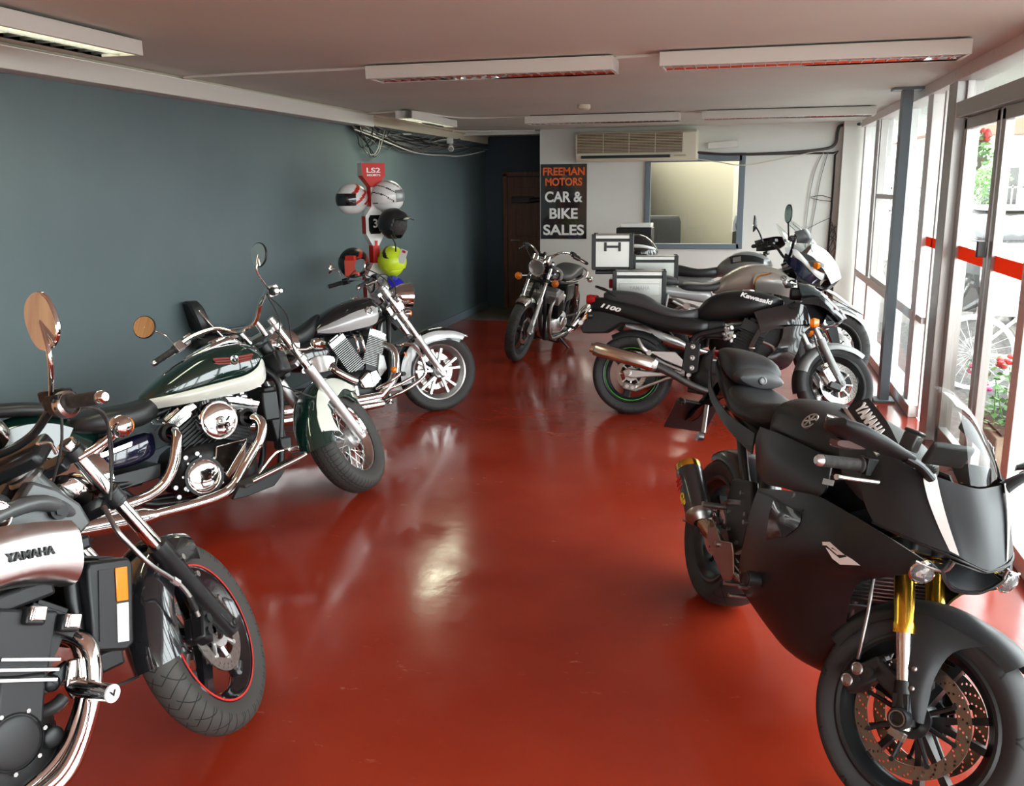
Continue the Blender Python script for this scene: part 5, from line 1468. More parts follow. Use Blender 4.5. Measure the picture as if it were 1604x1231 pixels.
# ================================================================ black sport tourer (right row, nearest of three)
b = Moto('motorcycle', (-.783, 7.026, -.048, .188, .499), 1.51, .30, .315, R(27), .107, 'black sport touring motorcycle marked Kawasaki and 1100 on the right')
b.wheel(1, .30, .12, .225, 'cast', 3, rim_m='satin_black', tread='tread_sport', disc_r=.15, disc_m='disc_white_drilled', disc_y=.062, sw=.05, carrier='alu', rimw=.8)
b.wheel(0, .315, .18, .225, 'cast', 3, rim_m='satin_black', tread='tread_sport', disc_r=.12, disc_m='disc_drilled', disc_y=.07, discs=(-1,), sw=.06, carrier='alu', rimw=.8)
w_ = [o for o in b.root.children if o.name.startswith('rear_wheel')][0]
dm('green_line', (.08, .45, .06), .4)
for sd in (-1, 1):
    MB().lathe((0, 0, 0), (0, 1, 0), [(sd * .066, .207), (sd * .068, .207), (sd * .068, .203), (sd * .066, .203)], 64, closed=True).build('rim_stripe', 'green_line', w_)
b.forks(.10, .62, top_m='alu', low_m='grey_paint', split=.36, rt=.021, rl=.028, clamps=(.56,), clamp_m='satin_black')
for sd in (-1, 1):
    b.caliper((1.405, sd * .10, .345), None, ang=1.0, m='alu', size=(.12, .05, .06))
    b.part(b.mb(1).box((1.45, sd * .11, .27), (.10, .04, .06), Matrix.Rotation(.3, 3, 'Y')), 'fork_foot', 'satin_black', bevel=.012)
b.fender(1, 1.51, .30, .322, 48, 165, .075, .06, 'grey_paint', 'front_fender', n=26, e=2.6, flare=.015)
b.fender(1, 1.51, .30, .325, 165, 195, .07, .06, 'plastic', 'fender_extension', n=8, e=2.6)
b.tubes('brake_hose', 'rubber', .005, [[(1.28, -.12, .66), (1.30, -.14, .54), (1.36, -.13, .42)], [(1.28, .12, .66), (1.30, .14, .54), (1.36, .13, .42)]], F=1)
# tank
tank = b.hull('fuel_tank', 'satin_black', [(.47, .74, .82, .07, 2.6), (.53, .735, .91, .115, 2.8), (.62, .735, .965, .15, 2.8), (.74, .745, .990, .175, 2.8), (.88, .765, .985, .185, 2.8), (.98, .80, .972, .175, 2.6), (1.07, .86, .945, .13, 2.4), (1.12, .88, .92, .06)], n=36)
b.letters('Kawasaki', (.918, -.176, .918), (1, .06, -.25), (.1, .22, 1), .036, .235, 'white_letter', parent=tank, bw=.035, shear=.15)
b.part(b.mb().lathe((.85, 0, .985), (.05, 0, 1), [(0, .045), (.008, .043), (.010, .001)], 28), 'fuel_cap', 'alu', tank)
# seat and tail
b.hull('seat', 'grey_vinyl', [(-.26, .885, .945, .08, 3), (-.20, .865, .968, .11, 3.2), (-.06, .835, .965, .125, 3.4), (.08, .80, .945, .135, 3.2), (.16, .77, .885, .15, 3), (.26, .745, .835, .16, 3), (.38, .73, .82, .155, 3), (.47, .735, .84, .115, 2.8), (.51, .76, .86, .07)])
q = b.mb()
secs = [(-.36, .80, .90, .05), (-.32, .79, .915, .09), (-.15, .77, .90, .125), (.02, .72, .86, .145), (.20, .665, .82, .155), (.38, .635, .78, .165), (.54, .63, .76, .17), (.60, .66, .74, .15)]
b.hull('tail_fairing', 'satin_black', [(x, z0, z1, hw, 3.4) for x, z0, z1, hw in secs], n=32)
b.letters('1100', (-.172, -.137, .822), (1, -.10, -.24), (.06, 0, 1), .034, .165, 'white_letter', bw=.045, shear=.25)
b.part(b.mb().loft([(-.385, .855, .925, .07, 3), (-.36, .845, .93, .085, 3), (-.31, .86, .925, .09, 3)], 20), 'tail_light', 'red_lens')
b.tubes('grab_rail', 'satin_black', .010, [[(-.12, .10, .90), (-.22, .12, .96), (-.30, .10, .985), (-.31, 0, .99), (-.30, -.10, .985), (-.22, -.12, .96), (-.12, -.10, .90)]])
b.plate('rear_mudguard', 'plastic', [(-.34, .80), (-.42, .66), (-.40, .62), (-.22, .63), (-.10, .71), (.1, .70), (.1, .76), (-.2, .80)], -.08, .08, bevel=.01)
b.fender(0, 0, .315, .345, 50, 120, .10, .05, 'plastic', 'hugger', n=14)
for sd in (-1, 1):
    b.blinker((-.34, sd * .08, .76), (-.345, sd * .16, .755), r=.03, m='satin_black', F=0, ax=(-1, 0, 0))
b.part(b.mb().cyl((-.42, -.06, .70), (-.415, -.10, .70), .018), 'side_reflector', 'white')
# engine
b.cylinder('engine_cylinder', (.83, 0, .50), (.90, 0, .66), .20, .40, 8, 'engine_black', 'engine_black', .08, fin=.006)
b.hull('crankcase', 'engine_black', [(.44, .28, .44, .12, 4), (.52, .22, .50, .17, 4), (.70, .19, .54, .20, 4), (.90, .20, .52, .19, 4), (1.0, .26, .44, .12, 4)])
b.round_cover('clutch_cover', (.645, -.195, .435), .092, .035, 'plastic', bolts=0)
b.part(b.mb().box((.655, -.238, .448), (.075, .004, .010), Matrix.Rotation(.08, 3, 'Y')), 'cover_badge', 'alu')
b.round_cover('engine_cover', (.80, -.185, .40), .055, .03, 'engine_black')
q = b.mb()
rn = random.Random(5)
for k in range(16):
    c = V(.70 + rn.random() * .06, -.14 - rn.random() * .06, .60 + rn.random() * .11)
    q.cyl(c, c + V(rn.uniform(-.02, .02), -.02, rn.uniform(-.02, .02)), rn.uniform(.006, .018), n=10)
q.box((.73, -.11, .66), (.07, .09, .11))
b.part(q, 'carburettor', 'alu', bevel=.003)
b.part(b.mb().box((.62, 0, .68), (.16, .26, .13)), 'air_box', 'plastic', bevel=.02)
# main fairing side with the big vent
def yy(x, z): return -(.235 - .9 * max(0, x - 1.12) ** 2 - .35 * max(0, .50 - z) - .22 * max(0, z - .80) - (.10 * max(0, x - 1.3) / .1 if x > 1.3 else 0))
def F3(pts): return [(x, yy(x, z), z) for x, z in pts]
up_ = [(.905, .812), (1.0, .842), (1.12, .872), (1.24, .905), (1.36, .935)]
u2 = [(.93, .765), (1.02, .78), (1.12, .795), (1.25, .81), (1.42, .855)]
u3 = [(.955, .70), (1.05, .715), (1.15, .73), (1.26, .735), (1.40, .76)]
fair = b.panel('upper_side_fairing', 'black', [F3(up_), F3(u2), F3(u3)], .005)
b.panel('lower_side_fairing', 'black', [F3([(1.12, .712), (1.19, .722), (1.26, .725), (1.32, .735)]), F3([(1.115, .64), (1.17, .65), (1.22, .655), (1.255, .66)]), F3([(1.075, .55), (1.13, .55), (1.18, .55), (1.225, .54)]), F3([(1.0, .465), (1.06, .455), (1.12, .44), (1.18, .44)]), F3([(.985, .43), (1.03, .415), (1.08, .405), (1.125, .40)])], .005, parent=fair)
b.panel('vent_edge', 'black', [F3([(.95, .70), (1.0, .715), (1.06, .72), (1.12, .715)]), F3([(.965, .66), (1.005, .672), (1.06, .695), (1.115, .70)])], .005, parent=fair)
b.panel('vent_edge', 'black', [F3([(.945, .695), (.965, .66)]), F3([(.90, .60), (.93, .59)]), F3([(.885, .545), (.92, .53)]), F3([(.93, .50), (.96, .50)]), F3([(.99, .43), (1.02, .47)])], .005, parent=fair)
b.panel('vent_baffle', 'plastic', [[(.95, -.16, .68), (1.10, -.16, .70)], [(.92, -.16, .56), (1.09, -.16, .57)], [(.98, -.15, .47), (1.08, -.15, .47)]], .004, res=2, parent=fair)
b.part(b.mb().sphere((.905, -.228, .55), (.028, .012, .010), 16, 8), 'vent_chrome', 'chrome', fair)
# upper fairing, nose, screen
rows = [[(1.12, 0, .95), (1.12, .09, .94), (1.10, .16, .90), (1.08, .20, .86)],
        [(1.24, 0, .985), (1.24, .09, .975), (1.235, .165, .94), (1.22, .215, .885)],
        [(1.36, 0, .985), (1.36, .09, .975), (1.355, .155, .945), (1.345, .20, .875)],
        [(1.46, 0, .91), (1.46, .08, .90), (1.45, .14, .88), (1.44, .175, .83)],
        [(1.55, 0, .81), (1.55, .07, .805), (1.53, .12, .79), (1.50, .145, .765)]]
nose = b.panel('upper_fairing', 'black', rows[1:], .005)
b.panel('nose_underside', 'black', [[(1.55, 0, .81), (1.55, .07, .805), (1.53, .12, .79), (1.50, .145, .765)], [(1.50, 0, .745), (1.49, .07, .74), (1.46, .12, .735), (1.42, .16, .735)], [(1.36, 0, .72), (1.35, .07, .715), (1.33, .13, .715), (1.30, .17, .715)]], .005, parent=nose)
b.panel('headlight_glass', 'lens', [[(1.515, 0, .872), (1.515, .06, .867), (1.505, .105, .85)], [(1.562, 0, .80), (1.558, .06, .797), (1.54, .105, .785)]], .004, parent=nose)
dm('smoke_screen', (.22, .26, .27), .03, 0, 0, .5, .85, 1.2)
b.panel('windscreen', 'smoke_screen', [[(1.20, 0, 1.055), (1.21, .09, 1.04), (1.22, .155, .99), (1.24, .19, .945)], [(1.30, 0, 1.03), (1.30, .08, 1.02), (1.31, .14, .985), (1.33, .17, .95)], [(1.42, 0, .955), (1.42, .07, .95), (1.41, .12, .93), (1.40, .15, .915)]], .004, parent=nose)
for sd in (-1, 1):
    ib = b.part(b.mb().loft([(1.30, .72, .775, .018, 3, sd * .23), (1.33, .712, .785, .024, 3, sd * .235), (1.365, .725, .775, .016, 3, sd * .225)], 16), 'indicator', 'amber')
    b.part(b.mb().loft([(1.305, .665, .69, .012, 3, sd * .20), (1.33, .66, .695, .018, 3, sd * .20)], 16), 'side_marker', 'amber')
b.bars([(1.12, .10, .965), (1.04, .22, .965), (.94, .36, .93)], m='satin_black', grip=.12, housing='satin_black', end_m='alu', lever_m='alu')
b.part(b.mb().box((1.20, 0, .97), (.10, .22, .08)), 'instrument_cluster', 'plastic', bevel=.02)
b.part(b.mb().box((1.13, 0, .56), (.05, .32, .26)), 'radiator', 'engine_black', bevel=.006)
# chassis
b.tubes('frame_tube', 'satin_black', .022, [[(1.18, .06, .82), (1.0, .16, .74), (.6, .17, .66), (.46, .15, .58), (.44, .14, .30)], [(1.18, .05, .76), (1.10, .12, .55), (1.02, .14, .28), (.8, .15, .19), (.45, .14, .22)]], mirror=True)
b.part(b.mb().cyl((1.24, 0, .74), (1.16, 0, .90), .036), 'steering_head', 'satin_black')
b.plate('swingarm', 'alu', [(-.06, .335), (-.02, .36), (.05, .352), (.22, .34), (.45, .38), (.45, .33), (.2, .305), (.03, .285), (-.04, .29)], -.105, -.135, bevel=.008)
b.plate('swingarm', 'alu', [(-.06, .335), (-.02, .36), (.05, .352), (.22, .34), (.45, .38), (.45, .33), (.2, .305), (.03, .285), (-.04, .29)], .105, .135, bevel=.008)
b.part(b.mb().lathe((-.015, -.137, .325), (0, -1, 0), [(0, .03), (.008, .028), (.009, .016), (.004, .014), (.004, .001)], 24), 'axle_adjuster', 'satin')
b.part(b.mb().tube([(.045, -.10, .192), (.29, -.13, .298), (.42, -.13, .33)], .012, 12), 'torque_rod', 'alu')
b.caliper((.0, -.085, .215), None, F=0, m='steel', size=(.11, .04, .06), ang=.2, pist='alu')
b.plate('footrest_bracket', 'alu', [(.165, .50), (.345, .50), (.43, .415), (.40, .385), (.26, .435), (.17, .48)], -.165, -.185, bevel=.006)
b.part(b.mb().tube([(.06, -.20, .59), (.10, -.21, .52), (.15, -.19, .485)], [.010, .016, .014], 12, res=3).cyl((.15, -.17, .485), (.15, -.215, .485), .02), 'passenger_peg', 'alu')
b.plate('frame_plate', 'satin_black', [(.42, .58), (.53, .57), (.52, .36), (.45, .33), (.40, .38)], -.165, -.19)
for z in (.545, .46, .385):
    b.part(b.mb().lathe((.475, -.19, z), (0, -1, 0), [(0, .02), (.008, .018), (.009, .008), (.004, .001)], 20), 'frame_bolt', 'satin')
b.part(b.mb().tube([(.20, -.17, .44), (.28, -.18, .40), (.40, -.19, .36)], .012, 10).cyl((.46, -.18, .33), (.46, -.28, .33), .014), 'foot_peg', 'alu')
b.part(b.mb().tube([(.12, -.02, .62), (.3, -.02, .45)], .03, 14), 'shock_absorber', 'satin_black')
# silver silencer
dm('silencer_silver', (.60, .56, .50), .18, 1)
q = b.mb()
def rnd_sec(c, ax, w, h):
    ax = Vector(ax).normalized(); s_ = Vector((0, 1, 0)); u_ = ax.cross(s_).normalized() * -1
    return [Vector(c) + s_ * math.copysign(abs(math.cos(a_)) ** .6, math.cos(a_)) * w / 2 + u_ * math.copysign(abs(math.sin(a_)) ** .6, math.sin(a_)) * h / 2 for a_ in [2 * PI * j / 24 for j in range(24)]]
A0 = V(-.265, -.24, .500); A1 = V(.200, -.225, .395); ax = A1 - A0
si = b.part(q.rings([rnd_sec(A0, ax, .085, .095), rnd_sec(A0 + ax * .03, ax, .095, .108), rnd_sec(A1 - ax * .04, ax, .095, .108), rnd_sec(A1, ax, .085, .095)]), 'silencer', 'silencer_silver')
b.part(b.mb().rings([rnd_sec(A0 - ax * .06, ax, .07, .07), rnd_sec(A0 + ax * .02, ax, .075, .075)]), 'silencer_tip', 'silencer_silver', si)
b.part(b.mb().rings([rnd_sec(A1 - ax * .005, ax, .095, .106), rnd_sec(A1 + ax * .05, ax, .07, .075)]), 'silencer_collar', 'steel', si)
b.part(b.mb().tube([(.20, -.225, .392), (.33, -.215, .335), (.46, -.205, .265), (.60, -.19, .215), (.80, -.15, .17)], [.032, .03, .026, .023, .022], 18, res=4), 'exhaust_pipe', 'dark_steel')
b.tubes('exhaust_header', 'steel', .020, [[(.98, y_, .60), (1.07, y_, .54), (1.05, y_, .34), (.95, y_ * .8, .20), (.8, y_ * .6, .17)] for y_ in (-.15, -.05, .05, .15)])
b.part(b.mb().cyl((.58, .16, .22), (.48, .34, .006), .012, .014).box((.48, .35, .007), (.07, .04, .01)), 'side_stand', 'satin_black')
b.part(b.mb().box((.70, -.12, .185), (.28, .05, .03)), 'centre_stand', 'satin_black', bevel=.006)
KW = b
# ================================================================ matte black superbike (nearest on the right)
b = Moto('motorcycle', (-.0419, 3.7797, -1.1879, .1834, .5772), 1.405, .30, .316, R(24), .102, 'large matte black superbike with gold forks and white nose stripes, nearest on the right')
b.wheel(1, .30, .12, .226, 'double', 5, rim_m='satin_black', tread='tread_sport', disc_r=.16, disc_m='disc_bronze_drilled', disc_y=.06, sw=.024, carrier='satin_black', rimw=.82, disc_in=.70)
b.wheel(0, .316, .19, .226, 'double', 5, rim_m='satin_black', tread='tread_sport', disc_r=.11, disc_m='disc_drilled', disc_y=.07, discs=(-1,), sw=.03, rimw=.82)
b.forks(.108, .66, top_m='gold', low_m='gold', split=.235, rt=.0215, rl=.028, usd=True, clamps=(.47, .60), clamp_m='satin_black')
for sd in (-1, 1):
    b.part(b.mb(1).cyl(b.fork(-.02, sd * .108), b.fork(.10, sd * .108), .030, .024), 'fork_foot', 'satin_black', bevel=.003)
    b.part(b.mb(1).lathe((1.405, sd * .14, .30), (0, sd, 0), [(-.02, .03), (.005, .03), (.012, .027), (.012, .016), (.004, .014), (.004, .001)], 28), 'axle_nut', 'satin_black')
    b.part(b.mb(1).lathe((1.405, sd * .14, .30), (0, sd, 0), [(.010, .022), (.014, .022), (.014, .019), (.010, .019)], 28, closed=True), 'axle_ring', 'steel')
    b.part(b.mb(1).box((1.42, sd * .142, .262), (.045, .012, .022)).cyl((1.41, sd * .148, .262), (1.41, sd * .154, .262), .008, n=12).cyl((1.43, sd * .148, .262), (1.43, sd * .154, .262), .008, n=12), 'pinch_bolts', 'steel')
    c = b.caliper((1.262, sd * .095, .345), None, ang=-.95, m='satin_black', size=(.13, .05, .06))
    for x, z in ((1.245, .355), (1.232, .312)):
        b.part(b.mb(1).lathe((x, sd * .12, z), (0, sd, 0), [(0, .018), (.010, .018), (.012, .014), (.008, .012), (.010, .004), (.010, .001)], 20), 'piston_cap', 'steel', c)
    b.part(b.mb(1).box((1.33, sd * .105, .37), (.10, .03, .05), Matrix.Rotation(.3, 3, 'Y')), 'caliper_bracket', 'satin_black', bevel=.006)
    b.tubes('brake_hose', 'steel', .0055, [[(1.225, sd * .10, .375), (1.218, sd * .115, .44), (1.20, sd * .115, .52), (1.17, sd * .10, .60), (1.15, sd * .08, .70)]], F=1)
# front mudguard with side blades hiding the lower fork
f = b.fender(1, 1.405, .30, .323, 55, 165, .068, .055, 'matte_black', 'front_fender', n=26, flare=.02, e=2.5)
for sd in (-1, 1):
    rows = [[(1.27, sd * .072, .545), (1.34, sd * .078, .575), (1.42, sd * .078, .578), (1.50, sd * .070, .575)],
            [(1.315, sd * .10, .50), (1.36, sd * .105, .505), (1.40, sd * .10, .51), (1.44, sd * .085, .52)],
            [(1.34, sd * .115, .44), (1.37, sd * .118, .44), (1.41, sd * .115, .44), (1.43, sd * .10, .44)],
            [(1.375, sd * .118, .37), (1.40, sd * .12, .37), (1.425, sd * .115, .37), (1.44, sd * .10, .38)],
            [(1.42, sd * .112, .315), (1.435, sd * .114, .313), (1.445, sd * .112, .312), (1.455, sd * .105, .315)]]
    bl = b.part(b.mb(1).patch(rows, .004, res=4), 'fork_guard', 'matte_black', f)
    for z in (.435, .385):
        x = 1.372 + (.435 - z) * .3
        b.part(b.mb(1).sphere((x + .01, sd * .121, z), (.008, .006, .008), 14, 8), 'guard_screw', 'steel', bl)
        b.part(b.mb(1).sphere((x + .0, sd * .117, z), (.026, .004, .014), 18, 8), 'screw_recess', 'black', bl)
# bodywork
P3 = lambda s_: [[(x, y, z) for x, y, z in r] for r in s_]
front = [[(1.386, 0, .968), (1.365, .06, .973), (1.335, .115, .980), (1.26, .168, .985), (1.17, .20, .985)],
         [(1.432, 0, .915), (1.412, .06, .916), (1.38, .112, .918), (1.30, .178, .92), (1.20, .216, .915)],
         [(1.472, 0, .857), (1.455, .052, .856), (1.43, .094, .857), (1.345, .17, .86), (1.24, .214, .855)],
         [(1.508, 0, .787), (1.494, .045, .797), (1.474, .078, .806), (1.40, .150, .812), (1.29, .205, .815)]]
cw = b.panel('front_cowl', 'matte_black', P3(front), .005)
for sd in (-1, 1):
    st = [[(1.352, sd * .104, .984), (1.338, sd * .135, .978)], [(1.396, sd * .098, .924), (1.375, sd * .126, .921)], [(1.441, sd * .085, .861), (1.420, sd * .106, .860)], [(1.481, sd * .070, .806), (1.462, sd * .086, .810)]]
    b.part(b.mb().patch([[(p[0] + .004, p[1], p[2] + .003) for p in r] for r in st], .002, res=4), 'white_stripe', 'white', cw)
    # brow edge and headlamp
    b.part(b.mb().tube([(1.505, 0, .782), (1.482, sd * .078, .80), (1.40, sd * .152, .808), (1.29, sd * .207, .812)], .004, 8, res=4), 'cowl_edge', 'satin_black', cw)
    hl_ = b.part(b.mb().lathe((1.435, sd * .128, .738), (1, sd * .25, -.2), [(-.05, .015), (-.02, .030), (.008, .034), (.012, .030), (.004, .027), (-.02, .018), (-.03, .001)], 28), 'headlamp', 'chrome')
    b.part(b.mb().lathe((1.435, sd * .128, .738), (1, sd * .25, -.2), [(.006, .031), (.016, .022), (.022, .001)], 28), 'lens', 'lens', hl_)
    b.part(b.mb().tube([(1.485, sd * .080, .79), (1.468, sd * .090, .755), (1.44, sd * .155, .765)], .004, 8, res=3), 'running_light', 'steel', hl_)
ik = b.panel('air_intake', 'satin_black', [[(1.503, 0, .778), (1.495, .045, .785), (1.478, .082, .790)], [(1.40, 0, .75), (1.40, .045, .755), (1.39, .075, .76)]], .003, res=3)
b.panel('intake_floor', 'matte_black', [[(1.40, 0, .75), (1.39, .06, .75), (1.385, .085, .755)], [(1.455, 0, .705), (1.455, .045, .715), (1.462, .085, .745)]], .004, res=3, parent=ik)
b.panel('intake_lip', 'satin_black', [[(1.478, .080, .792), (1.478, .088, .792)], [(1.470, .086, .755), (1.468, .095, .750)], [(1.462, .048, .715), (1.458, .048, .705)], [(1.464, 0, .708), (1.460, 0, .698)]], .005, res=4, parent=ik)
# upper side, tank flank duct
b.panel('cockpit_side', 'matte_black', [[(1.17, .20, .985), (1.08, .20, .97), (1.0, .19, .95)], [(1.20, .216, .915), (1.13, .21, .90), (1.08, .20, .88)], [(1.24, .214, .855), (1.19, .20, .85), (1.15, .19, .85)]], .005)
main = [[(.56, .195, .67), (.72, .222, .715), (.88, .238, .76), (1.05, .243, .80), (1.20, .230, .805), (1.34, .19, .795), (1.46, .115, .765)],
        [(.58, .215, .585), (.75, .240, .63), (.92, .252, .68), (1.07, .255, .715), (1.20, .240, .725), (1.31, .205, .725), (1.41, .145, .718)],
        [(.60, .222, .50), (.77, .246, .525), (.93, .256, .57), (1.06, .256, .62), (1.17, .243, .65), (1.26, .215, .665), (1.35, .17, .680)],
        [(.59, .216, .42), (.77, .236, .42), (.92, .242, .455), (1.03, .238, .51), (1.11, .228, .555), (1.17, .205, .585), (1.235, .165, .61)],
        [(.58, .20, .345), (.77, .21, .325), (.92, .212, .34), (1.02, .206, .375), (1.09, .192, .415), (1.14, .172, .455), (1.185, .142, .50)],
        [(.57, .16, .275), (.77, .152, .245), (.92, .152, .24), (1.04, .15, .265), (1.11, .142, .295), (1.15, .13, .335), (1.18, .11, .385)],
        [(.57, .05, .245), (.77, .04, .205), (.92, .04, .20), (1.04, .04, .22), (1.09, .04, .25), (1.12, .04, .28), (1.15, .04, .31)]]
mf = b.panel('side_fairing', 'satin_black', main, .006)
b.panel('fairing_vent', 'black', [[(.80, .2525, .70), (.90, .2555, .715), (1.0, .2565, .725)], [(.80, .2555, .64), (.90, .2605, .665), (1.01, .2615, .69)], [(.82, .2555, .57), (.88, .2585, .60), (.95, .2615, .63)]], .004, parent=mf)
b.panel('fairing_crease', 'plastic', [[(.60, .212, .672), (.75, .233, .70), (.90, .249, .715), (1.0, .254, .74)], [(.60, .214, .664), (.75, .235, .692), (.90, .251, .707), (1.0, .2565, .732)]], .004, parent=mf)
# R1 mark on both flanks
for sd in (-1, 1):
    g_ = b.mb()
    def q3(X, Y):
        x = 1.12 + .0008 * (X - 895) + .000159 * (Y - 690); z = .681 + .000323 * (X - 895) - .000404 * (Y - 690)
        y = .2595 - .11 * (x - 1.07) if x < 1.2 else .2452 - .32 * (x - 1.2)
        return (x, sd * y, z)
    for poly in ([(895, 690), (965, 690), (1030, 772), (1000, 772), (950, 714), (905, 712)], [(945, 728), (962, 740), (1008, 795), (1040, 782), (1034, 774), (1060, 798), (1088, 832), (1010, 835), (980, 800)]):
        vs = [g_.v(q3(u, v)) for u, v in poly]; v2 = [g_.v((q3(u, v)[0], q3(u, v)[1] + sd * .002, q3(u, v)[2])) for u, v in poly]
        g_.f(vs); g_.f(v2)
        for i in range(len(vs)): g_.f([vs[i], vs[(i + 1) % len(vs)], v2[(i + 1) % len(vs)], v2[i]])
    b.part(g_, 'fairing_mark', 'white_letter', mf)
b.plate('warning_label', 'alu', [(1.055, .842), (1.115, .855), (1.115, .872), (1.055, .86)], -.245, -.247, bevel=0)
# screen
scr = [[(1.10, 0, 1.19), (1.09, .06, 1.183), (1.07, .11, 1.16), (1.04, .155, 1.115)],
       [(1.20, 0, 1.155), (1.195, .06, 1.145), (1.18, .11, 1.115), (1.165, .155, 1.07)],
       [(1.31, 0, 1.07), (1.30, .055, 1.063), (1.28, .105, 1.04), (1.255, .145, 1.01)],
       [(1.384, 0, .974), (1.366, .05, .978), (1.325, .095, .985), (1.30, .128, .985)]]
b.panel('windscreen', 'clear_screen' if 'clear_screen' in M else 'pane', scr, .003, res=5)
for sd in (-1, 1):
    fl = b.part(b.mb().patch([[(1.04, sd * .157, 1.117), (1.015, sd * .180, 1.095), (.99, sd * .195, 1.06)], [(1.165, sd * .157, 1.073), (1.14, sd * .182, 1.05), (1.115, sd * .197, 1.02)], [(1.255, sd * .147, 1.012), (1.24, sd * .170, .995), (1.22, sd * .186, .972)], [(1.305, sd * .127, .988), (1.29, sd * .148, .975), (1.27, sd * .165, .965)]], .004, res=4), 'screen_flange', 'matte_black')
    b.part(b.mb().tube([(.993, sd * .196, 1.068), (1.118, sd * .199, 1.026), (1.21, sd * .190, .985)], .006, 8, res=3), 'flange_pinstripe', 'alu', fl)
    for x, z, y in ((1.045, 1.10, .170), (1.215, 1.018, .166)):
        b.part(b.mb().sphere((x, sd * y, z), .006, 10, 6), 'flange_screw', 'chrome', fl)
b.letters('YAMAHA', (1.118, -.1845, 1.066), (.93, .02, -.37), (.30, .62, .72), .036, .150, 'white_letter', bw=.03)
b.letters('YAMAHA', (1.118, .1845, 1.066), (-.93, .02, .37), (.30, -.62, .72), .036, .150, 'white_letter', bw=.03)
b.part(b.mb().box((1.24, 0, 1.02), (.02, .13, .08), Matrix.Rotation(.5, 3, 'Y')), 'dashboard', 'plastic', bevel=.01)
b.part(b.mb(1).box((1.12, -.13, 1.005), (.045, .045, .05)).box((1.12, -.13, 1.035), (.05, .05, .012)), 'brake_reservoir', 'carbon', bevel=.006)
se = lambda v, e: math.copysign(abs(v) ** e, v)
# mirrors with indicator strips
for sd in (-1, 1):
    q = b.mb()
    rg = []
    for t_, w_, h_ in ((0, .030, .014), (.2, .048, .022), (.45, .072, .030), (.75, .082, .034), (.95, .070, .026), (1, .035, .012)):
        c = V(1.335, .175, 1.015).lerp(V(1.280, .395, 1.072), t_)
        rg.append([(c.x + se(math.cos(a_), .6) * w_ * .8, sd * c.y, c.z + se(math.sin(a_), .8) * h_ * .7 - se(math.cos(a_), .6) * w_ * -.22) for a_ in [2 * PI * j / 24 for j in range(24)]])
    mh = b.part(q.rings(rg), 'mirror', 'matte_black')
    b.part(b.mb().tube([(1.345, sd * .115, .972), (1.345, sd * .15, 1.0), (1.335, sd * .19, 1.015)], [.026, .020, .022], 14, res=3, flat=.6), 'mirror_arm', 'satin_black', mh)
    b.part(b.mb().rings([[(c.x - .046 + math.cos(a_) * .003, sd * c.y, c.z + math.sin(a_) * h_) for a_ in [2 * PI * j / 12 for j in range(12)]] for c, h_ in ((V(1.335, .18, 1.021), .012), (V(1.31, .28, 1.048), .024), (V(1.28, .385, 1.072), .014))]), 'mirror_glass', 'mirror_glass', mh)
    dm('led_strip', (.11, .06, .06), .15)
    b.part(b.mb().loft([(1.245, 1.010, 1.022, .02, 3, sd * .33), (1.26, 1.0, 1.032, .055, 3, sd * .32), (1.285, 1.01, 1.03, .045, 3, sd * .32)], 16), 'indicator_strip', 'led_strip', mh)
    for y in (.29, .32, .35):
        b.part(b.mb().sphere((1.252, sd * y, 1.018), .008, 10, 6), 'indicator_led', 'lens', mh)
# tank, seats, tail
tk = b.hull('fuel_tank', 'matte_black', [(.30, .80, .90, .07, 2.6), (.36, .795, .965, .115, 3), (.46, .79, 1.005, .150, 3.2), (.60, .79, 1.022, .172, 3.2), (.74, .80, 1.02, .182, 3), (.88, .82, 1.008, .178, 3), (1.0, .85, .99, .15, 2.8), (1.10, .88, .965, .11, 2.6)], n=36)
b.panel('tank_side_panel', 'satin_black', [[(.40, .165, .86), (.60, .19, .885), (.80, .20, .90), (1.0, .20, .91)], [(.38, .16, .80), (.60, .20, .80), (.80, .215, .81), (1.05, .225, .83)], [(.42, .15, .70), (.60, .19, .70), (.78, .21, .74), (1.0, .22, .78)]], .005)
b.part(b.mb().lathe((.735, 0, 1.018), (0, 0, 1), [(0, .055), (.008, .053), (.010, .001)], 32), 'fuel_cap', 'satin_black', tk)
eg = b.part(b.mb().lathe((.745, -.160, .968), (.03, -.8, .6), [(0, .032), (.008, .032), (.008, .026), (0, .026)], 32, closed=True), 'tank_emblem', 'alu', tk)
q = b.mb()
ex = Vector((1, .05, 0)).normalized(); ez = Vector((0, .6, .8))
for k in range(6):
    a = PI / 2 + k * PI / 3
    d_ = ex * math.cos(a) + ez * math.sin(a)
    q.tube([V(.745, -.1668, .9732) + d_ * .003, V(.745, -.1668, .9732) + d_ * .024], .0032, 6)
b.part(q, 'emblem_forks', 'alu', eg)
b.hull('rider_seat', 'vinyl', [(-.13, .84, .93, .08, 3), (-.08, .825, .945, .12, 3), (0, .82, .93, .145, 3), (.12, .81, .912, .152, 3), (.24, .81, .93, .13, 3), (.32, .82, .955, .09, 2.8)])
hp = b.hull('seat_cowl', 'matte_black', [(-.47, 1.0, 1.03, .03, 2.4), (-.40, .975, 1.05, .07, 2.6), (-.26, .95, 1.062, .10, 2.8), (-.15, .93, 1.06, .118, 3), (-.09, .925, 1.04, .115, 3), (-.06, .93, 1.005, .105, 3)])
b.part(b.mb().lathe((-.022, 0, .972), (1, 0, .35), [(0, .018), (.006, .017), (.008, .011), (.004, .012), (.004, .001)], 24), 'cowl_emblem', 'dark_steel', hp)
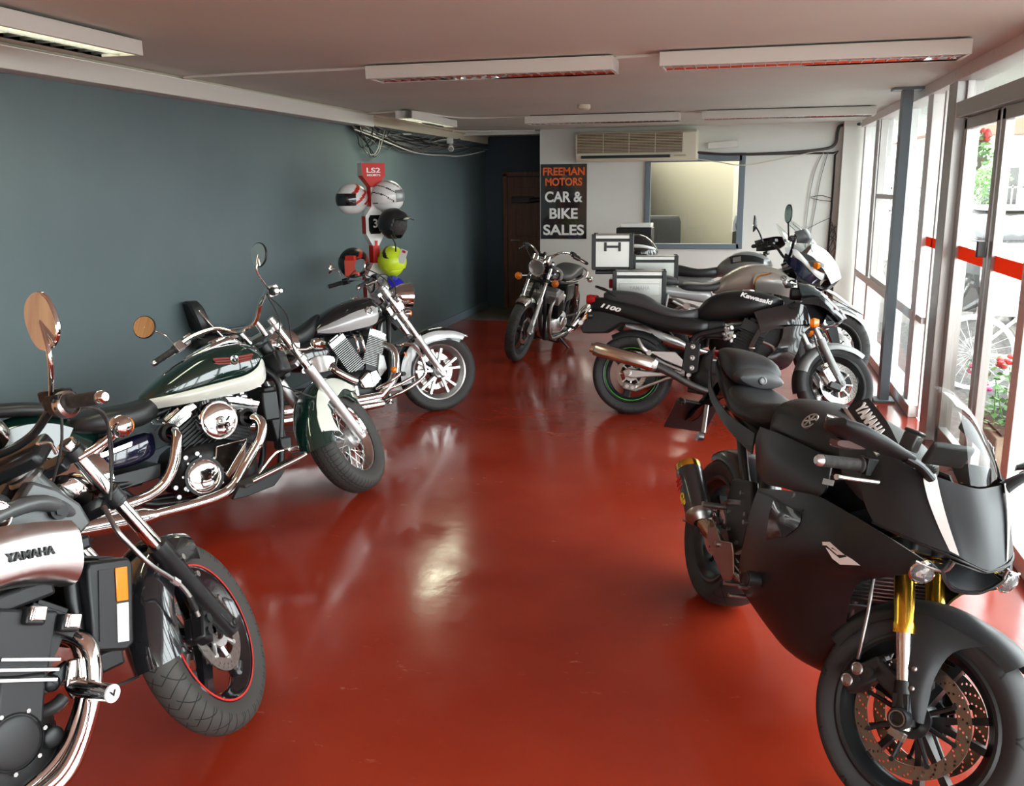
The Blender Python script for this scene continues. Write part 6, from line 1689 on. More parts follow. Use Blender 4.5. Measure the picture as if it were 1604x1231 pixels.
b.part(b.mb().loft([(-.075, .925, 1.015, .110, 2.0), (-.045, .930, 1.012, .108, 1.7), (-.028, .938, 1.002, .095, 1.6), (-.022, .95, .992, .06, 1.6)], 28), 'seat_pad', 'grey_vinyl', hp)
b.hull('tail_core', 'satin_black', [(-.46, .97, 1.01, .05, 3), (-.30, .90, .98, .10, 3), (-.1, .83, .94, .12, 3), (.1, .78, .86, .13, 3), (.35, .72, .82, .13, 3)])
for sd in (-1, 1):
    b.part(b.mb().patch([[(-.48, sd * .05, 1.03), (-.34, sd * .11, 1.01), (-.24, sd * .135, .92), (-.12, sd * .148, .865), (.10, sd * .158, .83), (.34, sd * .150, .82)], [(-.44, sd * .065, .98), (-.32, sd * .12, .955), (-.22, sd * .14, .865), (-.10, sd * .15, .82), (.10, sd * .156, .775), (.34, sd * .145, .74)]], .006, res=4), 'tail_side_rail', 'satin_black')
b.part(b.mb().loft([(-.50, .985, 1.015, .05, 3), (-.475, .98, 1.02, .06, 3), (-.45, .985, 1.015, .05, 3)], 16), 'tail_light', 'red_lens')
ph = b.part(b.mb().prism([(-.36, .90), (-.44, .88), (-.66, .66), (-.80, .585), (-.79, .60), (-.60, .74), (-.40, .82)], -.02, .02), 'plate_bracket', 'satin_black', bevel=.005)
b.part(b.mb().box((-.715, 0, .650), (.006, .22, .20), Matrix.Rotation(.55, 3, 'Y')), 'number_plate_holder', 'satin_black', ph, bevel=.002)
for sd in (-1, 1):
    b.blinker((-.58, sd * .02, .74), (-.58, sd * .12, .74), r=.018, m='satin_black', F=0, ax=(-1, 0, 0))
b.part(b.mb().cyl((-.34, -.085, .78), (-.30, -.09, .66), .010).cyl((-.30, -.09, .64), (-.30, -.115, .64), .02), 'exhaust_strap', 'steel')
b.fender(0, 0, .316, .345, 38, 118, .095, .05, 'carbon', 'hugger', n=16)
# engine and frame seen behind the fairing
b.hull('engine', 'engine_black', [(.42, .32, .52, .12, 4), (.52, .27, .62, .17, 4), (.72, .25, .66, .19, 4), (.95, .28, .60, .17, 4)])
b.round_cover('clutch_cover', (.66, -.20, .42), .075, .03, 'engine_black', bolts=8)
b.part(b.mb().cyl((.80, -.235, .42), (.80, -.285, .42), .026).cyl((.80, -.285, .42), (.80, -.29, .42), .022), 'crash_bung', 'plastic', bevel=.004)
fp = b.part(b.mb().prism([(.28, .62), (.44, .66), (.50, .58), (.50, .42), (.42, .36), (.34, .42), (.27, .50)], -.14, -.175), 'frame_plate', 'satin_black', bevel=.008)
q = b.mb()
for x, z in ((.33, .50), (.36, .44), (.45, .42), (.47, .54), (.40, .60), (.52, .36), (.56, .30), (.62, .28), (.68, .34), (.60, .55), (.90, .74), (.905, .755)):
    b.bolts('frame_bolt', 'steel', [((x, -.17, z), (x, -.245 if x > .55 else -.185, z))], .008, 12)
b.part(b.mb().tube([(.22, -.15, .50), (.30, -.17, .53), (.40, -.17, .56)], .012, 10).cyl((.28, -.17, .50), (.28, -.27, .50), .012), 'foot_peg', 'steel')
b.part(b.mb().tube([(.44, -.15, .55), (.30, -.14, .66), (.16, -.13, .78)], .018, 10).cyl((.22, -.02, .68), (.34, -.02, .46), .035), 'subframe', 'satin_black')
for sd in (-1, 1):
    b.part(b.mb().prism([(-.05, .33), (.02, .36), (.2, .38), (.42, .50), (.46, .44), (.44, .38), (.2, .30), (0, .285)], sd * .105, sd * .135), 'swingarm', 'satin_black', bevel=.01)
    b.part(b.mb().patch([[(1.10, sd * .10, .90), (.9, sd * .15, .80), (.7, sd * .16, .70), (.5, sd * .15, .60)], [(1.10, sd * .10, .80), (.9, sd * .15, .68), (.7, sd * .16, .60), (.5, sd * .15, .45)]], .02, res=3), 'frame_spar', 'satin_black')
b.part(b.mb().cyl((1.17, 0, .80), (1.11, 0, .93), .038), 'steering_head', 'satin_black')
q = b.mb().box((1.11, 0, .60), (.035, .34, .20), Matrix.Rotation(.25, 3, 'Y'))
rad = b.part(q, 'radiator', 'plastic', bevel=.004)
q = b.mb()
for k in range(14):
    q.box((1.135 + (k - 7) * -.0035, 0, .60 + (k - 7) * -.0135), (.006, .33, .004), Matrix.Rotation(.25, 3, 'Y'))
b.part(q, 'radiator_fins', 'steel', rad)
b.part(b.mb().box((1.03, 0, .42), (.03, .20, .12), Matrix.Rotation(.3, 3, 'Y')), 'oil_cooler', 'dark_steel', bevel=.004)
b.tubes('exhaust_header', 'steel', .018, [[(.98, y_, .58), (1.04, y_, .50), (1.0, y_, .32), (.85, y_ * .7, .26), (.6, -.1, .27)] for y_ in (-.12, -.04, .04, .12)])
# exhaust
A0, A1 = V(-.005, -.245, .570), V(.200, -.235, .425)
d_ = (A1 - A0).normalized()
si = b.part(b.mb().tube([A0 + d_ * .02, A0 + d_ * .03, A1 - d_ * .01, A1], [.052, .055, .055, .050], 28), 'silencer', 'carbon')
b.part(b.mb().lathe(A0, -d_, [(-.03, .054), (.0, .054), (.008, .050), (.008, .036), (-.02, .034), (-.02, .001)], 28), 'silencer_tip', 'gold', si)
b.part(b.mb().lathe(A1, d_, [(-.015, .057), (.0, .057), (.012, .048), (.03, .03)], 28), 'silencer_collar', 'steel', si)
vv = Vector((0, -1, 0)); uu = d_.cross(vv).normalized()
if uu.z < 0: uu = -uu
nn = (vv * .97 - uu * .1).normalized()
b.letters('M4', A0.lerp(A1, .36) + nn * .0555, d_, uu, .045, .05, 'red', parent=si, bold=.002)
b.letters('GP', A0.lerp(A1, .68) + nn * .0555, d_, uu, .032, .06, 'yellow', parent=si, bold=.002)
b.part(b.mb().tube([A1, (.26, -.20, .385), (.34, -.17, .34), (.55, -.12, .27)], [.03, .028, .027, .025], 16, res=4), 'link_pipe', 'titanium')
b.plate('heat_shield', 'titanium', [(.245, .385), (.25, .44), (.28, .455), (.40, .405), (.50, .435), (.53, .41), (.57, .345), (.55, .285), (.52, .28), (.36, .33)], -.215, -.222, bevel=.003)
b.part(b.mb().cyl((.19, -.25, .395), (.16, -.285, .39), .006).cyl((.385, -.22, .385), (.385, -.23, .385), .012, n=16), 'shield_bolt', 'steel')
b.bars([(1.13, .11, .925), (1.10, .20, .905), (1.015, .355, .862)], m='satin_black', grip=.125, grip_r=.0175, end_m='alu', lever_m='alu', housing='satin_black', ldz=-.035)
b.part(b.mb(1).tube([(1.10, .12, .90), (1.13, .0, .94), (1.10, -.12, .90)], .012, 10, res=3), 'fork_yoke', 'satin_black')
b.part(b.mb().cyl((.55, .16, .25), (.46, .33, .006), .012, .014).box((.46, .34, .007), (.07, .04, .01)), 'side_stand', 'satin_black')
# ================================================================ black roadster at the back, facing the camera
b = Moto('motorcycle', (-2.032, 10.553, -1.69, .196, -.026), 1.50, .335, .32, R(27), .115, 'old black roadster with round headlight and orange indicators standing before the back wall')
b.wheel(1, .335, .10, .25, 'cast', 5, rim_m='satin_black', tread='tread_street', disc_r=.14, disc_y=.05, discs=(1,), sw=.03)
b.wheel(0, .32, .13, .225, 'cast', 5, rim_m='satin_black', tread='tread_street', disc_r=.13, disc_y=.06, discs=(-1,), sw=.03)
b.forks(.10, .76, top_m='chrome', low_m='alu', split=.36, rt=.0185, rl=.024, clamps=(.56, .72), clamp_m='satin_black')
b.fender(1, 1.50, .335, .357, 60, 165, .065, .06, 'chrome', 'front_fender', n=22)
b.headlight((1.335, 0, .965), (1, 0, -.1), .088, .13, m='chrome')
b.part(b.mb(1).lathe((1.335, 0, .965), (1, 0, -.1), [(0, .088), (.012, .092), (.016, .086), (.008, .082)], 36, closed=True), 'headlight_ring', 'chrome')
b.part(b.mb(1).lathe((1.335, 0, .965), (1, 0, -.1), [(.012, .080), (.002, .05), (-.004, .001)], 36), 'headlight_reflector', 'alu')
for sd in (-1, 1):
    b.blinker((1.24, sd * .10, .86), (1.285, sd * .205, .835), r=.040, ax=(1, 0, 0))
    b.blinker((-.08, sd * .10, .75), (-.09, sd * .20, .75), r=.036, F=0, ax=(-1, 0, 0), lens='amber')
    b.part(b.mb(1).lathe((1.23, sd * .06, 1.07), (-.6, 0, .8), [(-.07, .02), (-.06, .042), (0, .046), (.006, .04), (.002, .001)], 24), 'gauge', 'chrome')
b.part(b.mb(1).box((1.24, 0, 1.10), (.05, .07, .05)), 'warning_light_box', 'satin_black', bevel=.006)
b.part(b.mb(1).box((1.26, 0, 1.12), (.02, .03, .02)), 'warning_light', 'white', bevel=.003)
b.bars([(1.15, 0, 1.05), (1.15, .06, 1.06), (1.14, .14, 1.13), (1.08, .22, 1.145), (.98, .30, 1.10), (.88, .375, 1.055)], grip=.12, end_m='rubber', lever_m='chrome', housing='satin_black')
tk = b.hull('fuel_tank', 'black', [(.62, .78, .86, .08), (.70, .765, .91, .12, 2.6), (.85, .765, .95, .145, 2.6), (1.0, .78, .96, .15, 2.6), (1.12, .80, .945, .12, 2.4), (1.17, .84, .90, .06)])
b.hull('seat', 'grey_vinyl', [(-.10, .80, .87, .10, 3), (.0, .79, .91, .135, 3), (.20, .78, .92, .145, 3), (.42, .76, .85, .15, 3), (.6, .76, .85, .14, 3), (.70, .79, .86, .08, 2.6)])
b.hull('tail_cowl', 'black', [(-.22, .74, .86, .07, 3), (-.12, .72, .86, .10, 3), (.0, .72, .80, .11, 3)])
b.tubes('grab_rail', 'chrome', .010, [[(.30, .16, .76), (.0, .165, .77), (-.14, .13, .83), (-.20, .0, .86), (-.14, -.13, .83), (.0, -.165, .77), (.30, -.16, .76)]])
b.tubes('seat_trim', 'chrome', .006, [[(.66, .13, .78), (.4, .155, .765), (.1, .16, .775), (-.08, .13, .80)]], mirror=True)
b.part(b.mb().loft([(-.27, .74, .80, .05, 3), (-.25, .73, .81, .06, 3), (-.22, .74, .80, .06, 3)], 16), 'tail_light', 'red_lens')
b.fender(0, 0, .32, .36, 60, 185, .075, .06, 'chrome', 'rear_fender', n=18)
b.part(b.mb().prism([(.34, .56), (.60, .54), (.62, .74), (.36, .74)], -.16, .16), 'side_cover', 'satin_black', bevel=.02)
b.cylinder('engine_cylinder', (.90, 0, .44), (.955, 0, .60), .17, .42, 9, 'engine_black', 'alu', .10, fin=.005)
b.hull('crankcase', 'alu', [(.50, .28, .42, .14, 4), (.58, .22, .47, .20, 4), (.80, .20, .48, .23, 4), (1.0, .24, .44, .20, 4), (1.04, .28, .38, .12, 4)])
for sd in (-1, 1):
    b.round_cover('engine_cover', (.83, sd * .225, .36), .075, .03, 'satin', side=sd)
    b.round_cover('engine_cover', (.66, sd * .205, .34), .05, .025, 'alu', side=sd)
    for y in (.06, .16):
        b.part(b.mb().tube([(1.03, sd * y, .62), (1.12, sd * y, .58), (1.12, sd * y, .42), (1.06, sd * (y + .02), .26), (.94, sd * (y + .03), .20), (.6, sd * .20, .20), (.45, sd * .22, .22)], .019, 14, res=4), 'exhaust_pipe', 'dark_steel' if y < .1 else 'steel')
    for dz in (0, .11):
        b.part(b.mb().tube([(.52, sd * .215, .22), (.42, sd * .235, .235 + dz * .4), (-.12, sd * .25, .36 + dz * 1.0), (-.16, sd * .25, .37 + dz)], [.02, .042, .046, .044], 20), 'silencer', 'chrome')
    b.part(b.mb().cyl((.05, sd * .13, .42), (.20, sd * .13, .70), .026), 'shock_absorber', 'chrome')
    b.part(b.mb().tube([(.52, sd * .12, .35), (0, sd * .12, .32)], .022, 12), 'swingarm', 'satin_black')
q = b.mb()
for y in (-.15, -.05, .05, .15):
    q.cyl((.80, y, .62), (.70, y, .63), .026, n=16).box((.75, y, .60), (.06, .05, .06)).cyl((.84, y, .62), (.80, y, .62), .03, n=16)
b.part(q, 'carburettors', 'alu')
b.tubes('frame_tube', 'satin_black', .019, [[(1.16, .04, .82), (1.14, .10, .55), (1.08, .12, .26), (.98, .12, .18), (.5, .12, .18), (.4, .12, .35), (.36, .13, .72)], [(1.18, .04, .88), (.9, .1, .80), (.4, .12, .74), (-.15, .11, .76)]], mirror=True)
b.part(b.mb().cyl((1.24, 0, .74), (1.16, 0, .92), .034), 'steering_head', 'satin_black')
b.part(b.mb().cyl((.66, .13, .2), (.58, .34, .006), .012, .014).box((.58, .35, .007), (.07, .04, .01)), 'side_stand', 'satin_black')
b.part(b.mb().tube([(.62, -.12, .22), (.5, -.14, .05), (.56, -.17, .03)], .014, 10).tube([(.62, .12, .22), (.5, .14, .08)], .014, 10).cyl((.52, -.14, .07), (.52, .14, .07), .010), 'centre_stand', 'satin_black')
for y in (.25, -.25):
    b.part(b.mb().cyl((.62, y * .8, .30), (.62, y * 1.3, .30), .015), 'foot_peg', 'rubber')
b.tubes('control_cable', 'rubber', .004, [[(1.05, -.2, 1.13), (1.25, -.2, 1.16), (1.33, -.08, 1.04), (1.25, 0, .9)], [(1.05, .2, 1.13), (1.25, .18, 1.14), (1.30, .05, 1.06), (1.2, .03, .85)], [(1.25, 0, .8), (1.34, .05, .66), (1.42, .08, .5)]], F=1)

# ================================================================ adventure tourer with aluminium cases
b = Moto('motorcycle', (-.72, 8.1, .105, .02, .245), 1.54, .345, .33, R(28), .126, 'bronze and silver adventure tourer with square aluminium YAMAHA luggage cases')
b.wheel(1, .345, .11, .25, 'wire', rim_m='satin_black', tread='tread_street', disc_r=.155, disc_y=.06, hub=.05)
b.wheel(0, .33, .15, .225, 'wire', rim_m='satin_black', tread='tread_street', disc_r=.14, disc_y=.07, discs=(-1,), hub=.06)
b.forks(.11, .84, top_m='alu', low_m='satin_black', split=.22, rt=.0215, rl=.028, usd=True, clamps=(.66, .80), clamp_m='satin_black')
f = b.fender(1, 1.54, .345, .375, 38, 150, .075, .05, 'white', 'front_fender', n=26, e=3)
for sd in (-1, 1):
    b.part(b.mb(1).box((1.52, sd * .065, .63), (.10, .004, .06), Matrix.Rotation(.7, 3, 'Y')), 'fender_mark', 'satin_black', f)
    b.part(b.mb(1).prism([(1.40, .60), (1.52, .60), (1.56, .42), (1.58, .30), (1.52, .28), (1.48, .42)], sd * .12, sd * .135), 'fork_guard', 'satin_black', f, bevel=.006)
tk = b.hull('fuel_tank', 'bronze_paint', [(.50, .83, .87, .06, 2.6), (.56, .83, .955, .12, 2.8), (.68, .84, 1.04, .17, 2.8), (.80, .85, 1.09, .20, 3), (.92, .86, 1.085, .225, 3), (1.04, .88, 1.05, .23, 3), (1.14, .92, 1.01, .19, 2.6)], n=36)
b.panel('tank_shroud', 'warm_silver', [[(.84, .222, 1.015), (.95, .235, 1.035), (1.06, .24, 1.01), (1.16, .22, .975)], [(.82, .225, .95), (.95, .248, .96), (1.08, .26, .945), (1.18, .245, .905)], [(.84, .22, .86), (.95, .24, .86), (1.06, .25, .84), (1.14, .23, .82)]], .006, parent=tk)
b.panel('shroud_trim', 'gold', [[(.83, .224, .88), (.83, .227, .95), (.86, .23, 1.0), (.96, .238, 1.03)], [(.842, .227, .88), (.842, .231, .945), (.87, .234, .99), (.965, .243, 1.02)]], .005, parent=tk)
bd = b.part(b.mb().lathe((1.065, -.252, .985), (.1, -1, .2), [(0, .026), (.006, .025), (.006, .020), (.002, .019)], 24, closed=True), 'tank_badge', 'satin_black', tk)
b.part(b.mb().tube([(1.052, -.258, .995), (1.07, -.258, .990), (1.058, -.258, .983), (1.078, -.258, .976)], .004, 6), 'badge_mark', 'satin_black', bd)
b.hull('rider_seat', 'grey_vinyl', [(.20, .86, .90, .10, 3), (.27, .855, .935, .15, 3), (.36, .85, .925, .16, 3), (.48, .85, .915, .14, 3), (.58, .86, .955, .10, 2.8), (.64, .90, .98, .05)])
b.hull('passenger_seat', 'grey_vinyl', [(-.18, .93, .97, .10, 3), (-.08, .92, 1.0, .13, 3), (.1, .91, .995, .13, 3), (.22, .90, .96, .11, 3)])
b.hull('tail_fairing', 'silver_paint', [(-.2, .84, .93, .11, 4), (0, .83, .92, .13, 4), (.2, .80, .895, .14, 4), (.38, .76, .875, .145, 4), (.52, .74, .86, .13, 4)])
b.tubes('subframe_tube', 'alu', .014, [[(.12, .15, .84), (.10, .15, .62), (.28, .14, .72), (.42, .13, .68)], [(.16, .16, .78), (.36, .15, .66), (.40, .14, .50)]], mirror=True)
b.part(b.mb().cyl((.28, -.1, .72), (.28, -.17, .74), .03), 'canister', 'satin')
# cases
def case(name, x0, x1, y0, y1, z0, z1, mark=None, handle=None):
    c = b.part(b.mb().box(((x0 + x1) / 2, (y0 + y1) / 2, (z0 + z1) / 2), (x1 - x0, y1 - y0, z1 - z0)), name, 'case_alu', bevel=.006)
    q = b.mb()
    for x in (x0, x1):
        for y in (y0, y1):
            q.box((x, y, (z0 + z1) / 2), (.036, .036, z1 - z0 + .012))
    for z in (z0, z1 - .045):
        for y in (y0, y1):
            q.box(((x0 + x1) / 2, y, z), (x1 - x0 + .02, .024, .026))
        for x in (x0, x1):
            q.box((x, (y0 + y1) / 2, z), (.024, y1 - y0 + .02, .026))
    b.part(q, 'case_frame', 'satin_black', c, bevel=.004)
    return c
dm('case_alu', (.50, .50, .47), .35, .8)
PR = case('side_case', -.33, .075, -.49, -.27, .75, 1.055)
b.part(b.mb().box((-.125, -.494, .905), (.33, .006, .10)), 'case_panel', 'case_alu', PR, bevel=.003)
b.letters('YAMAHA', (-.125, -.499, .92), (1, 0, 0), (0, 0, 1), .036, .17, 'steel', parent=PR, bold=.002)
case('side_case', -.18, .20, .27, .49, .83, 1.14)
TC = case('top_case', -.52, -.20, -.20, .20, 1.06, 1.345)
q = b.mb().box((-.36, -.225, 1.245), (.13, .015, .018))
for x in (-.42, -.30): q.box((x, -.218, 1.245), (.022, .03, .075))
b.part(q, 'case_handle', 'satin_black', TC, bevel=.003)
b.part(b.mb().box((-.30, 0, 1.02), (.42, .24, .03)).box((-.1, 0, .985), (.2, .2, .03)), 'luggage_rack', 'satin_black', bevel=.006)
b.part(b.mb().box((-.36, 0, .92), (.06, .2, .08)), 'tail_light', 'red_lens', bevel=.01)
for sd in (-1, 1):
    b.part(b.mb().box((-.1, sd * .20, .86), (.3, .14, .03)).box((-.1, sd * .20, .76), (.3, .12, .03)), 'case_carrier', 'satin_black', bevel=.005)
b.fender(0, 0, .33, .37, 55, 150, .09, .05, 'plastic', 'rear_fender', n=14)
# nose
b.panel('nose_fairing', 'white', [[(1.33, 0, 1.26), (1.31, .08, 1.24), (1.26, .14, 1.18)], [(1.44, 0, 1.20), (1.42, .09, 1.17), (1.36, .16, 1.10)], [(1.53, 0, 1.09), (1.51, .10, 1.06), (1.43, .17, 1.0)], [(1.57, 0, .98), (1.55, .09, .97), (1.47, .15, .93)]], .006)
b.panel('nose_fairing_lower', 'satin_black', [[(1.57, 0, .98), (1.55, .09, .97), (1.47, .15, .93)], [(1.50, 0, .90), (1.48, .08, .89), (1.42, .12, .88)], [(1.38, 0, .86), (1.36, .07, .85), (1.32, .11, .84)]], .006)
b.panel('side_cowl', 'white', [[(1.13, .205, 1.225), (1.17, .21, 1.215), (1.24, .215, 1.14), (1.32, .215, 1.06), (1.40, .20, 1.02)], [(1.14, .215, 1.18), (1.185, .22, 1.165), (1.25, .225, 1.095), (1.32, .22, 1.03), (1.395, .20, .985)], [(1.17, .215, 1.15), (1.21, .22, 1.12), (1.27, .222, 1.06), (1.33, .215, 1.0), (1.38, .20, .965)]], .006)
b.panel('side_cowl_lower', 'navy', [[(1.135, .20, 1.17), (1.19, .21, 1.13), (1.26, .21, 1.06), (1.33, .205, .99), (1.38, .19, .965)], [(1.12, .19, 1.09), (1.17, .20, 1.03), (1.24, .20, .97), (1.30, .195, .94), (1.35, .18, .94)]], .006)
b.panel('cockpit_shell', 'satin_black', [[(1.20, .16, 1.20), (1.30, .16, 1.16), (1.38, .16, 1.08)], [(1.18, .15, .95), (1.28, .15, .93), (1.38, .14, .90)]], .006)
b.part(b.mb().loft([(1.44, .96, 1.08, .04, 3), (1.49, .95, 1.08, .08, 3), (1.545, .98, 1.04, .085, 3)], 20), 'headlight', 'lens')
b.part(b.mb().patch([[(1.38, -.07, .90), (1.38, 0, .91), (1.38, .07, .90)], [(1.52, -.07, .83), (1.52, 0, .85), (1.52, .07, .83)], [(1.66, -.045, .73), (1.66, 0, .75), (1.66, .045, .73)], [(1.76, -.015, .675), (1.76, 0, .68), (1.76, .015, .675)]], .008, res=4), 'beak', 'white')
b.part(b.mb().patch([[(1.50, -.05, .80), (1.50, .05, .80)], [(1.78, -.012, .655), (1.78, .012, .655)]], .008), 'beak_tip', 'satin_black')
for sd in (-1, 1):
    b.part(b.mb().loft([(1.30, 1.07, 1.115, .014, 3, sd * .26), (1.325, 1.06, 1.12, .024, 3, sd * .27), (1.35, 1.07, 1.11, .014, 3, sd * .265)], 16), 'indicator', 'amber')
    b.part(b.mb().patch([[(1.24, sd * .20, 1.12), (1.32, sd * .25, 1.13), (1.39, sd * .21, 1.10)], [(1.26, sd * .20, 1.08), (1.33, sd * .24, 1.08), (1.39, sd * .21, 1.07)]], .01, res=3), 'indicator_shroud', 'grey_paint')
b.panel('windscreen', 'pane', [[(1.09, 0, 1.49), (1.10, .08, 1.48), (1.13, .15, 1.43)], [(1.22, 0, 1.40), (1.22, .09, 1.38), (1.24, .17, 1.33)], [(1.35, 0, 1.27), (1.34, .08, 1.25), (1.30, .15, 1.20)]], .004, res=4)
b.panel('screen_edge', 'grey_paint', [[(1.128, .148, 1.435), (1.24, .17, 1.335), (1.30, .152, 1.205)], [(1.132, .152, 1.425), (1.244, .174, 1.325), (1.304, .156, 1.195)]], .004)
b.bars([(1.12, 0, 1.14), (1.12, .08, 1.16), (1.10, .20, 1.25), (1.06, .30, 1.28), (.98, .43, 1.27)], m='satin_black', grip=.12, end_m='satin_black', lever_m='alu', housing='satin_black')
for sd in (-1, 1):
    b.part(b.mb(1).patch([[(1.00, sd * .47, 1.32), (1.08, sd * .46, 1.34), (1.15, sd * .36, 1.35), (1.18, sd * .26, 1.34)], [(1.02, sd * .475, 1.27), (1.12, sd * .47, 1.28), (1.19, sd * .37, 1.28), (1.21, sd * .27, 1.28)], [(1.02, sd * .47, 1.23), (1.10, sd * .46, 1.23), (1.17, sd * .37, 1.24), (1.18, sd * .28, 1.25)]], .008, res=4), 'hand_guard', 'satin_black')
    b.mirror((1.02, sd * .30, 1.29), (1.0, sd * .34, 1.38), (.97, sd * .41, 1.47), (-1, sd * .35, .05), .085, .15, stem=.007, back='satin_black', m='satin_black', shape=2.3)
# engine, frame, exhaust
b.hull('crankcase', 'engine_black', [(.48, .32, .50, .12, 4), (.58, .26, .56, .17, 4), (.80, .24, .58, .19, 4), (1.0, .28, .54, .15, 4)])
b.cylinder('engine_cylinder', (.86, 0, .50), (.93, 0, .70), .2, .34, 4, 'engine_black', 'engine_black', .08)
b.plate('radiator_shroud', 'satin_black', [(1.06, .92), (1.22, .96), (1.28, .90), (1.24, .72), (1.12, .60), (1.04, .70)], -.14, -.20, mirror=True, bevel=.01)
for sd in (-1, 1):
    b.part(b.mb().prism([(1.19, .93), (1.26, .92), (1.28, .87), (1.22, .82)], sd * .20, sd * .215), 'shroud_insert', 'white', bevel=.004)
b.plate('sump_guard', 'alu', [(.6, .22), (.98, .22), (1.12, .42), (1.10, .43), (.96, .25), (.6, .24)], -.14, .14)
b.tubes('frame_tube', 'satin_black', .022, [[(1.20, .05, 1.0), (.9, .17, .82), (.55, .16, .72), (.46, .14, .4)], [(1.20, .05, .92), (1.12, .12, .6), (1.0, .13, .28), (.5, .13, .26)]], mirror=True)
b.part(b.mb().cyl((1.25, 0, .88), (1.16, 0, 1.06), .036), 'steering_head', 'satin_black')
b.plate('swingarm', 'satin_black', [(-.06, .34), (0, .37), (.45, .45), (.48, .38), (.1, .29), (-.04, .29)], .10, .135, mirror=True)
b.part(b.mb().tube([(.5, -.14, .32), (.3, -.19, .38), (.2, -.21, .42), (-.2, -.23, .56), (-.24, -.23, .575)], [.026, .028, .05, .055, .05], 20), 'silencer', 'satin')
b.part(b.mb().cyl((.60, .15, .24), (.50, .36, .006), .013, .015).box((.50, .37, .007), (.07, .04, .01)), 'side_stand', 'satin_black')

# ================================================================ silver tourer at the very back of the right row
b = Moto('motorcycle', (-.72, 9.35, -.017, .157, .384), 1.66, .31, .31, R(27), .105, 'silver-grey tourer with round black top box, farthest in the right row')
b.wheel(1, .31, .12, .225, 'cast', 5, rim_m='alu', tread='tread_street', disc_r=.15, disc_m='disc_drilled', disc_y=.06, sw=.035)
b.wheel(0, .31, .17, .225, 'cast', 5, rim_m='alu', tread='tread_street', disc_r=.13, disc_y=.07, discs=(-1,), sw=.035)
b.forks(.10, .66, top_m='chrome', low_m='alu', split=.38, rt=.021, rl=.027, clamps=(.60,), clamp_m='alu')
b.fender(1, 1.66, .31, .335, 50, 160, .075, .06, 'grey_paint', 'front_fender', n=22)
tk = b.hull('fuel_tank', 'grey_paint', [(.48, .86, .94, .08), (.54, .86, 1.02, .13, 2.6), (.66, .87, 1.11, .17, 2.8), (.80, .88, 1.13, .185, 2.8), (.94, .90, 1.09, .18, 2.6), (1.04, .93, 1.03, .12)], n=32)
b.panel('tank_knee_panel', 'satin_black', [[(.62, .177, 1.05), (.72, .19, 1.07), (.86, .193, 1.06), (.95, .187, 1.03)], [(.64, .18, .98), (.74, .195, 1.0), (.88, .197, 1.0), (.95, .187, .98)]], .005, parent=tk)
b.panel('tank_knee_insert', 'grey_paint', [[(.655, .188, 1.04), (.73, .198, 1.055)], [(.66, .19, .995), (.735, .20, 1.005)]], .004, parent=tk)
b.hull('seat', 'vinyl', [(-.10, .88, .94, .10, 3), (.02, .87, .99, .14, 3), (.16, .85, .985, .15, 3), (.32, .83, .93, .16, 3), (.45, .84, .96, .13, 3), (.55, .87, .97, .07)])
b.hull('side_panel', 'grey_paint', [(-.2, .80, .90, .10, 3), (0, .76, .88, .14, 3), (.3, .70, .86, .15, 3), (.5, .70, .88, .14, 3)])
tc_ = b.part(b.mb().loft([(-.50, 1.02, 1.15, .10, 3), (-.46, .98, 1.24, .18, 3), (-.34, .95, 1.295, .215, 3), (-.20, .95, 1.27, .21, 3), (-.12, .97, 1.18, .17, 3), (-.095, 1.02, 1.12, .09, 3)], 32), 'top_box', 'black', sub=1)
b.part(b.mb().tube([(-.40, -.212, 1.14), (-.30, -.225, 1.145), (-.18, -.215, 1.135), (-.11, -.14, 1.12)], [.012, .02, .016, .010], 10, res=3), 'top_box_trim', 'white', tc_)
b.part(b.mb().box((-.30, 0, .935), (.36, .22, .03)), 'luggage_rack', 'satin_black', bevel=.006)
b.part(b.mb().loft([(-.34, .80, .90, .06, 3), (-.31, .79, .91, .09, 3), (-.26, .80, .90, .09, 3)], 16), 'tail_light', 'red_lens')
b.fender(0, 0, .31, .34, 50, 150, .10, .05, 'plastic', 'rear_fender', n=14)
b.panel('upper_fairing', 'grey_paint', [[(1.15, .17, 1.08), (1.22, .15, 1.16), (1.26, 0, 1.20)], [(1.26, .20, 1.0), (1.36, .16, 1.08), (1.42, 0, 1.11)], [(1.34, .19, .90), (1.48, .13, .93), (1.54, 0, .95)]], .006)
b.panel('side_fairing', 'grey_paint', [[(1.0, .22, .90), (1.15, .23, .95), (1.30, .20, .95)], [(.98, .24, .70), (1.12, .24, .72), (1.26, .21, .78)], [(.95, .21, .46), (1.05, .21, .46), (1.14, .18, .50)]], .006)
b.panel('windscreen', 'pane', [[(1.05, 0, 1.40), (1.06, .09, 1.38), (1.10, .16, 1.30)], [(1.16, 0, 1.30), (1.16, .09, 1.27), (1.17, .16, 1.20)], [(1.26, 0, 1.19), (1.24, .08, 1.17), (1.20, .15, 1.13)]], .004, res=4)
b.part(b.mb().loft([(1.47, .90, 1.0, .05, 3), (1.52, .88, .99, .08, 3), (1.55, .90, .96, .08, 3)], 16), 'headlight', 'lens')
b.bars([(1.08, .10, 1.10), (1.02, .22, 1.13), (.90, .38, 1.10)], m='satin_black', grip=.12, housing='satin_black', end_m='alu', lever_m='alu')
b.hull('crankcase', 'engine_black', [(.50, .28, .46, .12, 4), (.60, .22, .52, .18, 4), (.90, .22, .52, .18, 4), (1.05, .28, .46, .12, 4)])
b.cylinder('engine_cylinder', (.90, 0, .48), (.98, 0, .70), .2, .38, 6, 'engine_black', 'alu', .07)
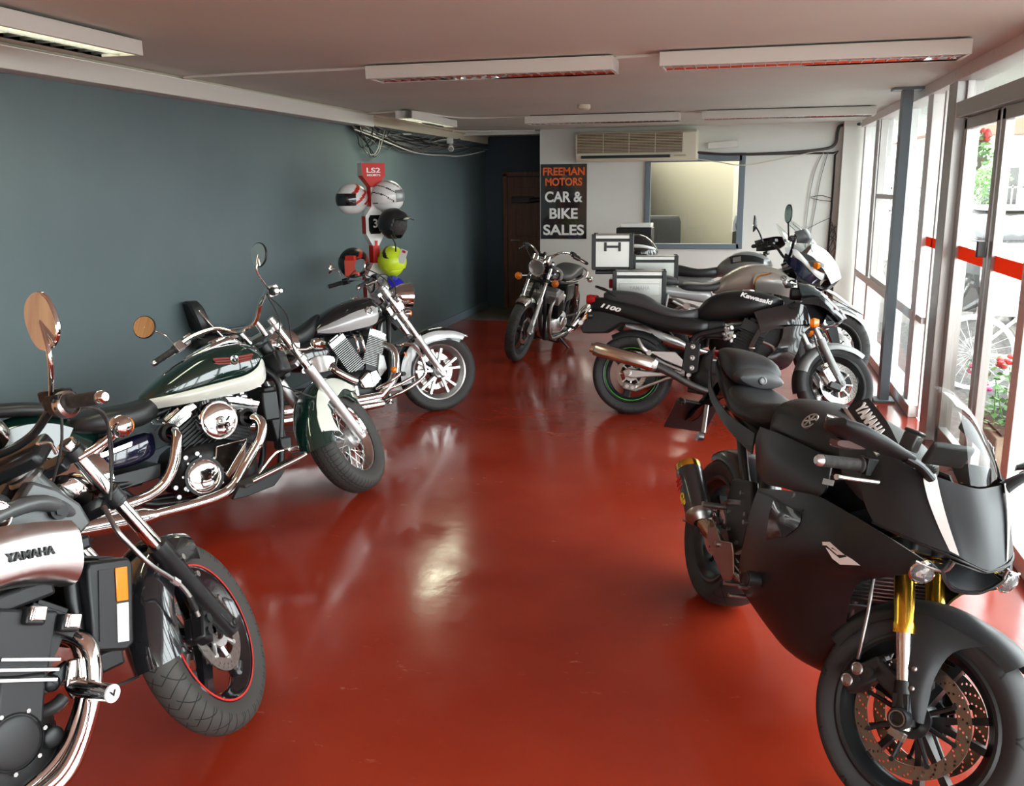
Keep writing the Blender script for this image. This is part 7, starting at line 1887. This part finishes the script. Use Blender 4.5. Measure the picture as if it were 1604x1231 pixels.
b.tubes('frame_tube', 'alu', .026, [[(1.28, .06, .92), (.95, .17, .84), (.55, .16, .70), (.48, .14, .36)]], mirror=True)
b.part(b.mb().cyl((1.33, 0, .80), (1.25, 0, .98), .036), 'steering_head', 'satin_black')
b.plate('swingarm', 'alu', [(-.06, .32), (0, .35), (.45, .42), (.48, .34), (.1, .27), (-.04, .27)], .10, .135, mirror=True)
b.part(b.mb().tube([(.5, -.15, .28), (.25, -.2, .30), (-.25, -.24, .42), (-.3, -.24, .43)], [.026, .05, .055, .05], 20), 'silencer', 'chrome')
b.tubes('exhaust_header', 'steel', .02, [[(1.05, y_, .66), (1.12, y_, .6), (1.08, y_, .34), (.95, y_ * .8, .2), (.5, -.14, .24)] for y_ in (-.15, -.05, .05, .15)])
b.part(b.mb().cyl((.60, .16, .22), (.50, .34, .006), .012, .014).box((.50, .35, .007), (.07, .04, .01)), 'side_stand', 'satin_black')

# black case standing on the far side, only its lid showing above the cases
bc = empty('equipment_case', (-1.16, 10.55, 0)); tag(bc, 'black case with a grey lid strip showing above the aluminium top case', 'case')
MB().box((-.06, 0, .56), (.18, .25, 1.12)).build('pedestal', 'satin_black', bc, bevel=.01)
MB().box((0, 0, 1.21), (.40, .30, .18)).build('case_body', 'satin_black', bc, bevel=.012)
MB().box((.02, -.02, 1.325), (.34, .26, .045)).build('case_lid', 'white', bc, bevel=.006)
# ================================================================ outside, beyond the glass
r = empty('flower_planter', (1.985, 6.1, -.035)); r.rotation_euler = (0, 0, 0); tag(r, 'pale stone planter box outside the glass door, filled with red flowers', 'planter')
dm('sandstone', (.30, .21, .14), .8); nz(M['sandstone'], 6, 5, (.22, .15, .10), (.36, .28, .20))
MB().box((0, 0, .165), (.98, .86, .33)).build('stone_box', 'sandstone', r, bevel=.01)
dm('soil', (.06, .045, .03), .95)
MB().box((0, 0, .335), (.9, .78, .02)).build('soil', 'soil', r)
dm('leaf', (.13, .27, .08), .5); dm('petal_red', (.75, .03, .03), .5); dm('petal_pink', (.75, .04, .25), .5)
rn = random.Random(11)
lf = MB()
for k in range(1100):
    c = V(rn.uniform(-.5, .5), rn.uniform(-.42, .42), .34 + rn.random() ** 1.3 * .34)
    a = rn.uniform(0, 2 * PI); t_ = rn.uniform(-.6, .9); L = rn.uniform(.03, .06)
    d_ = V(math.cos(a) * math.cos(t_), math.sin(a) * math.cos(t_), math.sin(t_)); s_ = d_.cross(V(0, 0, 1)).normalized() * L * .38
    vs = [lf.v(c), lf.v(c + d_ * L * .5 + s_), lf.v(c + d_ * L), lf.v(c + d_ * L * .5 - s_)]
    lf.f(vs, 0, True)
for k in range(40):
    x, y = rn.uniform(-.45, .45), rn.uniform(-.38, .38)
    lf.tube([(x, y, .34), (x + rn.uniform(-.08, .08), y + rn.uniform(-.08, .08), .62)], .004, 5)
lf.build('foliage', 'leaf', r)['kind'] = 'stuff'
for k in range(34):
    c = V(rn.uniform(-.48, .48), rn.uniform(-.40, .40), .48 + rn.random() * .28)
    q = MB()
    for j in range(7):
        q.sphere(c + V(rn.uniform(-.03, .03), rn.uniform(-.03, .03), rn.uniform(-.02, .02)), (.022, .022, .012), 8, 5)
    q.build('flower', 'petal_pink' if k % 3 == 0 else 'petal_red', r)

def bicycle(loc, rz, label):
    r = empty('white_bicycle', loc); r.rotation_euler = (0, 0, rz); tag(r, label, 'bicycle')
    for nm, x in (('rear_wheel', 0), ('front_wheel', 1.0)):
        w = MB().lathe((x, 0, .33), (0, 1, 0), [(-.018, .30), (-.018, .33), (0, .345), (.018, .33), (.018, .30)], 40, closed=True).cyl((x, -.03, .33), (x, .03, .33), .02).build(nm, 'white', r)
        q = MB()
        for k in range(24):
            a = 2 * PI * k / 24
            q.tube([(x, 0, .33), (x + .3 * math.cos(a), 0, .33 + .3 * math.sin(a))], .0025, 4)
        q.build('wheel_spokes', 'white', w)
    q = MB()
    for a, c in (((0, 0, .33), (.42, 0, .30)), ((.42, 0, .30), (.28, 0, .78)), ((0, 0, .33), (.32, 0, .66)), ((.32, 0, .66), (.80, 0, .74)), ((.42, 0, .30), (.82, 0, .66)), ((.80, 0, .80), (.86, 0, .60)), ((.86, 0, .60), (1.0, 0, .33))):
        q.tube([a, c], .016, 8)
    q.build('frame', 'white', r)
    MB().loft([(.14, .79, .83, .07), (.24, .79, .83, .06), (.40, .79, .82, .02)], 16).build('saddle', 'white', r)
    MB().tube([(.80, 0, .80), (.82, 0, .95)], .014, 8).tube([(.66, -.26, .97), (.78, -.2, 1.0), (.84, 0, .95), (.78, .2, 1.0), (.66, .26, .97)], .012, 8, res=3).build('handlebar', 'white', r)
    MB().lathe((.42, -.05, .30), (0, 1, 0), [(0, .07), (0, .10), (.006, .10), (.006, .07)], 24, closed=True).tube([(.42, -.06, .30), (.5, -.08, .17)], .01, 6).build('crankset', 'white', r)
bicycle((2.05, 8.75, -.05), R(-12), 'white painted bicycle parked on the gravel behind the flowers outside the glass door')

def car(loc, rz, m_, label, L=4.3):
    r = empty('car', loc); r.rotation_euler = (0, 0, rz); tag(r, label, 'car')
    MB().loft([(-2.1, .45, .75, .70, 4), (-2.0, .28, .95, .82, 4), (-1.2, .22, 1.0, .86, 4), (0, .20, .98, .87, 4), (1.2, .22, .92, .86, 4), (1.95, .28, .75, .80, 4), (2.12, .40, .62, .66, 4)], 32).build('car_body', m_, r, sub=1)
    MB().loft([(-1.75, .90, .96, .60, 4), (-1.2, .90, 1.36, .64, 4), (-.2, .90, 1.45, .66, 4), (.5, .90, 1.36, .64, 4), (1.15, .88, .93, .60, 4)], 32).build('car_cabin', 'black', r, sub=1)
    MB().loft([(-1.15, 1.34, 1.40, .60, 3), (-.2, 1.42, 1.48, .60, 3), (.45, 1.34, 1.40, .58, 3)], 24).build('car_roof', m_, r, sub=1)
    for x in (-1.3, 1.3):
        for sd in (-1, 1):
            w = MB().lathe((x, sd * .78, .32), (0, sd, 0), [(-.10, .20), (-.10, .30), (-.08, .32), (.08, .32), (.10, .30), (.10, .21)], 32, closed=True).build('car_wheel', 'rubber', r)
            q = MB().lathe((x, sd * .78, .32), (0, sd, 0), [(.02, .001), (.06, .05), (.05, .07), (.05, .20), (.09, .215), (.0, .22)], 28)
            for k in range(10):
                a = 2 * PI * k / 10
                q.tube([(x, sd * .84, .32), (x + .2 * math.cos(a), sd * .86, .32 + .2 * math.sin(a))], .014, 6)
            q.build('wheel_trim', 'alu', w)
car((4.2, 16.6, -.05), R(-100), 'white', 'white parked car outside, the farther one, beyond the sign boxes')
car((4.25, 11.9, -.05), R(-96), 'silver_paint', 'silver parked car outside to the right of the glass door frame')
for i, (x, y, m_, w, lb) in enumerate(((3.0, 13.4, 'dark_steel', .24, 'dark freestanding sign box on the gravel outside the door'), (3.30, 12.95, 'white', .46, 'white freestanding sign panel on the gravel beside the dark sign box'))):
    r = empty('sign_box', (x, y, -.05)); r.rotation_euler = (0, 0, R(-12)); tag(r, lb, 'sign box')
    MB().box((0, 0, .50), (w, .16, .76)).build('sign_panel', m_, r, bevel=.01)
    for sx in (-1, 1):
        MB().box((sx * w * .4, 0, .07), (.03, .14, .14)).build('leg', 'steel', r)
dm('render_wall', (.62, .60, .54), .8); dm('roof_tile', (.25, .12, .08), .7)
r = empty('roadside_building', (11, 34, -.05)); tag(r, 'pale low building across the road outside', 'building')
MB().box((0, 0, 1.6), (11, 6, 3.2)).build('wall', 'render_wall', r)
MB().prism([(-5.9, 3.2), (5.9, 3.2), (0, 5.0)], -3.3, 3.3).build('roof', 'roof_tile', r)
for x in (-3.5, -1, 2, 4):
    MB().box((x, -3.02, 1.7), (1.0, .06, 1.1)).build('window', 'black', r, bevel=.01)
fw_ = MB()
fw_.box((5.5, 24, .5), (14, .2, 1.1))
tag(fw_.build('boundary_wall', 'render_wall'), 'low pale boundary wall behind the parked cars', 'wall')
q = MB()
for k in range(60):
    q.box((-.5 + k * .22, 24, 1.35), (.03, .03, .7))
q.box((6, 24, 1.65), (13.4, .03, .04)).box((6, 24, 1.12), (13.4, .03, .04))
tag(q.build('railing', 'steel'), 'grey metal railing on top of the boundary wall', 'railing')
def tree(loc, h, cr, label, flowers=None, seed=1, n=2600):
    rn = random.Random(seed)
    r = empty('tree', loc); tag(r, label, 'tree')
    MB().tube([(0, 0, 0), (.05, .02, h * .35), (0, .05, h * .75)], [.12, .09, .04], 10, res=3).build('trunk', 'soil', r)
    q = MB()
    for k in range(n):
        d_ = V(rn.gauss(0, 1), rn.gauss(0, 1), rn.gauss(0, .8)).normalized() * cr * rn.random() ** .35
        c = V(0, 0, h * .75) + d_ * (1 + .25 * math.sin(d_.x * 4 + d_.y * 3))
        a = V(rn.gauss(0, 1), rn.gauss(0, 1), rn.gauss(0, 1)).normalized(); s_ = a.orthogonal().normalized(); L = cr * .085
        q.f([q.v(c), q.v(c + a * L + s_ * L * .4), q.v(c + a * L * 2), q.v(c + a * L - s_ * L * .4)])
    q.build('crown', 'leaf', r)['kind'] = 'stuff'
tree((4.75, 22, -.05), 2.5, .62, 'small round green tree by the boundary wall outside', seed=4, n=1800)
hb_ = empty('hanging_basket', (1.76, 8.3, 2.0)); tag(hb_, 'hanging basket with green leaves and a red flower outside the glass door', 'hanging basket')
MB().sphere((0, 0, -.06), (.12, .12, .11), 20, 10, zmin=-1, zmax=.1).build('basket', 'soil', hb_)
q = MB(); rn = random.Random(2)
for k in range(500):
    d_ = V(rn.gauss(0, 1), rn.gauss(0, 1), rn.gauss(0, .7)).normalized() * .17 * rn.random() ** .4
    a = V(rn.gauss(0, 1), rn.gauss(0, 1), rn.gauss(0, 1)).normalized(); s_ = a.orthogonal().normalized()
    q.f([q.v(d_), q.v(d_ + a * .03 + s_ * .014), q.v(d_ + a * .06), q.v(d_ + a * .03 - s_ * .014)])
q.build('basket_leaves', 'leaf', hb_)['kind'] = 'stuff'
q = MB()
for j in range(9):
    q.sphere(V(.09, -.08, .12) + V(rn.uniform(-.035, .035), rn.uniform(-.035, .035), rn.uniform(-.035, .035)), .025, 8, 6)
q.build('basket_flower', 'petal_red', hb_)
for k in range(3):
    a = 2 * PI * k / 3
    MB().tube([(.11 * math.cos(a), .11 * math.sin(a), 0), (0, 0, .42)], .004, 6).build('chain', 'steel', hb_)
